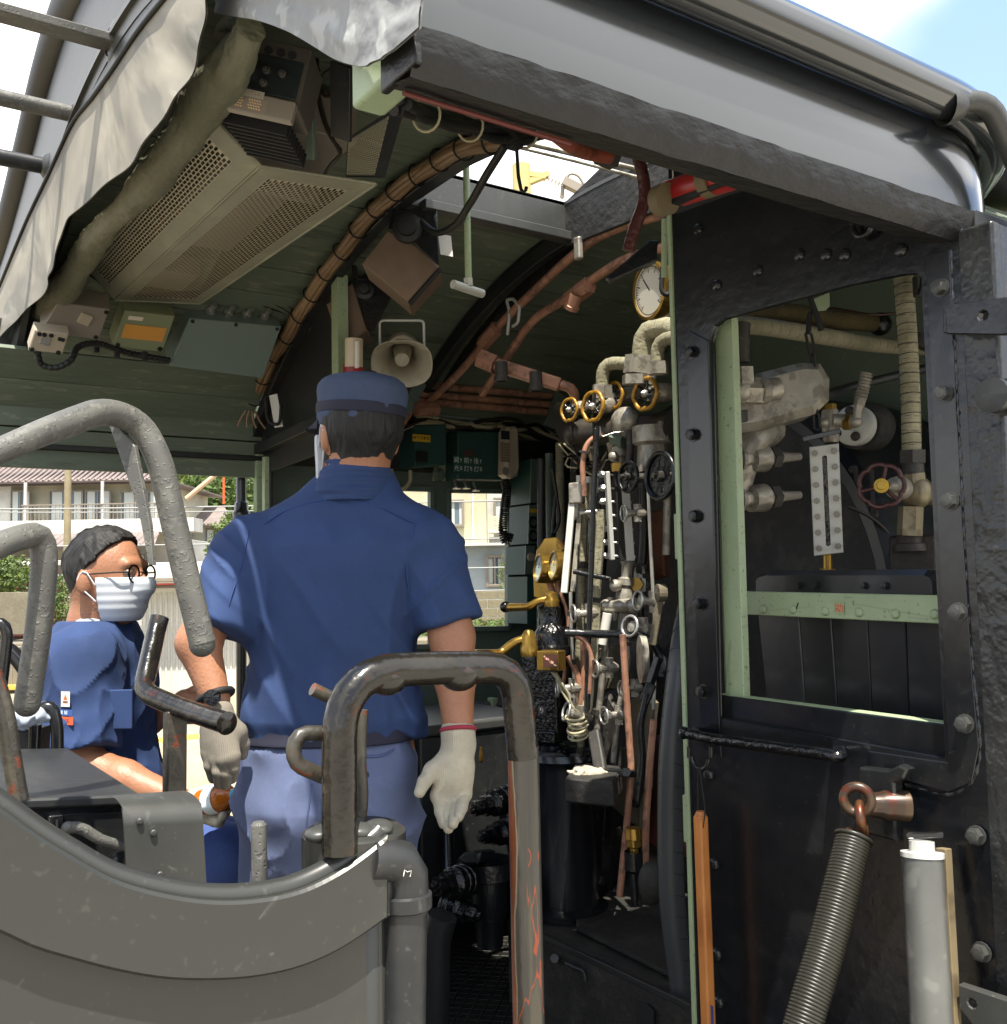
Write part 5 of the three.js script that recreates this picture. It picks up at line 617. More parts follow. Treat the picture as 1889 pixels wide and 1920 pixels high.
// ================= the boiler and what is mounted on it =================
const boiler = thing('boiler_backhead', 'dark sooty boiler back with studs, filling the front of the cab', 'boiler');
{
  const cx = -2.36, cy = 1.2, r = 0.72, F = 2.42, prof = (k, f) => { const P = []; P.push([cx - r * k * 0.92, 0.2, -f]); for (let i = 0; i <= 28; i++) { const a = Math.PI - i / 28 * Math.PI; P.push([cx + r * k * Math.cos(a), cy + r * k * Math.sin(a), -f]); } P.push([cx + r * k * 0.92, 0.2, -f]); return P; };
  obj('firebox_shell', [plate(prof(1, F), 0.75, FW, 0.03)], M({ map: T.navy, c: '#ffffff', r: 0.4, b: T.dent, br: 2, bs: 0.002 }), boiler);
  obj('back_plate', [plate(prof(0.93, F), 0.02, RW, 0.012)], m.soot, boiler);
  seed = 12; for (let i = 0; i < 20; i++) { const a = 0.2 + i / 19 * (Math.PI - 0.4); shared('stud', domeRivet, m.soot, boiler, [cx + r * 0.86 * Math.cos(a), cy + r * 0.86 * Math.sin(a), -F + 0.02], RW); }
  for (const p of [[-2.679,1.537,-2.4],[-2.613,1.529,-2.4],[-2.621,1.455,-2.4],[-2.721,1.215,-2.4],[-2.69,0.944,-2.4],[-2.721,0.67,-2.4],[-2.184,1.436,-2.4],[-2.036,1.413,-2.4],[-2.123,1.334,-2.4],[-2.019,1.356,-2.4],[-1.779,1.597,-2.4],[-1.823,1.441,-2.4],[-1.716,1.465,-2.4],[-1.792,1.347,-2.4],[-1.715,1.336,-2.4],[-1.902,1.345,-2.4],[-1.621,1.552,-2.4]]) shared('stud', domeRivet, m.soot, boiler, p, RW);
  obj('lap_strip', [bar(...[[-1.767,1.596,-2.395],[-1.769,1.311,-2.395]], 0.012, 0.004, RW, 0.001), bar(...[[-1.715,1.59,-2.395],[-1.721,1.31,-2.395]], 0.012, 0.004, RW, 0.001)], m.soot, boiler);
  obj('side_rib', [bar([-1.63, 1.95, -2.5], [-1.60, 1.86, -3.05], 0.04, 0.02, RT)], m.soot, boiler);
  obj('grab_pipe', [tube([[-1.642,1.752,-2.078],[-1.65,1.797,-2.24],[-1.594,1.862,-2.493]], 0.012, 0.04, 12)], m.black, boiler);
  obj('fire_door', [lathe([-2.532,0.574,-2.38], RW, [[0, 0.2], [0.03, 0.2], [0.05, 0.17], [0.055, 0]], 32)], M({ c: '#6b3a38', r: 0.7, b: T.lumpy, br: 6, bs: 0.002 }), boiler, 'dull red round fire door half behind the grey hose');
  obj('door_frame', [plate([[-3.033,0.514,-2.37],[-2.711,0.638,-2.37],[-2.523,0.771,-2.37],[-2.537,0.224,-2.37],[-3.033,0.102,-2.37]], 0.03, RW, 0.004)], m.soot, boiler);
  obj('arch_plate', [plate([[-2.785,1.066,-2.3],[-2.546,1.094,-2.3],[-2.521,0.883,-2.3],[-2.573,0.455,-2.3],[-2.72,0.536,-2.3],[-2.785,0.71,-2.3]], 0.02, RW, 0.004)], m.cast, boiler); obj('lagging_patch', [plate([[-2.457,0.914,-2.16],[-2.4,0.946,-2.16],[-2.348,0.914,-2.16],[-2.378,0.776,-2.16],[-2.388,0.646,-2.16],[-2.475,0.595,-2.16]], 0.02, RW, 0.006)], m.ashen, boiler); obj('lagging_patch', [plate([[-2.603,0.873,-2.12],[-2.519,0.932,-2.12],[-2.474,0.885,-2.12],[-2.49,0.699,-2.12],[-2.551,0.676,-2.12]], 0.02, RW, 0.006)], m.cast, boiler); obj('lagging_patch', [plate([[-2.67,1.065,-2.2],[-2.58,1.08,-2.2],[-2.592,0.938,-2.2],[-2.665,0.914,-2.2]], 0.02, RW, 0.006)], m.ashen, boiler); obj('lagging_patch', [plate([[-2.519,1.524,-2.3],[-2.431,1.527,-2.3],[-2.431,1.307,-2.3],[-2.508,1.291,-2.3]], 0.02, RW, 0.006)], M({ map: T.copper, c: '#8a7052', r: 0.8 }), boiler);
  obj('bracket_lit', [plate([[-2.577,0.744,-2.22],[-2.453,0.773,-2.22],[-2.48,0.498,-2.22],[-2.56,0.521,-2.22],[-2.653,0.558,-2.22],[-2.677,0.646,-2.22]], 0.03, RW, 0.006)], m.ashen, boiler);
  obj('support_web', [plate([[-2.77,0.595,-2.2],[-2.638,0.668,-2.2],[-2.629,0.556,-2.2],[-2.676,0.222,-2.2],[-2.827,0.185,-2.2],[-2.819,0.551,-2.2]], 0.03, RW, 0.004)], m.oilyFlat, boiler);
  for (const p of [[-2.666,0.507,-2.16],[-2.463,0.589,-2.16],[-2.652,0.305,-2.16],[-2.545,0.482,-2.16]]) shared('bolt', hexBolt, m.soot, boiler, p, RW);
}
function dialMat(col) { return printMat(128, 128, (x, w, h) => { x.fillStyle = col; x.fillRect(0, 0, w, h); x.strokeStyle = '#22211e'; for (let i = 0; i < 41; i++) { const a = 2.36 + i / 40 * 4.71, r = i % 5 ? 50 : 44; x.lineWidth = i % 5 ? 1.5 : 3; x.beginPath(); x.moveTo(64 + r * Math.cos(a), 64 + r * Math.sin(a)); x.lineTo(64 + 57 * Math.cos(a), 64 + 57 * Math.sin(a)); x.stroke(); } x.lineWidth = 2; x.beginPath(); x.arc(64, 64, 58, 0, 7); x.stroke(); x.lineWidth = 4; x.beginPath(); x.moveTo(64, 64); x.lineTo(40, 30); x.stroke(); }, { r: 0.35 }); }
function handwheel(parent, c, axis, rad, o = {}) { // rim, spokes, hub
  const d = nrm(axis), [u, v] = basis(d), n = o.lobes || 0, P = [];
  for (let i = 0; i < 56; i++) { const a = i / 56 * 6.2832, r = rad * (n ? 0.93 + 0.09 * Math.abs(Math.cos(a * n / 2)) ** 0.5 : 1); P.push(v3(add(c, add(mul(u, r * Math.cos(a)), mul(v, r * Math.sin(a)))))); }
  const ring = new THREE.CatmullRomCurve3(P, true);
  const rim = new THREE.TubeGeometry(ring, 56, o.rim || rad * 0.13, 8, true);
  const w = obj('handwheel', [reUV(rim)], o.rimMat || m.maroon, parent);
  const sp = []; for (let i = 0; i < (o.spokes || 4); i++) { const a = i / (o.spokes || 4) * 6.2832 + (o.turn || 0.3); sp.push(cyl(add(c, mul(d, -rad * 0.12)), add(c, add(mul(u, rad * 0.95 * Math.cos(a)), mul(v, rad * 0.95 * Math.sin(a)))), rad * 0.11, rad * 0.09, 8)); }
  obj('spokes', sp, o.spokeMat || o.rimMat || m.maroon, parent); obj('hub', [lathe(add(c, mul(d, -rad * 0.3)), d, [[0, rad * 0.22], [rad * 0.35, rad * 0.26], [rad * 0.5, rad * 0.2], [rad * 0.6, rad * 0.12], [rad * 0.72, 0]], 14)], o.hubMat || m.steel, parent); return w; }
function valveBody(parent, a, b, r, mat) { const d = nrm(sub(b, a)), L = len(sub(b, a)); obj('valve_body', [lathe(a, d, [[0, r * 0.7], [L * 0.12, r * 0.75], [L * 0.2, r], [L * 0.55, r * 1.05], [L * 0.65, r * 0.72], [L * 0.8, r * 0.6], [L, r * 0.35]], 16)], mat, parent); obj('gland_nut', [hexa(add(a, mul(d, L * 0.68)), add(a, mul(d, L * 0.86)), r * 0.85)], mat, parent); }
{ // turret with four wavy yellow rimmed valves
  const tr = thing('steam_turret', 'brown cast steam manifold across the top of the boiler back', 'manifold');
  obj('header', [tube([[-2.575,1.782,-2.037],[-2.411,1.775,-2.102],[-2.214,1.76,-2.127]], 0.045, 0.05, 18), lathe([-2.577,1.783,-2.034], [-1, 0, 0.3], [[-0.02, 0.045], [0, 0.05], [0.02, 0.04], [0.03, 0]], 18)], M({ map: T.cast, c: '#e6d6c2', rep: 3, r: 0.5 }), tr);
  obj('flange', [lathe([-2.272,1.765,-2.093], [0, -1, 0], [[0, 0.06], [0.05, 0.06], [0.06, 0.045], [0.14, 0.05]], 18)], m.silver, tr);
  obj('pad', [ball([-2.37,1.791,-2.071], 0.055, [1, 0.9, 0.7])], m.silver, tr);
  const gold = M({ c: '#9c7428', r: 0.35, m: 0.3, b: T.lumpy, br: 10, bs: 0.001 });
  for (const [i, [p, rad, stem]] of [[[-2.543,1.851,-1.987], 0.036, [-2.58,1.878,-2.107]], [[-2.423,1.843,-1.987], 0.046, [-2.452,1.871,-2.118]], [[-2.423,1.884,-2.071], 0.042, [-2.449,1.905,-2.208]], [[-2.217,1.852,-2.021], 0.047, [-2.243,1.874,-2.159]]].entries()) {
    const v = thing('turret_valve', ['yellow edged wavy handwheel valve, leftmost on the manifold', 'yellow edged wavy handwheel valve, second from the left', 'yellow edged wavy handwheel valve, highest of the four', 'yellow edged wavy handwheel valve nearest the doorway edge'][i], 'valve', 'yellow edged valves on the manifold');
    const ax = nrm(sub(p, stem)); handwheel(v, p, [ax[0] * 0.6, 0.05, ax[2] + 0.5], rad, { lobes: 6, rim: rad * 0.15, rimMat: gold, spokeMat: m.oily, hubMat: m.steel, spokes: 6 });
    valveBody(v, stem, p, rad * 0.62, m.silver);
  }
  const l1 = thing('lagged_pipe', 'cream lagged pipe elbow rising from the manifold', 'pipe', 'lagged pipes over the manifold');
  obj('pipe', [tube([[-2.441,1.892,-2.043],[-2.434,1.99,-2.04],[-2.344,1.974,-2.086],[-2.294,1.96,-2.073]], 0.021, 0.05, 14)], m.lag, l1); obj('union', [hexa([-2.443,1.875,-2.042], [-2.439,1.919,-2.042], 0.034)], m.silver, l1);
  const l2 = thing('lagged_pipe', 'thick grey lagged pipe curving over behind the doorway edge', 'pipe', 'lagged pipes over the manifold');
  obj('pipe', [tube([[-2.257,1.923,-2.042],[-2.243,2.049,-2.048],[-2.172,2.052,-2.063],[-2.054,2.001,-2.065]], 0.032, 0.07, 16)], m.lag, l2); obj('union', [hexa([-2.261,1.92,-2.037], [-2.254,1.975,-2.041], 0.048), hexa([-2.263,1.888,-2.038], [-2.26,1.917,-2.038], 0.054)], m.silver, l2);
  const l3 = thing('lagged_pipe', 'thin pale lagged pipe hooking over beside the thick one', 'pipe', 'lagged pipes over the manifold');
  obj('pipe', [tube([[-2.156,1.918,-2.014],[-2.149,1.996,-2.015],[-2.08,1.998,-2.026],[-2.02,1.97,-2.029]], 0.02, 0.04, 14)], m.lag, l3); obj('union', [hexa([-2.155,1.899,-2.017], [-2.153,1.936,-2.016], 0.032)], m.silver, l3);
  const dg = thing('round_gauge', 'large round pressure gauge seen edge on above the manifold', 'gauge');
  const gc = [-2.006,2.088,-1.857], ga = nrm([-0.15, -0.05, 0.98]); obj('case', [lathe(add(gc, mul(ga, -0.05)), ga, [[0, 0], [0, 0.07], [0.04, 0.08], [0.055, 0.08], [0.057, 0.072], [0.05, 0.072]], 32)], m.brass, dg); obj('dial', [place(clean(new THREE.CircleGeometry(0.0725, 32)), add(gc, mul(ga, 0.001)), ...basis(ga))], dialMat('#d2cfc2'), dg);
  const gk = thing('gauge_hook', 'black hook bent in front of the round gauge', 'hook'); obj('hook', [tube([[-1.874,2.106,-1.782],[-1.88,2.044,-1.78],[-1.873,2.03,-1.791],[-1.867,2.04,-1.8],[-1.863,2.078,-1.801]], 0.0065, 0.015, 8)], m.dark, gk); obj('rod', [cyl([-1.791,2.194,-1.715], [-1.837,2.064,-1.751], 0.008)], m.green, gk);
}
{ // water gauge, side on, in the sun
  const t = thing('water_gauge', 'silver water gauge column with clamp bolts, seen from the side in sunlight', 'gauge');
  const a = [-2.412,1.638,-2.028], b = [-2.422,1.361,-2.048], g0 = [-2.422,1.646,-2.102], g1 = [-2.43,1.357,-2.126];
  obj('clamp_plate', [bar(a, b, 0.026, 0.014, [0.4, 0, -0.9], 0.003)], m.paleMetal, t); obj('rear_plate', [bar(mid(a, g0, 0.62), mid(b, g1, 0.62), 0.01, 0.02, [0.4, 0, -0.9], 0.002)], m.dark, t);
  obj('glass_block', [bar(g0, g1, 0.034, 0.03, [0.4, 0, -0.9], 0.004)], m.paleMetal, t);
  for (let i = 0; i < 7; i++) { const k = i / 6, p = [-2.464,1.634,-2.04], q = [-2.472,1.376,-2.06], s = mid(p, q, k), e = mid([-2.411,1.632,-2.119], [-2.417,1.37,-2.142], k); obj('clamp_bolt', [cyl(s, e, 0.0042, 0.0042, 8), hexa(s, mid(s, e, 0.14), 0.011), ball(s, 0.007, [1, 1, 1], 8)], m.steel, t); }
  obj('top_cock', [lathe([-2.423,1.742,-2.088], sub([-2.426,1.643,-2.096], [-2.423,1.742,-2.088]), [[0, 0], [0, 0.018], [0.015, 0.02], [0.02, 0.028], [0.05, 0.03], [0.055, 0.022], [0.075, 0.022], [0.08, 0.026], [0.095, 0.026]], 16), ball([-2.412,1.687,-2.057], 0.017)], m.silver, t);
  obj('union_nut', [hexa([-2.426,1.67,-2.093], [-2.427,1.643,-2.095], 0.031)], m.brass, t);
  obj('bottom_cock', [lathe([-2.433,1.357,-2.121], sub([-2.456,1.14,-2.114], [-2.433,1.357,-2.121]), [[0, 0.024], [0.015, 0.018], [0.05, 0.017], [0.055, 0.026], [0.075, 0.026], [0.08, 0.018], [0.10, 0.03], [0.13, 0.03], [0.14, 0.017], [0.22, 0.016]], 16), cyl([-2.443,1.279,-2.116], [-2.486,1.283,-2.23], 0.022, 0.022, 14), ball([-2.444,1.28,-2.079], 0.02)], m.silver, t);
  obj('flange', [lathe([-2.491,1.285,-2.223], nrm([-0.55, 0, 0.8]), [[-0.012, 0.056], [0.01, 0.056], [0.014, 0.05], [0.016, 0]], 28)], m.paleMetal, t); for (const p of [[-2.455,1.33,-2.199],[-2.446,1.305,-2.215],[-2.467,1.247,-2.191],[-2.45,1.253,-2.215]]) shared('flange_bolt', hexBolt, m.cast, t, p, [-0.55, 0, 0.8]); obj('centre_nut', [hexa([-2.478,1.283,-2.206], [-2.423,1.282,-2.144], 0.024)], m.brass, t);
  const d = thing('drain_cock', 'silver drain cock cluster hanging below the sunlit water gauge', 'cock');
  obj('body', [cyl([-2.48,1.216,-2.07], [-2.392,1.216,-2.109], 0.02, 0.024, 14), ball([-2.392,1.216,-2.109], 0.026), ball([-2.48,1.216,-2.07], 0.022)], m.silver, d); obj('outlet', [lathe([-2.451,1.208,-2.112], sub([-2.45,1.14,-2.122], [-2.453,1.208,-2.109]), [[0, 0.012], [0.03, 0.014], [0.04, 0.01], [0.07, 0.008], [0.09, 0.003]], 12)], m.silver, d); obj('outlet', [lathe([-2.467,1.209,-2.089], sub([-2.469,1.171,-2.09], [-2.467,1.209,-2.089]), [[0, 0.012], [0.02, 0.014], [0.04, 0.009]], 12)], m.silver, d);
  obj('white_sleeve', [cyl([-2.464,1.193,-2.06], [-2.48,1.095,-2.048], 0.016, 0.014, 12)], m.white, d); 
  const y = thing('yoke_pipe', 'grey sloping pipe and yoke above the water gauge', 'pipe'); obj('pipe', [cyl([-2.456,1.803,-2.068], [-2.446,1.686,-2.097], 0.016, 0.02, 14)], m.silver, y); obj('yoke_nut', [hexa([-2.416,1.749,-2.061], [-2.374,1.734,-2.073], 0.026)], m.dgreen, y); obj('lever', [soft([[-2.326,1.76,-2.05],[-2.328,1.707,-2.054],[-2.337,1.638,-2.05]], 0.012, 8)], m.cast, y); obj('wire_loop', [soft([[-2.392,1.775,-1.987],[-2.391,1.745,-1.992],[-2.37,1.754,-2.022],[-2.349,1.76,-2.052],[-2.342,1.78,-2.06]], 0.003, 6)], m.steel, y);
  const bp = thing('bent_pipe', 'thick dark lagged pipe arching behind the water gauge', 'pipe'); obj('pipe', [soft([[-2.574,1.747,-2.223],[-2.602,1.694,-2.188],[-2.62,1.601,-2.172],[-2.634,1.457,-2.169],[-2.648,1.312,-2.167]], 0.034, 14)], m.oilyFlat, bp);
  for (const [i, [c, rad, ax]] of [[[-2.263,1.605,-1.984], 0.045, 0], [[-2.098,1.591,-1.96], 0.065, 0]].entries()) { const w = thing('black_handwheel', i ? 'large black handwheel disc with four holes beside the doorway edge' : 'small black handwheel over the sunlit water gauge', 'handwheel');
    const d2 = nrm([-0.1, 0.02, 1]), [u, v] = basis(d2); obj('rim', [torus(c, d2, rad, rad * 0.11, 40, 10)], m.oilyFlat, w);
    const S = new THREE.Shape(); S.absarc(0, 0, rad, 0, Math.PI * 2); if (i) for (let k = 0; k < 4; k++) { const h = new THREE.Path(); h.absarc(rad * 0.62 * Math.cos(k * 1.571 + 0.1), rad * 0.62 * Math.sin(k * 1.571 + 0.1), rad * 0.12, 0, Math.PI * 2, true); S.holes.push(h); } else { S.holes.push(...[0, 1, 2].map(k => { const h = new THREE.Path(); h.absarc(rad * 0.55 * Math.cos(k * 2.094 + 0.5), rad * 0.55 * Math.sin(k * 2.094 + 0.5), rad * 0.27, 0, Math.PI * 2, true); return h; })); }
    obj('web', [place(reUV(new THREE.ExtrudeGeometry(S, { depth: 0.006, bevelEnabled: false, curveSegments: 10 })), add(c, mul(d2, -0.01)), u, v, d2)], m.oilyFlat, w); obj('hub', [lathe(add(c, mul(d2, -0.03)), d2, [[0, rad * 0.2], [0.035, rad * 0.28], [0.045, rad * 0.25], [0.047, 0]], 18), obox(add(c, mul(d2, 0.02)), [rad * 0.24, rad * 0.24, 0.014], d2, [0.5, 1, 0], 0.002)], m.cast, w); obj('spindle', [cyl(add(c, mul(d2, -0.02)), add(c, mul(d2, -0.3)), 0.014)], m.cast, w); }
}
{ // gauges, reverser bars, rods, brake valve
  const gp = thing('gauge_cluster', 'pair of brass cased dial gauges on a brass backed panel above the brake valve', 'gauge');
  obj('panel', [plate([[-2.892,1.242,-2.082],[-2.89,1.336,-2.074],[-2.877,1.411,-2.085],[-2.857,1.448,-2.109],[-2.829,1.451,-2.15],[-2.815,1.409,-2.176],[-2.831,1.277,-2.169],[-2.853,1.225,-2.142]], 0.02, [-0.5, 0, -0.85], 0.004)], m.brass, gp); obj('back', [plate([[-2.897,1.26,-2.109],[-2.891,1.374,-2.104],[-2.874,1.438,-2.121],[-2.844,1.444,-2.165],[-2.83,1.402,-2.191],[-2.846,1.258,-2.185]], 0.03, [-0.5, 0, -0.85], 0.004)], m.maroon, gp);
  for (const [i, c] of [[-2.77,1.342,-2.019], [-2.676,1.35,-2.013]].entries()) { const ax = nrm([-0.32, 0.12, 0.94]); const ds = obj('gauge_case', [lathe(add(c, mul(ax, -0.06)), ax, [[0, 0], [0, 0.045], [0.05, 0.05], [0.066, 0.05], [0.068, 0.044], [0.06, 0.044]], 28)], m.brass, gp); obj('dial', [place(clean(new THREE.CircleGeometry(0.0445, 28)), add(c, mul(ax, 0.0015)), ...basis(ax))], dialMat(i ? '#c9c9a8' : '#a9c0c0'), ds); const [u, v] = basis(ax); obj('needle', [bar(add(c, mul(ax, 0.004)), add(c, add(mul(ax, 0.004), mul(add(mul(u, 0.4), mul(v, 0.9)), 0.035))), 0.003, 0.001, ax, 0.0003)], m.dark, ds); }
  obj('stem', [soft([[-2.778,1.297,-2.065],[-2.775,1.26,-2.075],[-2.779,1.224,-2.073]], 0.012, 10), soft([[-2.762,1.297,-2.089],[-2.763,1.256,-2.093]], 0.01, 10)], m.copper, gp);
  const br = thing('brake_valve', 'oily black brake valve with brass handles on a tall stand', 'brake valve');
  obj('upper_body', [lathe([-2.656,1.231,-1.986], DN, [[0, 0], [0, 0.045], [0.02, 0.05], [0.03, 0.046], [0.05, 0.05], [0.09, 0.05], [0.1, 0.035]], 22)], m.oily, br);
  obj('lower_body', [lathe([-2.623,1.163,-1.954], DN, [[0, 0.0], [0, 0.028], [0.015, 0.045], [0.03, 0.055], [0.07, 0.058], [0.075, 0.066], [0.10, 0.066], [0.104, 0.056], [0.14, 0.056], [0.145, 0.03]], 24)], m.oily, br);
  obj('handle', [tube([[-2.782,1.213,-1.892],[-2.66,1.216,-1.893],[-2.641,1.236,-1.918],[-2.619,1.242,-1.949]], t => 0.014 - 0.003 * t, 0.02, 12), lathe([-2.616,1.266,-1.952], DN, [[0, 0.006], [0.006, 0.018], [0.02, 0.02], [0.03, 0.026], [0.05, 0.024]], 16)], m.brass, br, 'upper brass brake handle'); obj('grip_ball', [ball([-2.785,1.215,-1.886], 0.019)], m.oily, br);
  obj('handle', [tube([[-2.641,1.078,-1.669],[-2.678,1.07,-1.794],[-2.655,1.106,-1.824],[-2.618,1.119,-1.877]], t => 0.014, 0.03, 12), lathe([-2.624,1.146,-1.865], DN, [[0, 0], [0.004, 0.014], [0.02, 0.024], [0.05, 0.026], [0.06, 0.03], [0.085, 0.028]], 16)], m.brass, br, 'lower brass brake handle');
  obj('meter_box', [box([-2.55,1.05,-1.897], [0.075, 0.062, 0.06], 0.004, [0, 0.5, 0])], m.brass, br); obj('meter_face', [card(add([-2.526,1.052,-1.879], [0.012, 0, 0.012]), [0.88, 0, -0.48], UP, 0.05, 0.04)], printMat(64, 48, (x, w, h) => { x.fillStyle = '#4a2a20'; x.fillRect(0, 0, w, h); for (let i = 0; i < 14; i++) { x.fillStyle = ['#d8c89a', '#e05a6a', '#f0e8d0', '#8a6a3a'][i % 4]; x.beginPath(); x.arc(6 + (i * 17) % 54, 8 + (i * 11) % 34, 3 + i % 3, 0, 7); x.fill(); } }), br);
  obj('stand', [box([-2.723,0.924,-2.014], [0.13, 0.26, 0.12], 0.012, [0, 0.4, 0]), box([-2.737,0.791,-2.009], [0.15, 0.04, 0.15], 0.006, [0, 0.4, 0]), box([-2.789,0.992,-1.997], [0.06, 0.16, 0.06], 0.01)], m.oily, br); obj('stencil', [card([-2.651,0.882,-1.929], [0.56, 0, -0.83], UP, 0.02, 0.03)], printMat(32, 48, (x, w, h) => { x.fillStyle = '#16181a'; x.fillRect(0, 0, w, h); x.fillStyle = '#c9c9c4'; x.font = '34px sans-serif'; x.fillText('9', 7, 36); }), br);
  obj('oil_cup', [lathe([-2.687,0.793,-1.994], DN, [[0, 0.02], [0.02, 0.03], [0.03, 0.05], [0.12, 0.045], [0.15, 0.03], [0.17, 0.02]], 18)], m.oily, br);
  obj('pedestal', [lathe([-2.62, 0.25, -1.98], UP, [[0, 0.14], [0.02, 0.14], [0.03, 0.11], [0.46, 0.105], [0.48, 0.115], [0.5, 0.11], [0.51, 0]], 26)], m.navy, br);
  const rv = thing('scale_bar', 'slanted pale metal scale bars in front of the pipes', 'bar');
  obj('bar', [bar([-2.591,1.608,-2.035], [-2.553,1.259,-1.956], 0.022, 0.01, [0.5, 0, 0.85], 0.002)], m.paleMetal, rv); obj('bar', [bar([-2.591,1.604,-2.071], [-2.553,1.262,-1.991], 0.016, 0.01, [0.5, 0, 0.85], 0.002)], m.silver, rv); obj('head', [box([-2.571,1.583,-2.032], [0.05, 0.07, 0.03], 0.006, [0, 0.5, 0])], m.silver, rv); obj('link', [cyl([-2.507,1.513,-1.992], [-2.465,1.518,-2.054], 0.007)], m.steel, rv); obj('link', [cyl([-2.531,1.327,-1.98], [-2.429,1.301,-2.045], 0.008)], m.oilyFlat, rv);
  const rd = thing('thin_rod', 'long thin rod standing between the scale bars and the water gauge', 'rod'); obj('rod', [tube([[-2.381,1.772,-1.968],[-2.391,1.673,-1.966],[-2.406,1.509,-1.963],[-2.423,1.312,-1.962],[-2.441,1.114,-1.961],[-2.457,0.901,-1.963]], 0.0085, 0.02, 8), box([-2.385,1.747,-1.965], [0.016, 0.04, 0.016], 0.004)], m.oilyFlat, rd);
  const wr = thing('white_lagging', 'strip of cream lagging behind the thin rod', 'lagging'); obj('lagging', [bar([-2.47,1.524,-2.046], [-2.501,1.244,-2.035], 0.04, 0.02, [0.5, 0, 0.8], 0.004), bar([-2.498,1.227,-2.041], [-2.516,1.04,-2.037], 0.036, 0.02, [0.5, 0, 0.8], 0.004)], m.lag, wr);
  const rg = thing('regulator_handle', 'black bar bent down at the end across the boiler back', 'handle'); obj('bar', [tube([[-2.48,1.139,-1.9],[-2.443,1.134,-1.955],[-2.261,1.13,-2.045],[-2.202,1.056,-2.052],[-2.21,1.013,-2.045]], 0.013, 0.05, 12)], m.oilyFlat, rg); obj('tail', [tube([[-2.465,1.135,-1.922],[-2.444,1.114,-1.955],[-2.438,1.065,-1.97],[-2.452,0.95,-1.965]], 0.01, 0.03, 10)], m.copper, rg);
  const cpv = thing('copper_drop_pipe', 'copper drop pipe nearest the brass union', 'pipe', 'copper drop pipes'); obj('pipe', [tube([[-2.304,1.134,-1.982],[-2.308,1.023,-1.99],[-2.314,0.832,-2.005],[-2.316,0.736,-2.012],[-2.334,0.577,-2.005],[-2.362,0.355,-1.992]], 0.0105, 0.02, 10)], m.copper, cpv); obj('clamp', [box([-2.304,0.724,-1.996], [0.14, 0.02, 0.02], 0.003, [0, 0.5, 0]), hexa([-2.301,0.729,-1.982], [-2.272,0.737,-1.953], 0.014)], m.oilyFlat, cpv);
  const cp3 = thing('copper_drop_pipe', 'copper drop pipe behind the grey hose', 'pipe', 'copper drop pipes'); obj('pipe', [tube([[-2.194,0.892,-1.996],[-2.21,0.754,-1.989],[-2.226,0.6,-1.984],[-2.24,0.415,-1.986]], 0.0105, 0.02, 10)], m.copper, cp3);
  const cp4 = thing('copper_drop_pipe', 'copper drop pipe beside the brake stand', 'pipe', 'copper drop pipes'); obj('pipe', [tube([[-2.559,1.059,-1.972],[-2.547,1.004,-1.995],[-2.544,0.939,-2.008],[-2.553,0.837,-2.008]], 0.0105, 0.03, 10), tube([[-2.528,1.109,-2.011],[-2.534,1.007,-2.015],[-2.552,0.803,-2.014]], 0.012, 0.03, 10)], m.copper, cp4);
  const ww = thing('cream_wires', 'hanging cream wires knotted below the brake valve', 'wire'); seed = 71; for (let k = 0; k < 5; k++) obj('wire', [soft([[-2.545,1.01,-1.909],[-2.533,0.946,-1.935],[-2.518,0.887,-1.964],[-2.501,0.878,-1.989],[-2.491,0.944,-1.996],[-2.478,1.078,-1.999]].map(p => add(p, [R(-0.012, 0.012), R(-0.006, 0.006), R(-0.012, 0.012)])), 0.004, 7)], m.creamCable, ww); for (let k = 0; k < 6; k++) obj('coil', [torus([-2.494,0.846,-1.951].map((x, i) => x + (i === 1 ? 0.012 * k - 0.03 : R(-0.006, 0.006))), [0.2, 1, 0.3 + R(-0.2, 0.2)], 0.03, 0.004, 18, 6)], m.creamCable, ww);
  const shv = thing('oval_cover', 'pale oval cover plate with a hole right of the copper pipes', 'cover'); obj('cover', [place(reUV(new THREE.CylinderGeometry(0.052, 0.05, 0.02, 26).rotateX(Math.PI / 2).scale(0.62, 1.35, 1)), [-2.237,1.064,-2], ...basis([-0.4, 0, 0.9]))], m.silver, shv); obj('clip', [bar([-2.173,1.073,-2.004], [-2.192,0.997,-1.985], 0.02, 0.02, RW)], m.oilyFlat, shv);
  const lv = thing('floor_lever', 'pale pointed lever lying on the raised step', 'lever'); obj('lever', [bar([-2.45,0.834,-1.981], [-2.368,0.722,-1.938], 0.04, 0.025, [0.5, 0, 0.8], 0.008), bar([-2.43,0.693,-1.939], [-2.365,0.738,-1.941], 0.02, 0.02, UP, 0.004)], m.cast, lv);
  const bu = thing('brass_union', 'brass pipe union on a dark fitting near the floor', 'union'); obj('cap', [lathe([-2.17,0.607,-1.887], DN, [[0, 0], [0, 0.022], [0.03, 0.023], [0.032, 0.02], [0.05, 0.02], [0.055, 0.012], [0.07, 0.012]], 18)], m.brass, bu); obj('stem', [lathe([-2.174,0.542,-1.888], DN, [[0, 0.026], [0.05, 0.026], [0.06, 0.014], [0.12, 0.012], [0.15, 0.01]], 14)], m.oilyFlat, bu);
  const ln = thing('coal_lump', 'grey stone shaped lump leaning by the grey hose', 'lump'); obj('lump', [reUV(new THREE.IcosahedronGeometry(0.05, 1)).scale(0.8, 1.2, 0.7).translate(...[-2.075,0.482,-1.863])], m.soot, ln);
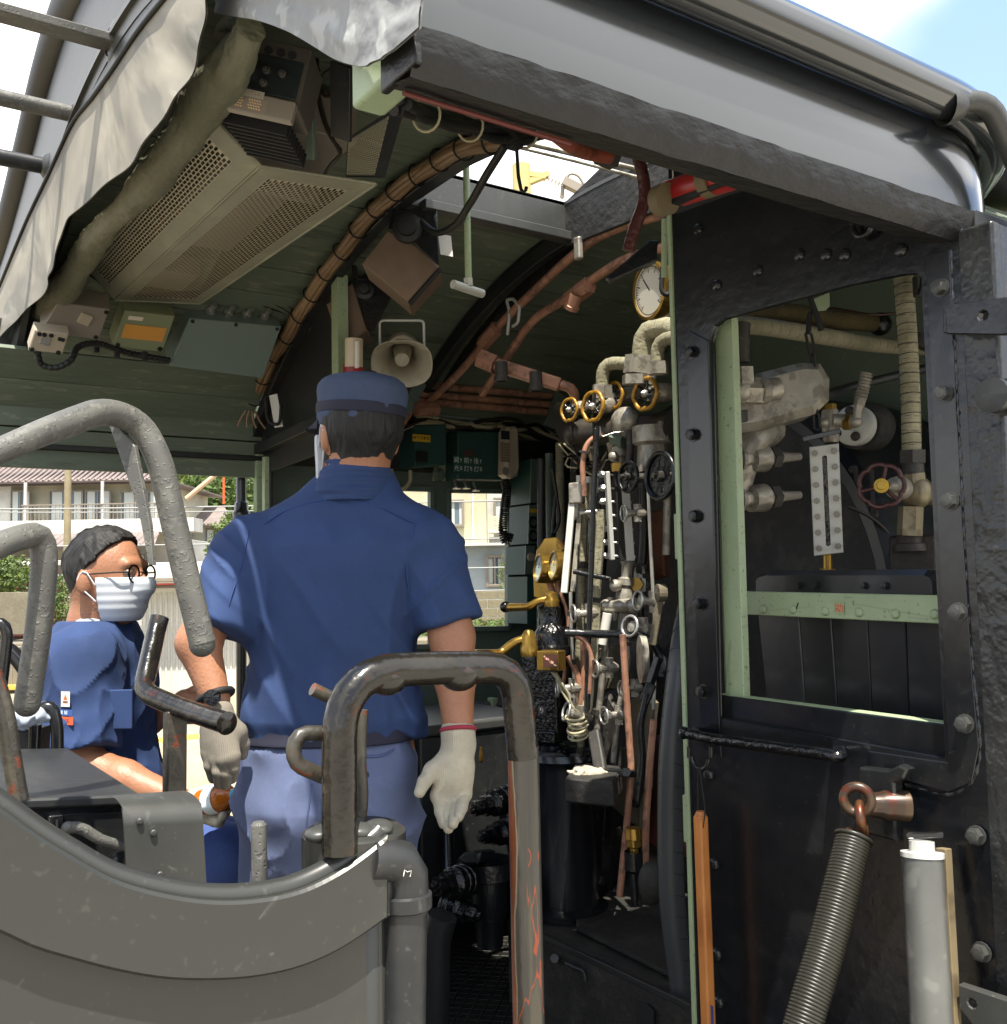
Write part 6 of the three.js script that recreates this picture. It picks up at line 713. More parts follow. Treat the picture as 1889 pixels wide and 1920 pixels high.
  const hs = thing('taped_hose', 'thick dark grey taped hose running down beside the doorway edge', 'hose'); obj('hose', [soft([[-1.997,1.247,-1.974],[-1.911,1.112,-1.849],[-1.906,0.873,-1.797],[-1.924,0.656,-1.797],[-1.934,0.467,-1.806],[-1.934,0.263,-1.831],[-1.936,0.114,-1.846]], t => 0.036 - 0.004 * t, 18, 60)], M({ c: '#3a3d40', r: 0.42, b: T.lumpy, br: 3, bs: 0.001 }), hs); const hc = new THREE.CatmullRomCurve3([[-1.997,1.247,-1.974],[-1.911,1.112,-1.849],[-1.906,0.873,-1.797],[-1.924,0.656,-1.797],[-1.934,0.467,-1.806],[-1.934,0.263,-1.831],[-1.936,0.114,-1.846]].map(v3)); for (let i = 1; i < 22; i++) { const p = hc.getPointAt(i / 22), t = hc.getTangentAt(i / 22); obj('tape_edge', [torus([p.x, p.y, p.z], [t.x + 0.15, t.y, t.z + 0.35], 0.0365 - 0.004 * i / 22, 0.0012, 26, 5)], m.cable, hs); }
}
{ // floor level valves left of the pedestal
  const vv = (label, P) => { const t = thing('oily_valve', label, 'valve', 'oily black valves near the floor'); const [a, b, r] = P; valveBody(t, a, b, r, m.oily); const d = nrm(sub(b, a)); obj('end_nut', [hexa(add(b, mul(d, -0.03)), add(b, mul(d, 0.02)), r * 0.62), lathe(add(b, mul(d, 0.02)), d, [[0, r * 0.4], [0.012, r * 0.36], [0.014, 0]], 10)], m.oily, t); for (const k of [0.1, 0.3]) obj('collar', [torus(mid(a, b, k), d, r * 0.98, r * 0.14, 20, 8)], m.oily, t); };
  vv('oily black valve with hex end, highest of those near the floor', [[-2.691,0.61,-1.833], [-2.668,0.604,-1.688], 0.04]); vv('oily black valve just below the highest one', [[-2.777,0.485,-1.899], [-2.745,0.49,-1.768], 0.038]); vv('oily black valve on the left of the black casting', [[-2.615,0.411,-1.611], [-2.571,0.424,-1.495], 0.045]); vv('oily black valve lowest to the floor', [[-2.658,0.342,-1.556], [-2.568,0.329,-1.601], 0.04]);
  const cs = thing('valve_casting', 'black valve casting with a flat lid low in the cab', 'casting'); obj('lid', [plate([[-2.626,0.472,-1.587],[-2.612,0.494,-1.605],[-2.678,0.465,-1.78],[-2.696,0.447,-1.845],[-2.698,0.42,-1.845],[-2.571,0.47,-1.669],[-2.608,0.455,-1.617]], 0.1, [-0.5, -0.2, -0.8], 0.008)], m.oilyFlat, cs); obj('body', [lathe([-2.66,0.443,-1.72], DN, [[0, 0.08], [0.05, 0.08], [0.06, 0.055], [0.16, 0.055], [0.18, 0.045], [0.26, 0.04]], 20)], m.oilyFlat, cs); obj('flange', [lathe([-2.644,0.412,-1.658], [-0.9, 0, 0.4], [[0, 0.06], [0.02, 0.06], [0.022, 0.04], [0.05, 0.04]], 18)], m.oily, cs);
  const fb = thing('fabric_hose', 'thick dark braided hose standing from the floor', 'hose'); obj('hose', [soft([[-2.615,-0.034,-1.488],[-2.601,0.135,-1.488],[-2.589,0.273,-1.489],[-2.574,0.34,-1.502]], 0.045, 16)], m.rubber, fb);
  const br = thing('brass_fitting', 'tarnished brass fitting below the gloved hand', 'fitting'); obj('body', [lathe([-3.084,0.764,-1.948], DN, [[0, 0], [0, 0.02], [0.03, 0.024], [0.05, 0.035], [0.1, 0.036], [0.12, 0.02], [0.16, 0.018]], 16)], m.brass, br);
  const sh = thing('driver_seat_box', 'dark grey topped box against the far wall behind the standing man', 'box'); obj('body', [box([-3.3, 0.52, -1.95], [0.5, 0.5, 0.5], 0.01)], m.black, sh); obj('lid', [box([-3.3, 0.79, -1.95], [0.52, 0.04, 0.52], 0.012)], m.dusty, sh);
  const lp = thing('lower_pipework', 'dark pipes looping low on the green far wall', 'pipe'); obj('pipe', [tube([[-3.708,0.749,-2.101],[-3.669,0.77,-2.156],[-3.593,0.786,-2.267],[-3.505,0.787,-2.396]], 0.014, 0.03, 8)], m.cast, lp); obj('pipe', [tube([[-3.723,0.616,-2.095],[-3.709,0.727,-2.102],[-3.658,0.743,-2.175],[-3.582,0.75,-2.286],[-3.483,0.742,-2.434]], 0.014, 0.03, 8)], m.black, lp); obj('bracket', [box([-3.551,0.755,-2.332], [0.04, 0.12, 0.03], 0.004)], m.green, lp); obj('cock', [hexa([-3.217,0.753,-2.11], [-3.096,0.758,-2.11], 0.03)], m.oily, lp);
  const dk = thing('dark_pipe_post', 'blue black pipe standing behind the gloved fingers', 'pipe'); obj('pipe', [cyl([-3.068,0.58,-1.815], [-2.908,0.341,-1.724], 0.02)], m.navy, dk);
}
{ // fireman's side, seen through the bulkhead window
  const wg = thing('water_gauge', 'flat silver water gauge plate with fourteen nuts seen through the window', 'gauge');
  const P = [[-1.706,1.635,-2.124],[-1.649,1.641,-2.17],[-1.662,1.358,-2.187],[-1.718,1.351,-2.141]], [a, b, c, d] = P; const N = nrm(crs(sub(d, a), sub(b, a))), q = (u, v) => mid(mid(a, b, u), mid(d, c, u), v);
  obj('plate', [plate([a, d, c, b], 0.012, mul(N, -1), 0.002, [[q(0.39, 0.1), q(0.39, 0.92), q(0.5, 0.935), q(0.61, 0.92), q(0.61, 0.1), q(0.5, 0.085)]])], m.paleMetal, wg); obj('glass_strip', [plate([q(0.38, 0.07), q(0.38, 0.95), q(0.62, 0.95), q(0.62, 0.07)].map(p => add(p, mul(N, -0.012))), 0.012, mul(N, -1), 0)], m.oily, wg); obj('block', [plate([a, d, c, b].map(p => add(p, mul(N, -0.026))), 0.04, mul(N, -1), 0.003)], m.silver, wg);
  const M2 = M({ c: '#6f6e6a', r: 0.3, m: 0.8 }), nutG = nut([0, 0, 0], [0, 0, 1], 0.0085, 0.012), nw = lathe([0, 0, 0], [0, 0, 1], [[0, 0.012], [0.0018, 0.012], [0.002, 0]], 14); for (let i = 0; i < 7; i++) for (const u of [0.17, 0.83]) { const o = shared('nut', mg([nutG, nw]), M2, wg, q(u, 0.065 + i * 0.145), N, R(0, 1)); }
  obj('stem', [cyl([-1.704,1.359,-2.178], [-1.708,1.301,-2.179], 0.012), hexa([-1.707,1.318,-2.179], [-1.709,1.298,-2.179], 0.02)], m.brass, wg);
  const ck = thing('gauge_cock', 'silver cock with a ribbed lever above the gauge plate', 'cock'); obj('body', [lathe([-1.688,1.748,-2.19], DN, [[0, 0], [0, 0.014], [0.012, 0.015], [0.014, 0.022], [0.04, 0.025], [0.07, 0.022], [0.09, 0.022], [0.1, 0.018]], 16), ball([-1.667,1.695,-2.138], 0.013), cyl([-1.675,1.705,-2.179], [-1.64,1.701,-2.23], 0.018)], m.silver, ck); obj('cap', [hexa([-1.688,1.751,-2.19], [-1.689,1.731,-2.19], 0.018)], m.brass, ck); obj('flange', [lathe([-1.699,1.704,-2.304], nrm([0.25, 0, 0.97]), [[-0.02, 0.055], [0.006, 0.055], [0.01, 0.05], [0.011, 0]], 30)], m.paleMetal, ck); for (const p of [[-1.684,1.739,-2.268],[-1.68,1.67,-2.282],[-1.707,1.68,-2.241]]) shared('flange_bolt', smallBolt, m.cast, ck, p, [0.25, 0, 0.97]).scale.setScalar(1.5); obj('gland', [hexa([-1.657,1.699,-2.206], [-1.641,1.697,-2.212], 0.022)], m.brass, ck); obj('lever', [sweep(path([[-1.608,1.694,-2.19],[-1.599,1.745,-2.196],[-1.584,1.816,-2.21]], 0.02), t => 0.0115 + 0.004 * sst(0.1, 0.5, t) + (t > 0.45 ? 0.0016 * Math.sin(t * 95) : 0), 14, 70), ball([-1.608,1.692,-2.19], 0.015)], m.silver, ck);
  const stf = thing('boss', 'black round boss behind the silver cock flange', 'boss'); obj('boss', [cyl([-1.708,1.703,-2.326], [-1.761,1.72,-2.461], 0.062, 0.07, 26)], m.soot, stf);
  const ch = thing('hanging_chain', 'black chain with a T bar hanging in the window opening', 'chain'); const lk = [[-1.604,1.955,-2.02],[-1.61,1.903,-2.018],[-1.607,1.849,-2.028],[-1.609,1.796,-2.032],[-1.611,1.75,-2.035],[-1.613,1.703,-2.038],[-1.614,1.662,-2.041]]; for (let i = 0; i < lk.length - 1; i++) { const A = lk[i], B = lk[i + 1], w = mul(nrm(crs(sub(B, A), [i % 2 ? 0.9 : 0.5, 0, i % 2 ? 0.2 : -0.9])), 0.0085); obj('link', [tube([add(A, w), add(B, w), sub(B, w), sub(A, w), add(A, w)], 0.0036, 0.009, 7, 40)], m.dark, ch); } obj('strap', [soft([[-1.591,2.023,-1.996],[-1.588,1.983,-2.004],[-1.581,1.933,-2.021],[-1.579,1.904,-2.028]], 0.007, 8)], m.dark, ch); obj('t_bar', [bar([-1.605,1.632,-1.969], [-1.583,1.658,-2.087], 0.012, 0.012, UP)], m.oilyFlat, ch);
  const lp = thing('lagged_pipe', 'upright lagged pipe at the right side of the window', 'pipe'); obj('pipe', [soft([[-1.466,2.09,-2.207],[-1.469,1.984,-2.215],[-1.473,1.865,-2.225],[-1.479,1.719,-2.233],[-1.486,1.597,-2.238]], 0.0235, 16, 50)], m.lag, lp); const lc = new THREE.CatmullRomCurve3([[-1.466,2.09,-2.207],[-1.469,1.984,-2.215],[-1.473,1.865,-2.225],[-1.479,1.719,-2.233],[-1.486,1.597,-2.238]].map(v3)); for (let i = 1; i < 20; i++) { const p = lc.getPointAt(i / 20), t = lc.getTangentAt(i / 20); obj('wrap_edge', [torus([p.x, p.y, p.z], [t.x + 0.12, t.y, t.z + 0.1], 0.0238, 0.0012, 22, 5)], m.cast, lp); } obj('nut', [hexa([-1.484,1.607,-2.24], [-1.486,1.575,-2.241], 0.034), cyl([-1.486,1.578,-2.241], [-1.487,1.549,-2.243], 0.026)], m.cast, lp);
  const sv = thing('stop_valve', 'bronze stop valve with a maroon spoked handwheel and yellow hub', 'valve'); handwheel(sv, [-1.442,1.507,-2.047], nrm([0.55, 0.05, 0.85]), 0.05, { lobes: 7, rim: 0.0058, rimMat: m.maroon, spokes: 3, hubMat: m.steel, turn: 1.3 }); obj('yellow_disc', [lathe([-1.429,1.505,-2.029], nrm([0.55, 0.05, 0.85]), [[0, 0.017], [0.003, 0.017], [0.004, 0.011], [0.012, 0.009], [0.013, 0]], 18)], m.yellow, sv); obj('bonnet', [lathe([-1.44,1.506,-2.067], sub([-1.479,1.505,-2.225], [-1.443,1.506,-2.063]), [[0, 0.01], [0.04, 0.012], [0.045, 0.026], [0.07, 0.03], [0.09, 0.026]], 16)], m.silver, sv); obj('valve_body', [ball([-1.486,1.503,-2.249], 0.04, [1, 1.1, 0.9]), hexa([-1.488,1.549,-2.242], [-1.488,1.525,-2.245], 0.032), hexa([-1.496,1.467,-2.239], [-1.503,1.395,-2.239], 0.03), cyl([-1.485,1.503,-2.252], [-1.477,1.495,-2.353], 0.03)], M({ map: T.silver, rep: 4, c: '#cfc6ae', r: 0.4, m: 0.4 }), sv); obj('base_block', [box([-1.524,1.348,-2.303], [0.12, 0.1, 0.1], 0.012, [0, 0.3, 0]), lathe([-1.515,1.396,-2.257], DN, [[0, 0.03], [0.02, 0.032], [0.022, 0.04], [0.04, 0.042]], 18)], M({ map: T.cast, c: '#c9b59a', r: 0.6, b: T.lumpy, br: 5, bs: 0.002 }), sv);
  const hp = thing('lagged_roof_pipe', 'dark lagged pipe running across the top of the window, upper one', 'pipe', 'lagged pipes across the window'); obj('pipe', [soft([[-1.761,1.978,-1.964],[-1.764,2.005,-2.135],[-1.764,2.011,-2.313],[-1.789,2.037,-2.542]], 0.027, 14)], M({ map: T.lag, rep: 2, c: '#8d8160', r: 0.95, b: T.lumpy, br: 10, bs: 0.003 }), hp); obj('end', [ball([-1.78,2.034,-2.555], 0.034)], m.oilyFlat, hp);
  const hp2 = thing('lagged_roof_pipe', 'grey lagged pipe running across the top of the window, lower one', 'pipe', 'lagged pipes across the window'); obj('pipe', [soft([[-1.718,1.929,-1.854],[-1.732,1.944,-2.011],[-1.72,1.943,-2.208],[-1.763,1.963,-2.5],[-1.735,1.973,-2.719]], 0.023, 14)], m.lag, hp2); obj('elbow', [tube([[-1.702,1.931,-1.878],[-1.706,1.886,-1.877],[-1.71,1.833,-1.878]], 0.024, 0.03, 14)], m.cast, hp2);
  const ij = thing('injector', 'pale cast injector body with unions left in the window', 'injector'); obj('casting', [plate([[-1.757,1.781,-1.816],[-1.703,1.799,-1.892],[-1.709,1.83,-2.06],[-1.697,1.827,-2.112],[-1.704,1.789,-2.143],[-1.709,1.733,-2.142],[-1.715,1.7,-2.102],[-1.698,1.662,-1.918],[-1.766,1.649,-1.819]], 0.1, [-0.8, 0, -0.55], 0.02)], m.silver, ij); obj('lower_horn', [soft([[-1.749,1.687,-2.017],[-1.741,1.64,-1.945],[-1.761,1.573,-1.924],[-1.773,1.505,-1.915]], t => 0.05 - 0.015 * t, 14)], m.silver, ij); obj('union', [hexa([-1.677,1.809,-1.841], [-1.678,1.767,-1.844], 0.034), hexa([-1.683,1.755,-1.839], [-1.668,1.755,-1.897], 0.036), lathe([-1.664,1.753,-1.885], sub([-1.653,1.767,-1.97], [-1.664,1.753,-1.885]), [[0, 0.03], [0.02, 0.034], [0.025, 0.028], [0.06, 0.03]], 16), ball([-1.682,1.755,-1.84], 0.036)], m.silver, ij); obj('boss', [lathe([-1.677,1.781,-2.077], nrm([0.7, 0, 0.7]), [[-0.01, 0.028], [0.01, 0.026], [0.012, 0]], 18)], m.silver, ij); obj('rib', [bar([-1.698,1.691,-1.843], [-1.689,1.721,-2.03], 0.012, 0.03, UP)], m.cast, ij);
  for (const [lab, y, k] of [['silver check valve, upper of two low in the window', 862, 0], ['silver check valve, lower of two low in the window', 936, 1]]) { const t = thing('check_valve', lab, 'valve', 'check valves in the window'); const A = k ? [-1.747,1.491,-1.866] : [-1.74,1.592,-1.864], B = k ? [-1.715,1.509,-2.09] : [-1.708,1.608,-2.087]; const L = len(sub(B, A)), dd = nrm(sub(B, A)); obj('body', [lathe(A, dd, [[0, 0.03], [L * 0.15, 0.03], [L * 0.18, 0.022], [L * 0.25, 0.022], [L * 0.28, 0.034], [L * 0.48, 0.036], [L * 0.52, 0.024], [L * 0.7, 0.02], [L * 0.72, 0.014], [L, 0.01]], 16)], m.silver, t); obj('nut', [hexa(add(A, mul(dd, L * 0.55)), add(A, mul(dd, L * 0.66)), 0.03)], m.cast, t); obj('handle_disc', [torus(add(A, mul(dd, L * 0.05)), dd, 0.035, 0.006, 18, 8)], m.oilyFlat, t); }
  const dc = thing('thin_conduit', 'thin dark conduit curving down the boiler side', 'pipe'); obj('pipe', [soft([[-1.742,1.487,-2.32],[-1.712,1.459,-2.369],[-1.686,1.411,-2.413],[-1.679,1.338,-2.433]], 0.005, 7)], m.wire, dc);
  const pc = thing('pipe_clip', 'pale curved clip plate hanging from the roof in the window', 'clip'); obj('clip', [plate([[-1.664,2.013,-2.103],[-1.636,2.032,-2.142],[-1.639,1.995,-2.143],[-1.645,1.985,-2.134],[-1.66,1.983,-2.113]], 0.004, [-0.8, 0, -0.55], 0.001)], m.green, pc);
  const ed = thing('sagging_wire', 'thin dark red wire sagging across the green wall in the window', 'wire'); obj('wire', [soft([[-1.902,2.079,-2.28],[-1.824,2.07,-2.395],[-1.757,2.049,-2.498],[-1.713,2.054,-2.562]], 0.004, 6)], m.maroon, ed); obj('drop', [soft([[-1.412,2.022,-2.205],[-1.416,1.996,-2.204],[-1.424,1.973,-2.194],[-1.423,2.022,-2.19]], 0.006, 6)], m.dark, ed);
}
{ // fireman's seat seen from behind through the window
  const st = thing('fireman_seat', 'black seat back with a pale green rail marked in red', 'seat');
  obj('cushion', [plate([[-1.705,1.249,-1.9],[-1.706,1.294,-1.9],[-1.692,1.308,-1.9],[-1.665,1.314,-1.9],[-1.237,1.308,-1.9],[-1.218,1.301,-1.9],[-1.209,1.285,-1.9],[-1.209,1.245,-1.9]], 0.06, FW, 0.012)], m.seat, st);
  for (const p of [[-1.56,1.277,-1.885],[-1.512,1.277,-1.885],[-1.383,1.276,-1.885],[-1.33,1.275,-1.885]]) shared('button', smallBolt, m.seat, st, p, RW);
  const rail = [[-1.722,1.265,-1.87],[-1.718,1.208,-1.87],[-1.188,1.198,-1.87],[-1.187,1.255,-1.87]]; obj('rail', [plate(rail, 0.012, FW, 0.002), plate([[-1.74,1.265,-1.89],[-1.736,1.207,-1.89],[-1.722,1.207,-1.89],[-1.726,1.265,-1.89]], 0.05, FW, 0.001)], m.green, st, 'pale green rail with screws');
  for (const p of [[-1.656,1.221,-1.868],[-1.565,1.222,-1.868],[-1.474,1.219,-1.868],[-1.384,1.218,-1.868],[-1.295,1.216,-1.868],[-1.205,1.217,-1.868]]) shared('screw', domeRivet, m.green, st, p, RW).scale.setScalar(0.75);
  const rr = nrm(sub(rail[3], rail[0])); obj('red_mark', [card(add([-1.435,1.227,-1.868], [0, 0, 0.003]), rr, UP, 0.026, 0.026)], (() => { const c = printMat(96, 96, (x, w, h) => { x.fillStyle = '#8c9d76'; x.fillRect(0, 0, w, h); x.strokeStyle = '#c03a28'; pen(x, 'suke', 8, 8, 80, 7); }); return c; })(), st);
  obj('ink_marks', [bar([-1.549,1.238,-1.867], [-1.558,1.218,-1.867], 0.003, 0.0008, RW, 0.0003)], m.dark, st);
  const bx = [1424, 1500, 1560, 1628, 1700, 1775]; const top = [[-1.718,1.209,-1.92],[-1.59,1.206,-1.92],[-1.498,1.203,-1.92],[-1.401,1.202,-1.92],[-1.306,1.2,-1.92],[-1.208,1.197,-1.92]], bot = [[-1.687,0.861,-1.92],[-1.575,0.871,-1.92],[-1.486,0.878,-1.92],[-1.399,0.885,-1.92],[-1.309,0.893,-1.92],[-1.212,0.902,-1.92]]; for (let i = 0; i < 5; i++) obj('back_board', [plate([top[i], bot[i], add(bot[i + 1], [-0.002, 0, 0]), add(top[i + 1], [-0.002, 0, 0])], 0.02, FW, 0.002)], m.seat, st);
}
{ // outside the bulkhead: chain bracket, coiled hose, silver tube, wooden staff
  const sc = thing('safety_chain', 'black coil spring sleeve hanging from a worn hook eye on the bulkhead', 'chain');
  obj('bracket', [plate([[-1.225,0.936,-1.655],[-1.162,0.939,-1.655],[-1.139,0.952,-1.655],[-1.122,0.946,-1.655],[-1.132,0.928,-1.655],[-1.15,0.917,-1.655],[-1.153,0.812,-1.655],[-1.229,0.815,-1.655]], 0.02, RW, 0.004), bar(...[[-1.237,0.928,-1.675],[-1.241,0.812,-1.675]], 0.012, 0.04, RW)], m.navyRough, sc); obj('eye_bolt', [lathe([-1.164,0.874,-1.64], nrm([-0.6, 0.05, 0.8]), [[-0.03, 0.028], [0.012, 0.028], [0.02, 0.024], [0.05, 0.02], [0.055, 0]], 18), torus([-1.197,0.886,-1.585], nrm([0.5, 0, 0.85]), 0.024, 0.0095, 26, 12)], M({ map: T.rail, rep: [3, 5], c: '#b59a8a', r: 0.35, m: 0.3 }), sc); obj('hook_link', [torus([-1.182,0.856,-1.575], nrm([0.8, 0.1, -0.55]), 0.026, 0.0085, 26, 12, 4.6, 1.0), cyl([-1.206,0.834,-1.575], [-1.209,0.799,-1.57], 0.009)], M({ map: T.rail, rep: [3, 5], c: '#c98f6a', r: 0.35, m: 0.3 }), sc);
  const H = [[-1.175,0.828,-1.541],[-1.166,0.757,-1.492],[-1.161,0.669,-1.439],[-1.157,0.586,-1.383],[-1.156,0.538,-1.355]], hc = new THREE.CatmullRomCurve3(H.map(v3)), Lh = hc.getLength(), turns = 40; const hp = []; for (let i = 0; i <= 400; i++) { const t = i / 400, p = hc.getPointAt(t), a = t * turns * 6.2832, tt = hc.getTangentAt(t); const [u, v] = basis([tt.x, tt.y, tt.z]); hp.push(new THREE.Vector3(p.x + 0.0285 * (u[0] * Math.cos(a) + v[0] * Math.sin(a)), p.y + 0.0285 * (u[1] * Math.cos(a) + v[1] * Math.sin(a)), p.z + 0.0285 * (u[2] * Math.cos(a) + v[2] * Math.sin(a)))); }
  const spr = M({ c: '#24231c', r: 0.38 }); const coil = []; for (let i = 0; i < 58; i++) { const t = (i + 0.3) / 58.5, p = hc.getPointAt(t), tt = hc.getTangentAt(t); coil.push(torus([p.x, p.y, p.z], [tt.x, tt.y, tt.z], 0.0285, 0.0036, 26, 7)); } const co = obj('sleeve', [coil, sweep(hc, () => 0.0285, 20, 30, false)], spr, sc, 'black ribbed sleeve over the chain'); co.userData.kind = 'stuff'; delete co.userData.label;
  obj('end_ring', [torus(H[0], sub(H[1], H[0]), 0.031, 0.004, 28, 8)], spr, sc);
  const tb = thing('silver_tube', 'tall silver metal tube with a cap strapped to the bulkhead', 'tube'); const ta = [-1.059,0.821,-1.571], te = [-1.034,0.52,-1.537]; obj('tube', [cyl(ta, te, 0.0335, 0.0335, 28)], M({ map: T.zinc, rep: 1, r: 0.45, m: 0.5, c: '#bdbdb8' }), tb); obj('collar', [lathe(ta, nrm(sub(ta, te)), [[-0.006, 0.0355], [0.002, 0.0355], [0.003, 0.021], [0.02, 0.0205], [0.021, 0]], 26)], m.paleMetal, tb); obj('cap_strap', [plate([[-1.072,0.849,-1.548],[-1.065,0.858,-1.556],[-1.051,0.861,-1.578],[-1.036,0.864,-1.599],[-1.036,0.857,-1.6],[-1.052,0.846,-1.578],[-1.066,0.843,-1.557]], 0.006, UP, 0.002)], m.navyRough, tb); obj('back_lath', [bar([-1.074,0.813,-1.657], [-1.05,0.492,-1.624], 0.02, 0.02, RW)], M({ map: T.silver, rep: 2, c: '#b5a688', r: 0.7 }), tb);
  const sf = thing('wooden_staff', 'orange brown wooden staff hanging by a cord on the bulkhead', 'staff'); const sa = [-1.637,0.776,-1.62], se = [-1.633,0.283,-1.62]; obj('staff', [place(rbox(len(sub(se, sa)), 0.026, 0.026, 0.006), mid(sa, se), nrm(sub(se, sa)), ...(() => { const b = basis(sub(se, sa), RW); return [b[0], crs(nrm(sub(se, sa)), b[0])]; })()), lathe(add(sa, [0, 0.004, 0]), nrm(sub(sa, se)), [[-0.02, 0.0125], [-0.004, 0.0125], [0.004, 0.009], [0.006, 0]], 14)], m.wood, sf); obj('cord', [soft([[-1.615,0.754,-1.605],[-1.608,0.792,-1.605],[-1.615,0.848,-1.605],[-1.62,0.887,-1.605]], 0.0014, 5), soft([[-1.629,0.788,-1.605],[-1.627,0.846,-1.605],[-1.623,0.886,-1.605]], 0.0014, 5)], m.dark, sf); obj('blue_tape', [card([-1.604,0.351,-1.603], [0.96, 0, 0], UP, 0.008, 0.06)], M({ c: '#2a3f78', r: 0.5 }), sf);
}
{ // far wall equipment
  const cpb = thing('copper_pipe_rack', 'bracket of three level copper pipes along the far wall', 'pipe rack');
  for (const L of [[[-3.55,2.098,-1.889],[-3.55,2.109,-1.958],[-3.55,2.124,-2.727]], [[-3.55,2.063,-1.889],[-3.55,2.072,-1.957],[-3.55,2.083,-2.702]], [[-3.55,2.026,-1.903],[-3.55,2.04,-1.969],[-3.55,2.048,-2.677]]]) obj('pipe', [tube(L, 0.0155, 0.02, 12)], m.copper, cpb); for (const L of [[[-3.52,2.116,-1.991],[-3.52,2.06,-1.955],[-3.52,1.987,-1.915]], [[-3.52,2.131,-2.699],[-3.52,2.057,-2.673],[-3.52,1.978,-2.635]]]) obj('bracket', [bar(L[0], L[2], 0.05, 0.014, [1, 0, 0.2])], m.dgreen, cpb); obj('dropper', [tube([[-3.55,2.032,-1.982],[-3.55,1.981,-1.946],[-3.55,1.908,-1.892]], 0.0155, 0.02, 10)], m.copper, cpb); obj('tee', [hexa([-3.5,1.996,-1.953], [-3.5,2.004,-2.052], 0.03)], m.copper, cpb);
  const mf = thing('copper_manifold', 'angular copper manifold sloping down towards the yellow valves', 'manifold'); obj('body', [bar([-2.895,2.07,-1.886], [-2.71,1.97,-2.083], 0.05, 0.045, UP, 0.008)], m.copper, mf); for (const p of [[-2.796,2.026,-1.895],[-2.733,1.991,-1.994]]) obj('nozzle', [lathe(p, DN, [[-0.02, 0.022], [0.03, 0.022], [0.03, 0.026], [0.045, 0.026], [0.046, 0.018]], 14)], m.cast, mf); obj('nut', [hexa([-2.901,2.078,-1.877], [-2.855,2.05,-1.912], 0.036)], m.copper, mf); obj('tail', [tube([[-2.722,1.978,-2.065],[-2.686,1.958,-2.12],[-2.726,1.89,-2.158]], 0.018, 0.03, 12)], m.copper, mf);
  const cl = thing('wall_cable_run', 'tangle of dark cables along the top of the far wall', 'cable'); seed = 33; for (let k = 0; k < 9; k++) obj('cable', [soft([[-3.68,1.952,-1.956],[-3.68,1.993,-2.079],[-3.68,1.984,-2.237],[-3.68,1.984,-2.402],[-3.68,2.004,-2.546],[-3.68,1.98,-2.693],[-3.68,1.945,-2.846],[-3.68,1.91,-2.972]].map(p => add(p, [R(-0.03, 0.03), R(-0.035, 0.035), 0])), R(0.005, 0.011), 7)], [m.cable, m.wire, m.creamCable][k % 3], cl);
  const pw = thing('wall_pipes', 'dark vertical pipes between the far wall boxes and the boiler', 'pipe'); for (const [i, L] of [[[-3.346,1.832,-2.502],[-3.366,1.497,-2.513],[-3.399,1.096,-2.515]], [[-3.239,1.862,-2.477],[-3.262,1.492,-2.489],[-3.287,1.231,-2.485]], [[-3.124,1.847,-2.47],[-3.15,1.571,-2.466],[-3.18,1.274,-2.458]], [[-3.286,1.798,-2.416],[-3.315,1.363,-2.427],[-3.338,1.058,-2.431]]].entries()) obj('pipe', [tube(L, 0.018, 0.03, 10)], [m.dgreen, m.lag, m.soot, m.black][i], pw); obj('cord', [soft([[-3.104,1.731,-2.335],[-3.102,1.627,-2.351],[-3.104,1.524,-2.36],[-3.119,1.483,-2.344],[-3.104,1.628,-2.347]], 0.007, 7)], m.cable, pw); obj('dish', [lathe([-2.899,1.865,-2.264], nrm([-0.2, -0.4, 0.9]), [[0, 0.1], [0.01, 0.1], [-0.02, 0.06], [-0.03, 0]], 24)], m.soot, pw); obj('rail', [bar([-2.974,1.803,-2.34], [-2.778,1.779,-2.274], 0.02, 0.02, UP), bar([-2.866,1.864,-2.313], [-2.78,1.718,-2.278], 0.016, 0.02, RW)], m.creamCable, pw);
  const bx = (name, label, P, depth, mat, cat = 'box') => { const t = thing(name, label, cat); obj('case', [plate(P, depth, RT, 0.004)], mat, t); return t; };
  const ats = bx('alarm_box', 'dark teal box with a yellow label beside the standing man', [[-3.78,1.782,-2.022],[-3.78,1.957,-2.025],[-3.78,1.972,-2.177],[-3.78,1.798,-2.175]], 0.14, m.teal); { const o = [-3.62,1.901,-2.044], n = [-3.62,1.824,-2.043]; obj('yellow_label', [card(add(o, [0.003, 0, 0]), FW, UP, 0.085, 0.03)], printMat(128, 44, (x, w, h) => { x.fillStyle = '#c9a018'; x.fillRect(0, 0, w, h); x.strokeStyle = '#2b2410'; ['mae', 'ka', 'ru', 'sumi', 'ishi'].forEach((g, i) => pen(x, g, 5 + i * 24, 10, 20, 2.4)); }), ats); obj('name_plate', [card(add(n, [0.003, 0, 0]), FW, UP, 0.06, 0.045)], M({ c: '#2a2a28', r: 0.35, m: 0.4 }), ats); obj('cable_tail', [soft([[-3.66,1.769,-2.013],[-3.66,1.718,-2.008],[-3.66,1.687,-1.967],[-3.66,1.715,-1.938],[-3.66,1.77,-1.923]], 0.009, 8)], m.creamCable, ats); }
  obj('mount_plate', [plate([[-3.79,1.744,-2.19],[-3.79,1.97,-2.194],[-3.79,1.989,-2.538],[-3.79,1.753,-2.532]], 0.02, RT, 0.002)], m.green, (() => { const t = globalThis.__sw = bx('light_switch_panel', 'dark teal switch panel with white characters and three toggles', [[-3.76,1.743,-2.243],[-3.76,1.951,-2.246],[-3.76,1.962,-2.497],[-3.76,1.748,-2.492]], 0.10, m.teal, 'panel'); return t; })());
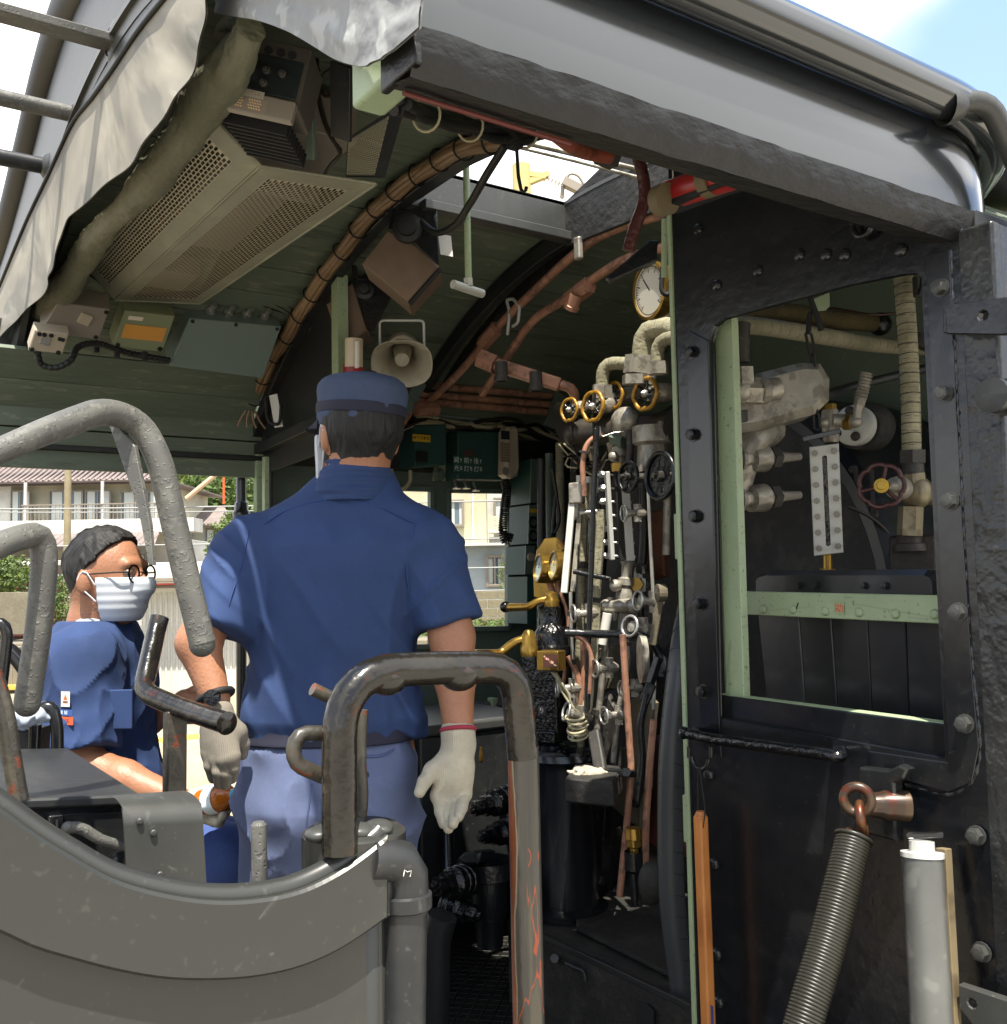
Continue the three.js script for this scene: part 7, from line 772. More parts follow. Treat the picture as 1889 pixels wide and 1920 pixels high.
  { const t = globalThis.__sw; delete globalThis.__sw; const c = [-3.646,1.804,-2.288]; obj('lettering', [card(add(c, [0.001, 0, 0]), FW, UP, 0.15, 0.075)], printMat(256, 128, (x, w, h) => { x.fillStyle = '#21483f'; x.fillRect(0, 0, w, h); x.strokeStyle = '#d3d9cf'; [['gen', 'kou'], ['mae', 'tou'], ['ato', 'tou']].forEach(([a, b], i) => { pen(x, a, 6 + i * 86, 8, 46, 4); pen(x, b, 6 + i * 86, 68, 46, 4); pen(x, 'ari', 50 + i * 86, 16, 34, 4); pen(x, 'ru', 52 + i * 86, 76, 30, 4); }); }), t); obj('plate_label', [card([-3.645,1.855,-2.294], FW, UP, 0.05, 0.03)], M({ c: '#4a3330', r: 0.5 }), t); for (const p of [[-3.7,1.743,-2.25],[-3.7,1.745,-2.299],[-3.7,1.737,-2.348]]) obj('toggle', [cyl(p, add(p, [0.02, -0.035, 0]), 0.005, 0.007, 8), lathe(add(p, [0.02, -0.035, 0]), DN, [[0, 0.018], [0.006, 0.018], [0.007, 0]], 12)], m.steel, t); for (const p of [[-3.77,1.926,-2.214],[-3.77,1.771,-2.211]]) obj('corner_nut', [lathe(p, RT, [[0, 0.03], [0.01, 0.03], [0.014, 0.018], [0.024, 0.016], [0.025, 0]], 14)], m.dgreen, t); }
  const ph = thing('telephone_handset', 'beige telephone handset on its cradle with a coiled black cord', 'telephone'); obj('handset', [plate([[-3.62,1.761,-2.425],[-3.62,1.949,-2.432],[-3.62,1.971,-2.447],[-3.62,1.977,-2.487],[-3.62,1.963,-2.503],[-3.62,1.793,-2.505],[-3.62,1.757,-2.493],[-3.62,1.743,-2.458]], 0.05, RT, 0.012)], m.beige, ph); obj('screen', [card([-3.55,1.93,-2.421], FW, UP, 0.045, 0.038)], M({ c: '#20262a', r: 0.25 }), ph); obj('keypad', [card([-3.55,1.855,-2.419], FW, UP, 0.05, 0.085)], printMat(48, 96, (x, w, h) => { x.fillStyle = '#8d7f68'; x.fillRect(0, 0, w, h); x.fillStyle = '#5f5444'; for (let r = 0; r < 7; r++) for (let c = 0; c < 3; c++) x.fillRect(5 + c * 14, 6 + r * 13, 9, 6); }), ph); obj('mouthpiece', [lathe([-3.558,1.775,-2.423], RT, [[0, 0.018], [0.003, 0.017], [0.004, 0]], 16)], m.greyBox, ph); obj('cradle', [plate([[-3.72,1.802,-2.475],[-3.72,1.937,-2.478],[-3.72,1.943,-2.502],[-3.72,1.803,-2.498]], 0.08, RT, 0.004)], m.beige, ph);
  { const C = new THREE.CatmullRomCurve3([[-3.58,1.739,-2.431],[-3.58,1.704,-2.442],[-3.58,1.599,-2.428],[-3.58,1.507,-2.42],[-3.58,1.47,-2.436],[-3.58,1.507,-2.454]].map(v3)), pts = []; for (let i = 0; i <= 480; i++) { const t = i / 480, p = C.getPointAt(t), a = t * 34 * 6.2832, [u, v] = basis([C.getTangentAt(t).x, C.getTangentAt(t).y, C.getTangentAt(t).z]); pts.push(new THREE.Vector3(p.x + 0.017 * (u[0] * Math.cos(a) + v[0] * Math.sin(a)), p.y + 0.017 * (u[1] * Math.cos(a) + v[1] * Math.sin(a)), p.z + 0.017 * (u[2] * Math.cos(a) + v[2] * Math.sin(a)))); } obj('coil_cord', [sweep(new THREE.CatmullRomCurve3(pts), () => 0.0042, 5, 700)], m.cable, ph); }
  const col = [['unit_box', 'dark teal unit box with louvres, topmost in the column by the window', [[-3.74,1.643,-2.572],[-3.74,1.838,-2.583],[-3.74,1.836,-2.733],[-3.74,1.652,-2.722]]], ['unit_box', 'dark teal unit box with round sockets, second in the column', [[-3.74,1.463,-2.556],[-3.74,1.633,-2.566],[-3.74,1.632,-2.722],[-3.74,1.464,-2.711]]], ['unit_box', 'dark teal unit box with a pale round button, third in the column', [[-3.74,1.329,-2.536],[-3.74,1.454,-2.544],[-3.74,1.444,-2.704],[-3.74,1.332,-2.695]]], ['unit_box', 'dark teal unit box at the bottom of the column', [[-3.74,1.114,-2.542],[-3.74,1.319,-2.547],[-3.74,1.312,-2.689],[-3.74,1.113,-2.678]]]];
  for (const [i, [n, l, P]] of col.entries()) { const t = thing(n, l, 'box', 'unit boxes stacked beside the far window'); obj('case', [plate(P, 0.16, RT, 0.004)], m.teal, t); const f = [add(P[0], [0.162, 0, 0]), add(P[1], [0.162, 0, 0])], w = [0, 0, -0.05]; obj('front_panel', [plate([f[0], f[1], add(f[1], w), add(f[0], w)].map(p => add(p, [0.001, 0, 0.012])), 0.006, RT, 0.001)], i === 3 ? m.teal : m.dgreen, t); if (i === 0) for (let k = 0; k < 9; k++) obj('louvre', [box(add(mid(P[1], P[2], 0.6), [0.165, -0.04 - (k % 3) * 0.045, 0.04 - Math.floor(k / 3) * 0.03]), [0.006, 0.032, 0.008], 0.001)], m.teal, t); if (i === 1) { for (const y of [0.45, 0.8]) obj('socket', [torus(add(mid(P[1], P[0], y), [0.175, 0, -0.01]), RT, 0.022, 0.006, 18, 8)], m.oilyFlat, t); obj('yellow_label', [card(add(mid(P[1], P[0], 0.15), [0.174, 0, -0.012]), FW, UP, 0.05, 0.018)], m.yellow, t); } if (i === 2) obj('button', [lathe(add(mid(P[1], P[0], 0.4), [0.168, 0, -0.014]), RT, [[0, 0.02], [0.012, 0.018], [0.014, 0]], 16)], m.beige, t); }
  const pst = thing('handrail_post', 'black handrail post with a collar at the far side opening', 'post'); obj('post', [cyl([-3.86, -0.3, -1.36], [-3.86, 1.82, -1.36], 0.02)], m.navy, pst); obj('collar', [lathe([-3.86, 1.56, -1.36], UP, [[0, 0.021], [0.01, 0.032], [0.03, 0.034], [0.04, 0.028], [0.07, 0.026], [0.075, 0.021]], 18)], m.navy, pst);
}

// ================= people: distance fields meshed by surface nets =================
const capS = (a, b, ra, rb) => { const dx = b[0] - a[0], dy = b[1] - a[1], dz = b[2] - a[2], L = dx * dx + dy * dy + dz * dz; return (x, y, z) => { const px = x - a[0], py = y - a[1], pz = z - a[2]; let h = (px * dx + py * dy + pz * dz) / L; h = h < 0 ? 0 : h > 1 ? 1 : h; const qx = px - dx * h, qy = py - dy * h, qz = pz - dz * h; return Math.sqrt(qx * qx + qy * qy + qz * qz) - (ra + (rb - ra) * h); }; };
const smin = (a, b, k) => { const h = Math.max(k - Math.abs(a - b), 0) / k; return Math.min(a, b) - h * h * k * 0.25; };
const ellS = (c, [u, v, w], r) => { const m0 = Math.min(...r); return (x, y, z) => { const px = x - c[0], py = y - c[1], pz = z - c[2], a = (px * u[0] + py * u[1] + pz * u[2]) / r[0], b = (px * v[0] + py * v[1] + pz * v[2]) / r[1], d = (px * w[0] + py * w[1] + pz * w[2]) / r[2]; return (Math.sqrt(a * a + b * b + d * d) - 1) * m0; }; };
const uni = (k, ...L) => (x, y, z) => { let d = L[0](x, y, z); for (let i = 1; i < L.length; i++) d = smin(d, L[i](x, y, z), k); return d; };
const cut = (s, p, n) => (x, y, z) => -smin(-s(x, y, z), -((x - p[0]) * n[0] + (y - p[1]) * n[1] + (z - p[2]) * n[2]), 0.014);   // keeps the side against n
// stacked ellipses: rows [y, cx, cz, a, b] in the frame (r, up, f) at o
const loft = (o, r, f, rows) => (x, y, z) => { const px = x - o[0], pz = z - o[2], X = px * r[0] + pz * r[2], Z = px * f[0] + pz * f[2]; let i = 0; while (i < rows.length - 2 && y > rows[i + 1][0]) i++; const A = rows[i], B = rows[i + 1]; let t = (y - A[0]) / (B[0] - A[0]); t = t < 0 ? 0 : t > 1 ? 1 : t; const s = t * t * (3 - 2 * t) * 0.5 + t * 0.5; const a = A[3] + (B[3] - A[3]) * s, b = A[4] + (B[4] - A[4]) * s, u = (X - A[1] - (B[1] - A[1]) * s) / a, w = (Z - A[2] - (B[2] - A[2]) * s) / b; const e = Math.pow(Math.pow(Math.abs(u), 2.4) + Math.pow(Math.abs(w), 2.4), 1 / 2.4); return -smin(-(e - 1) * Math.min(a, b), Math.min(y - rows[0][0], rows[rows.length - 1][0] - y), 0.016); };
function nets(f, lo, hi, c) {
  const nx = Math.ceil((hi[0] - lo[0]) / c) + 1, ny = Math.ceil((hi[1] - lo[1]) / c) + 1, nz = Math.ceil((hi[2] - lo[2]) / c) + 1, g = new Float32Array(nx * ny * nz), id = new Int32Array(nx * ny * nz).fill(-1), I = (i, j, k) => (k * ny + j) * nx + i;
  for (let k = 0; k < nz; k++) for (let j = 0; j < ny; j++) for (let i = 0; i < nx; i++) g[I(i, j, k)] = f(lo[0] + i * c, lo[1] + j * c, lo[2] + k * c);
  const pos = [], idx = [];
  for (let k = 0; k < nz - 1; k++) for (let j = 0; j < ny - 1; j++) for (let i = 0; i < nx - 1; i++) {
    let n = 0, sx = 0, sy = 0, sz = 0; const v = (a, b, d) => g[I(i + a, j + b, k + d)];
    const E = (a0, b0, c0, a1, b1, c1) => { const p = v(a0, b0, c0), q = v(a1, b1, c1); if ((p < 0) === (q < 0)) return; const t = p / (p - q); sx += a0 + (a1 - a0) * t; sy += b0 + (b1 - b0) * t; sz += c0 + (c1 - c0) * t; n++; };
    E(0, 0, 0, 1, 0, 0); E(0, 1, 0, 1, 1, 0); E(0, 0, 1, 1, 0, 1); E(0, 1, 1, 1, 1, 1); E(0, 0, 0, 0, 1, 0); E(1, 0, 0, 1, 1, 0); E(0, 0, 1, 0, 1, 1); E(1, 0, 1, 1, 1, 1); E(0, 0, 0, 0, 0, 1); E(1, 0, 0, 1, 0, 1); E(0, 1, 0, 0, 1, 1); E(1, 1, 0, 1, 1, 1);
    if (n) { id[I(i, j, k)] = pos.length / 3; pos.push(lo[0] + (i + sx / n) * c, lo[1] + (j + sy / n) * c, lo[2] + (k + sz / n) * c); } }
  const quad = (a, b, d, e, flip) => { if (a < 0 || b < 0 || d < 0 || e < 0) return; flip ? idx.push(a, d, b, a, e, d) : idx.push(a, b, d, a, d, e); };
  for (let k = 1; k < nz - 1; k++) for (let j = 1; j < ny - 1; j++) for (let i = 1; i < nx - 1; i++) { const s = g[I(i, j, k)] < 0; if (s !== g[I(i + 1, j, k)] < 0) quad(id[I(i, j - 1, k - 1)], id[I(i, j, k - 1)], id[I(i, j, k)], id[I(i, j - 1, k)], !s); if (s !== g[I(i, j + 1, k)] < 0) quad(id[I(i - 1, j, k - 1)], id[I(i - 1, j, k)], id[I(i, j, k)], id[I(i, j, k - 1)], !s); if (s !== g[I(i, j, k + 1)] < 0) quad(id[I(i - 1, j - 1, k)], id[I(i, j - 1, k)], id[I(i, j, k)], id[I(i - 1, j, k)], !s); }
  const nor = new Float32Array(pos.length), e = c * 0.35; for (let q = 0; q < pos.length; q += 3) { const x = pos[q], y = pos[q + 1], z = pos[q + 2]; let a = f(x + e, y, z) - f(x - e, y, z), b = f(x, y + e, z) - f(x, y - e, z), d = f(x, y, z + e) - f(x, y, z - e); const l = Math.hypot(a, b, d) || 1; nor[q] = a / l; nor[q + 1] = b / l; nor[q + 2] = d / l; }
  const G = new THREE.BufferGeometry(); G.setAttribute('position', new THREE.Float32BufferAttribute(pos, 3)); G.setAttribute('normal', new THREE.BufferAttribute(nor, 3)); G.setIndex(idx); return clean(G); }
const around = (P, r) => { const lo = [9e9, 9e9, 9e9], hi = [-9e9, -9e9, -9e9]; for (const p of P) for (let k = 0; k < 3; k++) { lo[k] = Math.min(lo[k], p[k] - r); hi[k] = Math.max(hi[k], p[k] + r); } return [lo, hi]; };
function march(f, p, d, far = 1) { let t = 0; for (let i = 0; i < 80 && t < far; i++) { const q = add(p, mul(d, t)), s = f(...q); if (s < 0.0004) return q; t += s * 0.7; } return null; }
function seamOn(f, pts, d, r, back = 0.5) { const P = pts.map(p => march(f, sub(p, mul(d, back)), d)).filter(Boolean); return P.length > 2 ? [soft(P.map(p => sub(p, mul(d, r * 0.2))), r, 6, 60)] : []; }
function handS(o) { // o: wrist, palm, knuckles[4], tips[4], mids[4], thumb[3], R
  const L = [capS(o.wrist, o.palm, 0.029, 0.036), capS(mid(o.wrist, o.k[0], 0.45), o.k[0], 0.024, 0.0165), capS(mid(o.wrist, o.k[1], 0.4), o.k[1], 0.026, 0.0165), capS(mid(o.wrist, o.k[2], 0.4), o.k[2], 0.026, 0.016), capS(mid(o.wrist, o.k[3], 0.45), o.k[3], 0.024, 0.015), capS(mid(o.wrist, o.palm, 0.3), o.th[0], 0.022, 0.018)];
  const palm = uni(0.014, ...L); const fing = [0, 1, 2, 3].map(i => uni(0.003, capS(o.k[i], o.m[i], 0.0125, 0.0115), capS(o.m[i], o.t[i], 0.0115, 0.0098))); fing.push(uni(0.004, capS(o.th[0], o.th[1], 0.0155, 0.0135), capS(o.th[1], o.th[2], 0.0135, 0.011)));
  return (x, y, z) => { let d = palm(x, y, z), g = 9; for (const f of fing) g = Math.min(g, f(x, y, z)); return smin(d, g, 0.007); }; }
const CR = nrm([0.56, 0, -0.828]), CF = nrm([-0.828, 0, -0.56]);   // across and along the standing man's gaze

{ // the man standing with his back to us
  const man = thing('person', 'man in navy short sleeved work shirt and cap standing with his back turned', 'person');
  const O = [-1.935,1.031,-0.894], P0 = [O[0], 0, O[2]], at = p => dot(sub(p, P0), CR);
  const sL = [-2.017,1.385,-0.73], sR = [-1.808,1.38,-1.038], eL = [-2.011,1.19,-0.62], wL = [-1.959,1.08,-0.639], eR = [-1.761,1.189,-1.06], wR = [-1.715,1.006,-1.044], nk = [-1.903,1.512,-0.917], hd = [-1.891,1.616,-0.922];
  const cxs = [[1.0, [-1.944,1.014,-0.883]], [1.05, [-1.943,1.042,-0.882]], [1.15, [-1.935,1.141,-0.88]], [1.27, [-1.923,1.263,-0.883]], [1.38, [-1.912,1.373,-0.886]], [1.47, [-1.9,1.461,-0.893]], [1.53, [-1.888,1.51,-0.905]]].map(([y, p]) => [y, at(p)]);
  const torso = loft(P0, CR, CF, [[1.0, cxs[0][1], 0, 0.166, 0.114], [1.03, cxs[0][1], 0, 0.176, 0.122], [1.06, cxs[1][1], 0, 0.172, 0.122], [1.15, cxs[2][1], 0, 0.163, 0.118], [1.27, cxs[3][1], 0.0, 0.17, 0.122], [1.38, cxs[4][1], 0.0, 0.178, 0.12], [1.45, cxs[5][1], 0.01, 0.145, 0.104], [1.50, cxs[5][1] + 0.006, 0.02, 0.108, 0.085], [1.555, cxs[6][1], 0.03, 0.072, 0.07]]);
  const hemL = [-2.016,1.231,-0.643], hemR = [-1.766,1.228,-1.066];
  const sleeveL = cut(capS(sL, [-1.986,1.154,-0.625], 0.06, 0.072), [-2.007,1.217,-0.657], nrm(sub([-1.988,1.164,-0.621], sL))), sleeveR = cut(capS(sR, [-1.757,1.129,-1.074], 0.06, 0.074), [-1.766,1.219,-1.066], nrm(sub([-1.759,1.118,-1.072], sR)));
  const rid = n => { const a = 2 * n - 1, k = 1 - Math.sqrt(a * a + 0.012); return k * k; };
  const fold = (x, y, z) => { const X = dot([x - P0[0], 0, z - P0[2]], CR), Z = dot([x - P0[0], 0, z - P0[2]], CF), w = sst(1.5, 1.36, y), k = 5 + X * 12 - (y - 1.2) * 5; return -0.010 * w * rid(n3(X * 13 + 0.8 * Math.sin(y * 7) + y * 3.2 + Z * 5, y * 2.6 + 4, 1.2, 3)) + 0.004 - 0.007 * rid(n3((X + y * 0.6) * 16, (y - X * 0.4) * 4, 2.4 + Z * 4, 8)) * sst(1.48, 1.3, y) - 0.009 * sst(1.16, 1.03, y) * rid(n3(X * 24, y * 7, 3.3 + Z * 8, 11)) - 0.010 * sst(0.13, 0.2, Math.abs(X + 0.015)) * rid(n3((y * 1.2 - Math.abs(X) * 1.1) * 17, Z * 9 + X * 4, 5.1, 14)); };
  const base = uni(0.026, torso, sleeveL, sleeveR, capS(sL, [-1.924,1.468,-0.892], 0.054, 0.062), capS(sR, [-1.9,1.467,-0.927], 0.054, 0.062)), shirt = (x, y, z) => base(x, y, z) + fold(x, y, z);
  const [lo, hi] = around([sL, sR, [-1.946,0.987,-0.884], eL, eR], 0.16);
  const coll = capS([-1.909,1.49,-0.912], [-1.901,1.534,-0.919], 0.080, 0.066);
  const armS = uni(0.02, capS(sL, eL, 0.052, 0.042), capS(eL, wL, 0.042, 0.029)), armR = uni(0.02, capS(sR, eR, 0.053, 0.044), capS(eR, mid(eR, wR, 0.4), 0.044, 0.041), capS(mid(eR, wR, 0.4), wR, 0.041, 0.030));
  const hf = nrm(add(mul(CF, 0.85), mul(CR, -0.62))), hr = nrm(crs(hf, UP)), HB = [hr, UP, hf];
  const skull = uni(0.03, ellS(add(hd, [0, 0.02, 0]), HB, [0.076, 0.1, 0.096]), ellS(add(hd, add(mul(hf, 0.03), [0, -0.055, 0])), HB, [0.062, 0.075, 0.072]), capS(add(hd, mul(hf, -0.005)), nk, 0.055, 0.058), capS(nk, add(nk, [0, -0.06, 0]), 0.057, 0.058));
  const ears = (x, y, z) => Math.min(...[-1, 1].map(s => ellS(add(hd, add(mul(hr, s * 0.078), add(mul(hf, 0.004), [0, -0.012, 0]))), [nrm(add(hr, mul(hf, s * 0.5))), UP, nrm(sub(hf, mul(hr, s * 0.5)))], [0.011, 0.033, 0.019])(x, y, z)));
  const nose = capS(add(hd, add(mul(hf, 0.098), [0, 0.0, 0])), add(hd, add(mul(hf, 0.115), [0, -0.03, 0])), 0.009, 0.014);
  const headS = (x, y, z) => smin(smin(skull(x, y, z), ears(x, y, z), 0.008), nose(x, y, z), 0.012);
  const bodyS = uni(0.03, loft(P0, CR, CF, [[0.9, cxs[0][1], 0, 0.14, 0.09], [1.2, cxs[2][1], 0, 0.15, 0.1], [1.45, cxs[5][1], 0.0, 0.14, 0.08]]), armS, armR, capS(sL, sR, 0.045, 0.045), capS(nk, [-1.913,1.451,-0.911], 0.05, 0.05), capS([P0[0] + CR[0] * -0.09, 0.95, P0[2] + CR[2] * -0.09], [P0[0] + CR[0] * -0.11, 0.12, P0[2] + CR[2] * -0.11], 0.07, 0.04), capS([P0[0] + CR[0] * 0.08, 0.95, P0[2] + CR[2] * 0.08], [P0[0] + CR[0] * 0.1, 0.12, P0[2] + CR[2] * 0.1], 0.07, 0.04));
  obj('body', [nets(bodyS, [lo[0] - 0.1, 0.06, lo[2] - 0.1], [hi[0] + 0.1, 1.56, hi[2] + 0.1], 0.011), nets(headS, ...around([hd, nk], 0.15), 0.005)], m.skin, man);
  const sh = obj('shirt', [nets(shirt, lo, [hi[0], 1.56, hi[2]], 0.0068)], m.shirt, man, 'navy short sleeved work shirt');
  obj('collar', [nets((x, y, z) => Math.max(coll(x, y, z) - 0.004 - 0.002 * Math.sin(y * 300), y - 1.568 + 0.25 * ((x - nk[0]) * hf[0] + (z - nk[2]) * hf[2]), 1.47 - y), ...around([nk], 0.1), 0.005)], m.shirt, sh);
  obj('seam', [...seamOn(shirt, [[-1.992,1.425,-0.761],[-1.969,1.45,-0.793],[-1.93,1.469,-0.847],[-1.893,1.47,-0.902],[-1.857,1.454,-0.957],[-1.819,1.419,-1.018]], CF, 0.0016), ...seamOn(shirt, [[-2.002,1.459,-0.743],[-2.009,1.409,-0.739],[-2.017,1.343,-0.735],[-2.03,1.266,-0.725],[-2.04,1.211,-0.717]], CF, 0.0016), ...seamOn(shirt, [[-1.813,1.445,-1.024],[-1.823,1.403,-1.014],[-1.834,1.337,-1.006],[-1.835,1.26,-1.013]], CF, 0.0016)], M({ c: '#22396b', r: 0.9 }), sh);
  { const q = march(shirt, add([-1.726,1.314,-1.114], mul(CR, 0.1)), nrm(add(mul(CR, -0.9), mul(CF, 0.35))), 0.5); if (q) obj('sleeve_badge', [ball(q, 0.016, [0.5, 1.1, 0.5], 10)], m.yellow, sh); }
  // trousers, belt
  const tl = at([-1.954,0.965,-0.874]), legs = uni(0.03, loft(P0, CR, CF, [[0.74, tl, 0, 0.165, 0.115], [0.86, tl, -0.015, 0.176, 0.135], [0.96, tl, -0.005, 0.172, 0.125], [1.01, tl + 0.005, 0, 0.166, 0.116], [1.06, tl + 0.005, 0, 0.16, 0.11]]), capS([P0[0] + CR[0] * (tl - 0.085), 0.82, P0[2] + CR[2] * (tl - 0.085)], [P0[0] + CR[0] * (tl - 0.1), 0.05, P0[2] + CR[2] * (tl - 0.1)], 0.092, 0.062), capS([P0[0] + CR[0] * (tl + 0.08), 0.82, P0[2] + CR[2] * (tl + 0.08)], [P0[0] + CR[0] * (tl + 0.085), 0.05, P0[2] + CR[2] * (tl + 0.085)], 0.092, 0.062));
  const trs = (x, y, z) => { const X = dot([x - P0[0], 0, z - P0[2]], CR); return legs(x, y, z) - 0.014 * (1 - Math.abs(2 * n3(X * 9 + y * 5, y * 9 - X * 5, 0.7, 5) - 1)) ** 2 * sst(0.99, 0.9, y) - 0.008 * (1 - Math.abs(2 * n3(X * 20, y * 14 + X * 8, 1.7, 6) - 1)) ** 2 + 0.004; };
  const tr = obj('trousers', [nets(trs, [P0[0] - 0.27, 0.03, P0[2] - 0.27], [P0[0] + 0.27, 1.03, P0[2] + 0.27], 0.009)], m.trousers, man, 'faded blue work trousers');
  obj('belt', [nets((x, y, z) => -smin(-(legs(x, y, z) - 0.009), Math.min(y - 0.982, 1.02 - y), 0.006), [P0[0] - 0.27, 0.96, P0[2] - 0.27], [P0[0] + 0.27, 1.04, P0[2] + 0.27], 0.006)], m.belt, man);
  for (const p of [[-1.957,1.02,-0.863],[-1.899,1.016,-0.949]]) { const q = march(legs, sub(p, mul(CF, 0.5)), CF); if (q) obj('belt_loop', [box(sub(q, mul(CF, 0.01)), [0.012, 0.05, 0.006], 0.002, [0, -0.98, 0])], m.trousers, tr); }
  obj('pocket_edge', [...seamOn(trs, [[-1.909,0.968,-0.941],[-1.896,0.963,-0.96],[-1.881,0.965,-0.982],[-1.863,0.982,-1.007]], CF, 0.0028), ...seamOn(trs, [[-1.96,0.921,-0.871],[-1.968,0.855,-0.867],[-1.977,0.789,-0.863]], CF, 0.0014)], M({ c: '#454f78', r: 0.9 }), tr); { const q = march(trs, sub([-1.904,0.93,-0.953], mul(CF, 0.5)), CF); if (q) obj('button', [lathe(q, mul(CF, -1), [[0, 0.007], [0.003, 0.006], [0.004, 0]], 12)], m.belt, tr); }
  obj('shoe', [ball([P0[0] + CR[0] * -0.11 + CF[0] * 0.06, 0.045, P0[2] + CR[2] * -0.11 + CF[2] * 0.06], 0.05, [1, 0.9, 2], 14)], m.dark, man); obj('shoe', [ball([P0[0] + CR[0] * 0.09 + CF[0] * 0.06, 0.045, P0[2] + CR[2] * 0.09 + CF[2] * 0.06], 0.05, [1, 0.9, 2], 14)], m.dark, man);
  // hair, cap, mask
  const hairS = (x, y, z) => Math.max(skull(x, y, z) - 0.009 * sst(hd[1] - 0.06, hd[1] - 0.005, y) - 0.004 * n3(x * 90, y * 30, z * 90, 4) + 0.0015, (x - hd[0]) * hf[0] + (y - hd[1] - 0.005) * 0.35 + (z - hd[2]) * hf[2] - 0.012, hd[1] - 0.062 - y);
  obj('hair', [nets(hairS, ...around([hd], 0.15), 0.0055)], m.hair, man);
  { const tilt = nrm(add(UP, add(mul(CR, 0.06), mul(hf, -0.05)))), cb = add(hd, add([0, 0.018, 0], mul(hf, 0.0))), u = nrm(crs(tilt, hf)), w = crs(u, tilt); const ring = (rows, nm, mat, par, wob = 0) => { const n = 56, pos = [], idx = []; rows.forEach(([t, a, b], j) => { for (let k = 0; k < n; k++) { const an = k / n * 6.2832, q = 1 + wob * (n3(Math.cos(an) * 3 + 9, Math.sin(an) * 3 + 9, j * 0.9, 61) - 0.5); pos.push(...add(cb, add(mul(tilt, t), add(mul(u, a * q * Math.cos(an)), mul(w, b * q * Math.sin(an)))))); } }); for (let j = 0; j < rows.length - 1; j++) for (let k = 0; k < n; k++) { const a = j * n + k, b = j * n + (k + 1) % n; idx.push(a, b, a + n, b, b + n, a + n); } const g = new THREE.BufferGeometry(); g.setAttribute('position', new THREE.Float32BufferAttribute(pos, 3)); g.setIndex(idx); g.computeVertexNormals(); return obj(nm, [clean(g)], mat, par); };
    const cap = ring([[-0.008, 0.082, 0.102], [0.008, 0.0845, 0.105], [0.024, 0.086, 0.107], [0.044, 0.089, 0.109], [0.062, 0.091, 0.111], [0.076, 0.0895, 0.1095], [0.088, 0.083, 0.102], [0.096, 0.07, 0.088], [0.102, 0.05, 0.066], [0.106, 0.02, 0.03], [0.1065, 0.001, 0.001]], 'cap', m.capCloth, man, 0.09); cap.userData.label = 'faded blue work cap with a dark band';
    ring([[0.017, 0.0875, 0.1085], [0.019, 0.0895, 0.1105], [0.036, 0.0905, 0.1115], [0.038, 0.0885, 0.1095]], 'cap_band', m.belt, cap);
    const vis = quadGrid([0, 0, 0], [1, 0, 0], [1, 1, 0], [0, 1, 0], 20, 5, (p, U, V) => { const an = 0.35 + U * 2.44, k = 1 + V * 0.5 * Math.sin((an - 0.35) / 2.44 * Math.PI); return add(cb, add(mul(tilt, 0.004 - V * 0.018), add(mul(u, 0.086 * k * Math.cos(an)), mul(w, 0.107 * k * Math.sin(an))))); }); obj('visor', [vis, vis.clone().translate(0, -0.003, 0)], m.belt, cap); }
  const maskS = (x, y, z) => Math.max(skull(x, y, z) - 0.013, -((x - hd[0]) * hf[0] + (z - hd[2]) * hf[2] - 0.035), y - hd[1] + 0.005, hd[1] - 0.105 - y);
  const mk = obj('face_mask', [nets(maskS, ...around([hd], 0.15), 0.0045)], m.mask, man); for (const s of [-1, 1]) obj('ear_loop', [soft([add(hd, add(mul(hr, s * 0.078), add(mul(hf, 0.035), [0, -0.03, 0]))), add(hd, add(mul(hr, s * 0.084), add(mul(hf, 0.012), [0, 0.012, 0]))), add(hd, add(mul(hr, s * 0.088), add(mul(hf, -0.008), [0, -0.005, 0]))), add(hd, add(mul(hr, s * 0.08), add(mul(hf, 0.01), [0, -0.045, 0]))), add(hd, add(mul(hr, s * 0.07), add(mul(hf, 0.04), [0, -0.085, 0])))], 0.0018, 6)], m.mask, mk);
  // gloves and watch
  const hR = { wrist: [-1.716,0.981,-1.045], palm: [-1.718,0.924,-1.032], k: [[-1.719,0.887,-0.998], [-1.711,0.878,-1.012], [-1.71,0.876,-1.032], [-1.708,0.884,-1.051]], m: [[-1.693,0.862,-0.987], [-1.678,0.854,-0.992], [-1.67,0.858,-1.004], [-1.669,0.869,-1.02]], t: [[-1.673,0.844,-0.982], [-1.66,0.837,-0.985], [-1.646,0.848,-0.987], [-1.648,0.859,-1]], th: [[-1.722,0.936,-0.988], [-1.715,0.918,-0.965], [-1.713,0.9,-0.953]] };
  const gl = obj('glove', [nets(uni(0.012, handS(hR), capS([-1.716,1.004,-1.043], hR.wrist, 0.0345, 0.0335)), ...around([...Object.values(hR).flat().filter(Array.isArray), hR.wrist, hR.palm], 0.05), 0.0036)], m.glove, man, 'cream knitted work glove on the right hand');
  obj('cuff_edge', [torus([-1.715,1.01,-1.043], sub(hR.wrist, [-1.731,1.037,-1.052]), 0.033, 0.0045, 28, 8)], M({ c: '#8c2a3a', r: 0.9 }), gl);
  const hL = { wrist: [-1.947,1.057,-0.64], palm: [-1.938,1.007,-0.642], k: [[-1.888,0.979,-0.647], [-1.897,0.974,-0.636], [-1.916,0.974,-0.626], [-1.933,0.983,-0.617]], m: [[-1.889,0.957,-0.65], [-1.897,0.947,-0.639], [-1.906,0.95,-0.626], [-1.924,0.96,-0.616]], t: [[-1.911,0.933,-0.655], [-1.919,0.921,-0.645], [-1.926,0.923,-0.634], [-1.942,0.932,-0.628]], th: [[-1.919,1.02,-0.669], [-1.925,0.994,-0.681], [-1.937,0.972,-0.684]] };
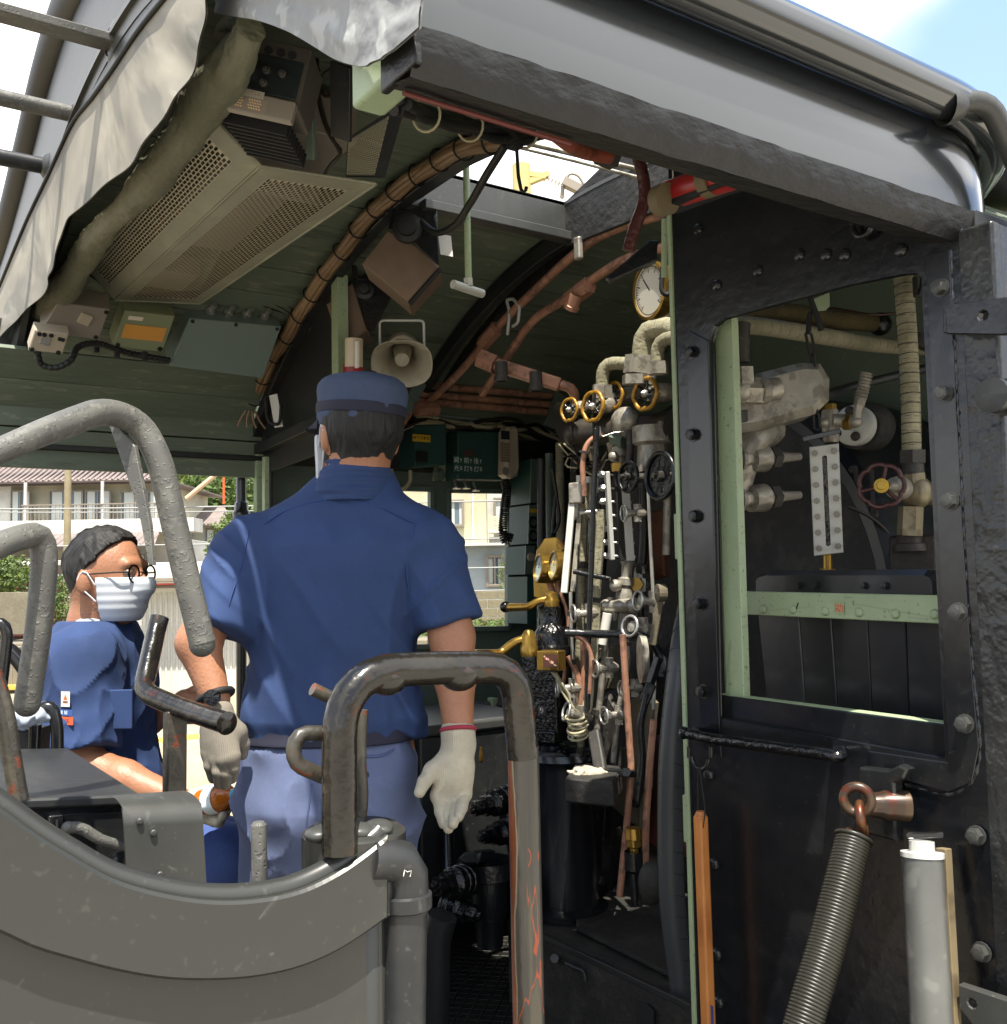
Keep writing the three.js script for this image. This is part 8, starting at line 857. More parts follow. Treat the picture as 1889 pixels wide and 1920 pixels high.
  obj('glove', [nets(handS(hL), ...around([...Object.values(hL).flat().filter(Array.isArray), hL.wrist, hL.palm], 0.05), 0.0036)], m.gloveDirty, man, 'grimy grey work glove on the left hand');
  const wt = obj('wrist_watch', [torus([-1.958,1.087,-0.638], sub(wL, eL), 0.032, 0.007, 24, 8)], m.dark, man); obj('watch_case', [lathe([-1.922,1.089,-0.62], nrm([0.8, 0.2, 0.5]), [[0, 0.016], [0.008, 0.015], [0.009, 0]], 18)], m.oily, wt);
}
{ // the man seated on the far side of the tender, face to the right
  const man = thing('person', 'bare headed man in navy work shirt and white mask seated behind the locker', 'person');
  const O = [-2.677,0.802,-0.577], P0 = [O[0], 0, O[2]], F2 = nrm(add(CR, mul(CF, -0.25))), R2 = nrm(crs(F2, UP)); // he looks along F2, R2 is his right hand side
  const hip = [-2.695,0.744,-0.594], chest = [-2.687,1.052,-0.568], nk = [-2.676,1.21,-0.565], hd = [-2.654,1.33,-0.582], sR = [-2.526,1.131,-0.51], eR = [-2.481,0.904,-0.496], wR = [-2.285,0.812,-0.691], sLf = [-2.842,1.115,-0.617], eLf = [-2.8,0.896,-0.67], wLf = [-2.688,0.986,-0.754], kR = [-2.34,0.654,-0.807], kL = [-2.598,0.61,-0.896];
  const FB = [R2, UP, F2];
  const torso = uni(0.06, ellS(add(chest, [0, -0.02, 0]), FB, [0.185, 0.2, 0.125]), ellS(add(hip, [0, 0.06, 0]), FB, [0.17, 0.17, 0.13]), capS(sR, sLf, 0.07, 0.07), capS(add(nk, [0, -0.03, 0]), chest, 0.08, 0.12));
  const slR = cut(capS(sR, eR, 0.08, 0.082), mid(sR, eR, 0.86), nrm(sub(eR, sR))), slL = cut(capS(sLf, eLf, 0.074, 0.078), mid(sLf, eLf, 0.8), nrm(sub(eLf, sLf)));
  const b0 = uni(0.04, torso, slR, slL), shirtS = (x, y, z) => b0(x, y, z) - 0.010 * (1 - Math.abs(2 * n3(x * 13 + y * 9, y * 8, z * 13, 15) - 1)) ** 2 - 0.005 * (1 - Math.abs(2 * n3(x * 22 - y * 12, y * 12 + x * 6, z * 22, 35) - 1)) ** 2 + 0.005;
  const shirtC = (x, y, z) => Math.max(shirtS(x, y, z), y - nk[1] - 0.012);
  const skull = uni(0.03, ellS(add(hd, [0, 0.02, 0]), FB, [0.077, 0.1, 0.098]), ellS(add(hd, add(mul(F2, 0.032), [0, -0.055, 0])), FB, [0.06, 0.07, 0.07]), capS(add(hd, mul(F2, -0.01)), add(nk, mul(F2, -0.01)), 0.054, 0.056), capS(nk, add(nk, [0, -0.06, 0]), 0.056, 0.07));
  const ears = (x, y, z) => Math.min(...[-1, 1].map(s => ellS(add(hd, add(mul(R2, s * 0.078), add(mul(F2, 0.0), [0, -0.012, 0]))), [nrm(add(R2, mul(F2, s * 0.45))), UP, nrm(sub(F2, mul(R2, s * 0.45)))], [0.011, 0.033, 0.019])(x, y, z)));
  const nose = capS(add(hd, add(mul(F2, 0.1), [0, 0.008, 0])), add(hd, add(mul(F2, 0.117), [0, -0.022, 0])), 0.009, 0.014), brow = capS(add(hd, add(mul(F2, 0.09), add(mul(R2, -0.035), [0, 0.03, 0]))), add(hd, add(mul(F2, 0.09), add(mul(R2, 0.035), [0, 0.03, 0]))), 0.01, 0.01);
  const eye = s => ellS(add(hd, add(mul(F2, 0.1), add(mul(R2, s * 0.032), [0, 0.008, 0]))), FB, [0.015, 0.01, 0.012]);
  const headS = (x, y, z) => { let d = smin(smin(smin(skull(x, y, z), ears(x, y, z), 0.008), nose(x, y, z), 0.012), brow(x, y, z), 0.015); for (const s of [-1, 1]) d = -smin(-d, eye(s)(x, y, z), 0.008); return d; };
  const arms = uni(0.02, capS(sR, eR, 0.05, 0.043), capS(eR, mid(eR, wR, 0.4), 0.046, 0.042), capS(mid(eR, wR, 0.4), wR, 0.042, 0.029), capS(sLf, eLf, 0.05, 0.042), capS(eLf, wLf, 0.042, 0.029), capS(sR, sLf, 0.05, 0.05), capS(chest, hip, 0.1, 0.1), capS(nk, chest, 0.055, 0.09), capS(hip, kR, 0.06, 0.05), capS(hip, kL, 0.06, 0.05));
  const [lo, hi] = around([hip, nk, eR, wR, eLf, wLf, kR, kL], 0.14);
  obj('body', [nets(arms, lo, hi, 0.011), nets(headS, ...around([hd, nk], 0.15), 0.005)], m.skin, man);
  for (const s of [-1, 1]) obj('eye', [ball(add(hd, add(mul(F2, 0.089), add(mul(R2, s * 0.032), [0, 0.008, 0]))), 0.0125, [1, 1, 1], 12)], M({ c: '#5a4a40', r: 0.3 }), man);
  const gla = obj('glasses', [...[-1, 1].map(s => place(reUV(new THREE.TorusGeometry(0.021, 0.0022, 6, 24)), add(hd, add(mul(F2, 0.108), add(mul(R2, s * 0.034), [0, 0.006, 0]))), R2, UP, F2)), ...[-1, 1].map(s => tube([add(hd, add(mul(F2, 0.108), add(mul(R2, s * 0.055), [0, 0.01, 0]))), add(hd, add(mul(F2, 0.09), add(mul(R2, s * 0.074), [0, 0.01, 0]))), add(hd, add(mul(F2, -0.005), add(mul(R2, s * 0.083), [0, 0.006, 0])))], 0.0018, 0.01, 6)), tube([add(hd, add(mul(F2, 0.112), add(mul(R2, -0.013), [0, 0.01, 0]))), add(hd, add(mul(F2, 0.112), add(mul(R2, 0.013), [0, 0.01, 0])))], 0.0018, 0.01, 6)], m.dark, man);
  const sh = obj('shirt', [nets(shirtC, ...around([sR, sLf, eR, eLf, hip, nk], 0.15), 0.0062)], m.shirt, man, 'navy short sleeved work shirt');
  obj('collar', [nets((x, y, z) => Math.max(capS(add(nk, [0, -0.05, 0]), add(nk, add(mul(F2, 0.012), [0, 0.02, 0])), 0.08, 0.068)(x, y, z), y - nk[1] - 0.012, nk[1] - 0.05 - y), ...around([nk], 0.12), 0.005)], m.shirt, sh);
  obj('inner_shirt', [nets((x, y, z) => Math.max(capS(add(nk, [0, -0.05, 0]), add(nk, add(mul(F2, 0.012), [0, 0.03, 0])), 0.072, 0.063)(x, y, z), y - nk[1] - 0.02, nk[1] - 0.05 - y), ...around([nk], 0.12), 0.005)], m.mask, man);
  const D2 = nrm(mul(R2, -1)); const badge = p => march(shirtS, mid([0, 1.3, 0], p, 0.8), nrm(sub(p, [0, 1.3, 0])), 1.2);
  { const q = badge([-2.554,1.044,-0.479]); if (q) { obj('arm_badge', [card(add(q, mul(R2, 0.006)), nrm(add(F2, mul(R2, 0.15))), UP, 0.026, 0.034)], printMat(64, 84, (x, w, h) => { x.fillStyle = '#d9d4c4'; x.fillRect(0, 0, w, h); x.fillStyle = '#b5603a'; x.beginPath(); x.moveTo(32, 14); x.lineTo(48, 48); x.lineTo(16, 48); x.fill(); x.fillStyle = '#7a4a3a'; x.fillRect(14, 52, 36, 14); }), sh); obj('arm_lettering', [card(add(q, add(mul(R2, 0.006), [0, -0.03, 0])), nrm(add(F2, mul(R2, 0.15))), UP, 0.042, 0.014)], printMat(96, 32, (x, w, h) => { x.fillStyle = '#2f4f8c'; x.fillRect(0, 0, w, h); x.fillStyle = '#c9d0da'; x.font = 'bold 26px sans-serif'; x.fillText('JR M', 8, 25); }), sh); obj('orange_patch', [card(add(q, add(mul(R2, 0.0065), [0, -0.048, 0])), nrm(add(F2, mul(R2, 0.15))), UP, 0.048, 0.018)], printMat(112, 40, (x, w, h) => { x.fillStyle = '#c8552c'; x.fillRect(0, 0, w, h); x.fillStyle = '#5a2a30'; x.font = 'bold 28px sans-serif'; x.fillText('OSHK', 10, 31); }), sh); } }
  { const q = badge([-2.534,1.012,-0.585]); if (q) obj('chest_pocket', [place(rbox(0.075, 0.09, 0.008, 0.003), add(q, mul(R2, -0.001)), nrm(add(F2, mul(R2, -0.25))), UP, crs(nrm(add(F2, mul(R2, -0.25))), UP))], m.shirt, sh); }
  const trs0 = uni(0.03, capS(hip, kR, 0.1, 0.082), capS(hip, kL, 0.1, 0.08), capS(kR, add(kR, [0.05, -0.45, 0]), 0.08, 0.06), capS(kL, add(kL, [0.02, -0.45, 0]), 0.08, 0.06), ellS(add(hip, [0, 0.02, 0]), FB, [0.16, 0.1, 0.14])), trs = (x, y, z) => trs0(x, y, z) + 0.008 * (n3(x * 22 + y * 9, y * 18, z * 20, 25) - 0.5);
  obj('trousers', [nets(trs, ...around([hip, kR, kL, add(kR, [0, -0.45, 0]), add(kL, [0, -0.45, 0])], 0.15), 0.011)], M({ map: T.faded, rep: 2, c: '#3f5590', r: 0.9, b: T.cloth, br: 5, bs: 0.0005 }), man, 'dark blue work trousers');
  const hairS = (x, y, z) => { const s = skull(x, y, z), fx = (x - hd[0]) * F2[0] + (z - hd[2]) * F2[2]; return Math.max(s - 0.006 * sst(hd[1] - 0.07, hd[1] + 0.05, y) - 0.007 * n3(x * 80, y * 50, z * 80, 6) * sst(hd[1] - 0.03, hd[1] + 0.04, y) + 0.001, fx - (y - hd[1]) * 0.9 + 0.012 + 0.014 * (n3(x * 70, y * 70, z * 70, 8) - 0.5), hd[1] - 0.06 - y); };
  obj('hair', [nets(hairS, ...around([hd], 0.16), 0.0055)], m.hair, man);
  const maskS = (x, y, z) => Math.max(smin(skull(x, y, z), nose(x, y, z), 0.03) - 0.011 - 0.0005 * Math.sin((y - hd[1]) * 300), -((x - hd[0]) * F2[0] + (z - hd[2]) * F2[2] - 0.032), y - hd[1] + 0.002, hd[1] - 0.11 - y);
  const mk = obj('face_mask', [nets(maskS, ...around([hd], 0.16), 0.0045)], m.mask, man); for (const s of [-1, 1]) obj('ear_loop', [soft([add(hd, add(mul(R2, s * 0.078), add(mul(F2, 0.03), [0, -0.02, 0]))), add(hd, add(mul(R2, s * 0.086), add(mul(F2, 0.005), [0, 0.014, 0]))), add(hd, add(mul(R2, s * 0.088), add(mul(F2, -0.012), [0, -0.01, 0]))), add(hd, add(mul(R2, s * 0.075), add(mul(F2, 0.03), [0, -0.06, 0])))], 0.0018, 6)], m.mask, mk);
  const hR = { wrist: [-2.283,0.819,-0.693], palm: [-2.243,0.823,-0.716], k: [[-2.268,0.83,-0.748], [-2.235,0.822,-0.745], [-2.208,0.812,-0.733], [-2.204,0.801,-0.722]], m: [[-2.239,0.839,-0.755], [-2.196,0.833,-0.748], [-2.17,0.819,-0.734], [-2.168,0.803,-0.722]], t: [[-2.197,0.835,-0.746], [-2.157,0.828,-0.735], [-2.143,0.819,-0.721], [-2.15,0.805,-0.712]], th: [[-2.294,0.836,-0.727], [-2.291,0.843,-0.748], [-2.272,0.845,-0.759]] };
  const sl = { wrist: [-2.283,0.819,-0.693] }; for (const k of ['k', 'm', 't']) hR[k] = hR[k].map((p, i) => add(p, [-0.02, -0.012, 0.0]));
  obj('glove', [nets(handS(hR), ...around([...Object.values(hR).flat().filter(Array.isArray), hR.wrist, hR.palm], 0.05), 0.004)], m.glove, man, 'cream work glove holding a tea bottle');
  const hL2 = { wrist: wLf, palm: add(wLf, mul(F2, 0.05)), k: [0, 1, 2, 3].map(i => add(wLf, add(mul(F2, 0.085), [0, 0.025 - i * 0.017, 0]))), m: [0, 1, 2, 3].map(i => add(wLf, add(mul(F2, 0.115), add(mul(R2, 0.01), [0, 0.02 - i * 0.017, 0])))), t: [0, 1, 2, 3].map(i => add(wLf, add(mul(F2, 0.13), add(mul(R2, 0.03), [0, 0.012 - i * 0.016, 0])))), th: [add(wLf, add(mul(F2, 0.04), [0, 0.03, 0])), add(wLf, add(mul(F2, 0.07), [0, 0.045, 0])), add(wLf, add(mul(F2, 0.1), [0, 0.045, 0]))] };
  obj('hand', [nets(handS(hL2), ...around([...Object.values(hL2).flat().filter(Array.isArray), hL2.wrist, hL2.palm], 0.05), 0.004)], m.skin, man);
  const bt = thing('tea_bottle', 'small plastic bottle of amber tea with a turquoise cap in the gloved hand', 'bottle');
  const ba = [-2.24,0.827,-0.701], bb = [-2.13,0.857,-0.753], bd = nrm(sub(bb, ba)), BL = len(sub(bb, ba)); obj('shell', [lathe(ba, bd, [[0, 0], [0, 0.028], [BL * 0.5, 0.03], [BL * 0.62, 0.028], [BL * 0.74, 0.015], [BL * 0.78, 0.013], [BL * 0.8, 0.013], [BL * 0.8, 0]], 24)], M({ c: '#a65a14', r: 0.15, b: T.lumpy, br: 8, bs: 0.001 }), bt); obj('label_band', [lathe(add(ba, mul(bd, BL * 0.2)), bd, [[0, 0.0305], [BL * 0.26, 0.0312]], 24)], printMat(128, 64, (x, w, h) => { x.fillStyle = '#d9e6ea'; x.fillRect(0, 0, w, h); x.fillStyle = '#58b3cc'; x.fillRect(0, 6, w, 14); x.fillRect(0, 46, w, 10); x.fillStyle = '#f4f4f0'; x.beginPath(); x.arc(40, 32, 10, 0, 7); x.arc(100, 32, 10, 0, 7); x.fill(); }), bt); obj('cap', [lathe(add(ba, mul(bd, BL * 0.79)), bd, [[0, 0.0145], [0.016, 0.0145], [0.018, 0.013], [0.019, 0]], 20)], M({ c: '#1f8ba8', r: 0.4 }), bt);
  const sc = thing('seat_box', 'dark box seat under the seated man', 'seat'); obj('box', [box([hip[0], 0.62, hip[2]], [0.5, 0.22, 0.5], 0.01, [0, -0.6, 0])], m.black, sc);
  const rg = thing('folded_rag', 'crumpled pale blue rag lying on the seat back at the left edge', 'rag'); obj('rag', [nets((x, y, z) => ellS([-2.141,1.057,-0.319], [CR, UP, CF], [0.055, 0.02, 0.06])(x, y, z) + 0.014 * (n3(x * 60, y * 60, z * 60, 31) - 0.5), ...around([[-2.141,1.057,-0.319]], 0.09), 0.005)], M({ c: '#9aa3b0', r: 0.95 }), rg);
}

// ================= smaller pipes, rods and valves crowded on the boiler back =================
{
  seed = 314; const run = (label, mat, r, L, clips) => { const t = thing('pipe_run', label, 'pipe', 'thin pipes down the boiler back'); obj('pipe', [tube(L, r, 0.03, 8)], mat, t); for (const k of clips || []) obj('clip', [hexa(mid(L[k], L[k + 1], 0.4), mid(L[k], L[k + 1], 0.5), r * 2)], m.cast, t); };
  run('pale lagged pipe dropping left of the thin rod', m.lag, 0.013, [[-2.569,1.619,-2.067],[-2.584,1.453,-2.065],[-2.603,1.225,-2.064],[-2.625,0.998,-2.061],[-2.636,0.753,-2.075]], [1]);
  run('bright steel pipe dropping beside the brake stand', m.steel, 0.006, [[-2.541,1.262,-1.973],[-2.55,1.109,-1.979],[-2.554,0.956,-1.991],[-2.57,0.787,-1.989]], [0, 1]);
  run('thin copper pipe looping below the gauges', m.copper, 0.006, [[-2.599,1.259,-1.978],[-2.59,1.193,-1.999],[-2.599,1.089,-1.999],[-2.616,0.952,-1.991]], [1]);
  run('silver pipe dropping from the drain cocks', m.silver, 0.009, [[-2.412,1.143,-2.089],[-2.415,1.042,-2.097],[-2.442,0.892,-2.075],[-2.463,0.726,-2.065]], [0]);
  run('pale pipe curving behind the regulator bar', m.silver, 0.011, [[-2.47,1.243,-2.08],[-2.487,1.107,-2.072],[-2.507,0.955,-2.061],[-2.528,0.785,-2.051],[-2.541,0.684,-2.045]], [1, 2]);
  run('dark pipe running behind the water gauge', m.oilyFlat, 0.014, [[-2.499,1.629,-2.257],[-2.511,1.434,-2.265],[-2.533,1.221,-2.258],[-2.551,0.936,-2.267]], [1]);
  run('thin steel pipe right of the water gauge', m.steel, 0.006, [[-2.297,1.736,-2.097],[-2.307,1.555,-2.104],[-2.316,1.341,-2.117],[-2.324,1.11,-2.133],[-2.343,0.897,-2.132]], [0, 2]);
  run('copper pipe curling under the manifold', m.copper, 0.009, [[-2.411,1.759,-2.014],[-2.442,1.73,-1.973],[-2.454,1.663,-1.963],[-2.457,1.563,-1.971]], [1]);
  run('silver pipe leading up to the manifold end', m.silver, 0.013, [[-2.349,1.732,-2.199],[-2.354,1.681,-2.197],[-2.347,1.562,-2.222],[-2.362,1.375,-2.224]], [0]);
  const sv = (c, ax, s, label) => { const t = thing('small_valve', label, 'valve', 'small valves on the boiler back'); const d = nrm(ax); obj('body', [lathe(add(c, mul(d, -0.03 * s)), d, [[0, 0.01 * s], [0.012 * s, 0.018 * s], [0.035 * s, 0.02 * s], [0.04 * s, 0.012 * s], [0.06 * s, 0.01 * s], [0.062 * s, 0.016 * s], [0.075 * s, 0.014 * s], [0.08 * s, 0]], 12), hexa(add(c, [0, -0.03 * s, 0]), add(c, [0, 0.03 * s, 0]), 0.014 * s)], m.silver, t); obj('wheel', [torus(add(c, mul(d, 0.05 * s)), d, 0.026 * s, 0.004 * s, 18, 6)], m.steel, t); };
  for (const [c, ax, s, label] of [[[-2.558,0.957,-1.985], [-0.5, 0, 0.9], 1, 'small silver valve right beside the black brake stand'], [[-2.507,0.874,-1.981], [-0.3, 0.3, 0.9], 1.1, 'small silver valve just above the coiled cream wires'], [[-2.411,1.028,-2.015], [-0.2, 0, 1], 1, 'small silver valve just below the middle of the regulator bar'], [[-2.306,1.147,-2.066], [0.1, 0.2, 1], 1.2, 'silver valve with the largest ring, over the end of the regulator bar'], [[-2.371,0.964,-2.082], [-0.2, 0, 1], 0.9, 'small silver valve left of the dark bent lever'], [[-2.283,1.23,-2.091], [-0.2, 0.1, 1], 1.1, 'small silver valve beside the flat grey lever'], [[-2.292,1.5,-2.044], [-0.3, 0, 1], 0.9, 'small silver valve just right of the sunlit water gauge'], [[-2.474,1.195,-1.991], [-0.4, 0, 1], 1, 'small silver valve between the scale bars and the drain cocks'], [[-2.405,0.882,-2.043], [-0.2, 0, 1], 1, 'small silver valve lowest of those above the raised ledge']]) sv(c, ax, s, label);
  const lv = thing('blow_lever', 'flat grey lever slanting down behind the grey hose', 'lever'); obj('lever', [bar([-2.156,1.261,-2.005], [-2.181,1.107,-1.988], 0.022, 0.012, [0.5, 0, 0.8], 0.004), lathe([-2.157,1.258,-2.005], nrm([-0.4, 0, 0.9]), [[-0.012, 0.026], [0.012, 0.026], [0.014, 0.01], [0.02, 0]], 16)], m.ashen, lv);
  const l2 = thing('damper_lever', 'dark bent lever with a pale end above the raised step', 'lever'); obj('lever', [tube([[-2.161,0.975,-1.944],[-2.179,0.885,-1.929],[-2.18,0.794,-1.938],[-2.197,0.673,-1.929]], 0.011, 0.03, 10), bar([-2.152,1.002,-1.954], [-2.168,0.948,-1.937], 0.03, 0.014, [0.5, 0, 0.8], 0.004)], m.oilyFlat, l2);
  const rg = thing('cotton_waste', 'pale wad of cotton waste on the raised ledge by the pedestal', 'rag'); { const c = [-2.389,0.726,-1.907]; obj('wad', [nets((x, y, z) => ellS(c, [CR, UP, CF], [0.05, 0.016, 0.05])(x, y, z) + 0.014 * (n3(x * 70, y * 70, z * 70, 37) - 0.5), ...around([c], 0.08), 0.005)], m.glove, rg); }
  const ld = thing('ledge', 'sooty cast ledge between the pedestal and the boiler back', 'ledge'); obj('ledge', [plate([[-2.367,0.72,-1.801],[-2.232,0.72,-1.869],[-2.399,0.72,-2.049],[-2.548,0.72,-1.983]], 0.06, DN, 0.006)], m.soot, ld);
  const dl = thing('displacement_lubricator', 'silver lubricator body with sight glasses behind the scale bars', 'lubricator'); obj('body', [box([-2.65,1.557,-2.134], [0.09, 0.11, 0.07], 0.012, [0, 0.5, 0])], m.silver, dl); for (const p of [[-2.596,1.595,-2.065],[-2.58,1.591,-2.089],[-2.567,1.587,-2.109]]) obj('sight_glass', [cyl(p, add(p, [0, 0.05, 0]), 0.012, 0.012, 12)], m.paleMetal, dl);
  const wc = thing('hanging_wires', 'thin wires drooping under the manifold', 'wire'); for (let k = 0; k < 6; k++) obj('wire', [soft([[-2.599,1.731,-2.009],[-2.582,1.681,-2.039],[-2.564,1.656,-2.069],[-2.539,1.676,-2.103],[-2.511,1.714,-2.14]].map(p => add(p, [R(-0.03, 0.03), R(-0.03, 0.03), R(-0.03, 0.03)])), 0.0032, 6)], k % 2 ? m.cable : m.creamCable, wc);
}

// ================= beyond the far opening =================
const wallW = M({ map: T.faded, rep: 0.3, c: '#d3d1c9', r: 0.9 }), wallY = M({ map: T.faded, rep: 0.3, c: '#cdc8b2', r: 0.9 }), tileM = M({ map: T.faded, rep: 0.6, c: '#877a75', r: 0.7 }), darkWood = M({ c: '#4b4038', r: 0.8 }), alu = M({ c: '#8a8174', r: 0.5, m: 0.4 }), curtain = M({ c: '#b9bdb8', r: 0.9 }), paneM = M({ c: '#5d6a70', r: 0.08 }), conW = M({ map: T.conc, rep: 0.6, c: '#b9b5a8', r: 0.95 });
const B = (d, r, y) => [CF[0] * d + CR[0] * r, y, CF[2] * d + CR[2] * r];   // d metres along the gaze, r to the right, y above the cab floor
function wbox(d, r, y, w, h, t, mat, par, nm, bev = 0.01) { return obj(nm, [obox(B(d, r, y), [w, h, t], CF, UP, bev)], mat, par); }
function winAt(par, d, r, y, w, h, panes = 2) { const g = obj('window', [...[-1, 1].map(s => obox(B(d, r + s * w / 2, y), [0.06, h + 0.06, 0.1], CF, UP, 0.005)), ...[-1, 1].map(s => obox(B(d, r, y + s * h / 2), [w - 0.06, 0.06, 0.1], CF, UP, 0.005)), ...[...Array(panes - 1)].map((_, i) => obox(B(d, r - w / 2 + w * (i + 1) / panes, y), [0.05, h - 0.06, 0.08], CF, UP, 0.004))], alu, par); for (let i = 0; i < panes; i++) obj('pane', [obox(B(d + 0.03, r - w / 2 + w * (i + 0.5) / panes, y), [w / panes - 0.06, h - 0.06, 0.01], CF, UP, 0)], paneM, g); obj('curtain', [obox(B(d - 0.0 + 0.018, r - w * 0.28, y), [w * 0.3, h - 0.08, 0.006], CF, UP, 0), obox(B(d + 0.018, r + w * 0.34, y), [w * 0.22, h - 0.08, 0.006], CF, UP, 0)], curtain, g); return g; }
function tiles(par, d0, d1, r0, r1, r0t, r1t, y0, y1, n, nm = 'roof') { // pitched roof slope with standing tile rows
  const g = obj(nm, [plate([B(d0, r0, y0), B(d0, r1, y0), B(d1, r1t, y1), B(d1, r0t, y1)], 0.12, [CF[0] * -0.4, 1, CF[2] * -0.4].map(v => -v), 0)], tileM, par); const L = []; for (let i = 0; i <= n; i++) { const t = i / n; const a = B(d0, lerp(r0, r1, t), y0 + 0.03), rt = clamp(lerp(r0, r1, t), r0t, r1t), full = lerp(r0, r1, t) >= r0t && lerp(r0, r1, t) <= r1t, k = full ? 1 : lerp(r0, r1, t) < r0t ? (lerp(r0, r1, t) - r0) / Math.max(0.01, r0t - r0) : (r1 - lerp(r0, r1, t)) / Math.max(0.01, r1 - r1t); if (k < 0.03) continue; L.push(tube([a, B(lerp(d0, d1, k), lerp(r0, r1, t), lerp(y0, y1, k) + 0.03)], 0.075, 0.01, 6)); } for (const t of L) obj('tile_row', [t], tileM, g); return g; }
{ // two storey house with a tiled hip roof
  const h = thing('house', 'white two storey house with a brown tiled hip roof and long balcony', 'house'); const d = 60;
  wbox(d + 5, -28.5, 6.0, 16, 3.6, 9, wallY, h, 'wall', 0.02); wbox(d + 4.6, -32.5, 6.0, 6, 3.5, 9.3, wallW, h, 'wall', 0.02); wbox(d + 5, -28, 1.9, 18, 4.6, 9, wallW, h, 'wall', 0.02);
  tiles(h, d - 1.2, d + 5, -40, -19.6, -33, -24.5, 7.7, 10.6, 60); obj('ridge', [tube([B(d + 5, -33, 10.65), B(d + 5, -24.5, 10.65)], 0.2, 0.02, 8)], tileM, h);
  obj('roof_end', [plate([B(d - 1.2, -19.6, 7.65), B(d + 11, -19.6, 7.65), B(d + 5, -24.5, 10.5)], 0.1, DN, 0)], tileM, h); wbox(d - 0.9, -29.8, 7.58, 20.2, 0.2, 0.3, darkWood, h, 'eaves_board');
  winAt(h, d - 0.15, -28.9, 6.3, 1.1, 1.9, 2); winAt(h, d - 0.02, -26.2, 6.3, 2.0, 1.8, 2); winAt(h, d - 0.02, -24.3, 6.3, 1.5, 1.8, 2); winAt(h, d - 0.02, -21.7, 6.2, 2.4, 1.8, 3); winAt(h, d - 0.15, -31.8, 6.3, 2.2, 1.9, 2);
  wbox(d - 0.9, -25.5, 4.95, 15, 0.8, 1.8, wallW, h, 'balcony'); for (const r of [-27.9, -23.4, -20.3]) wbox(d - 1.6, r, 6.3, 0.16, 2.6, 0.12, wallW, h, 'post'); const rl = obj('railing', [obox(B(d - 1.7, -24, 6.25), [8.2, 0.07, 0.06], CF, UP, 0.01)], alu, h); for (let i = 0; i < 34; i++) obj('baluster', [obox(B(d - 1.7, -28 + i * 0.24, 5.8), [0.04, 0.9, 0.03], CF, UP, 0)], alu, rl);
  tiles(h, d - 4, d - 1.8, -34, -19.5, -33, -20, 3.7, 4.5, 36, 'lower_roof'); winAt(h, d - 0.6, -29, 2.4, 2.6, 1.8, 3); winAt(h, d - 0.6, -22.5, 2.4, 2.6, 1.8, 3);
}
{ const h = thing('house', 'smaller tiled house to the right of the white balcony house', 'house'), d = 66; wbox(d + 3, -19.6, 3.9, 4.2, 3.0, 6, wallY, h, 'wall', 0.02); tiles(h, d - 0.8, d + 3, -22.6, -18.0 + 0.6, -21.8, -19.2, 5.35, 6.5, 20); winAt(h, d - 0.05, -18.9, 4.3, 1.4, 1.6, 2); wbox(d - 0.6, -20.1, 5.3, 5, 0.16, 0.2, darkWood, h, 'eaves_board'); }
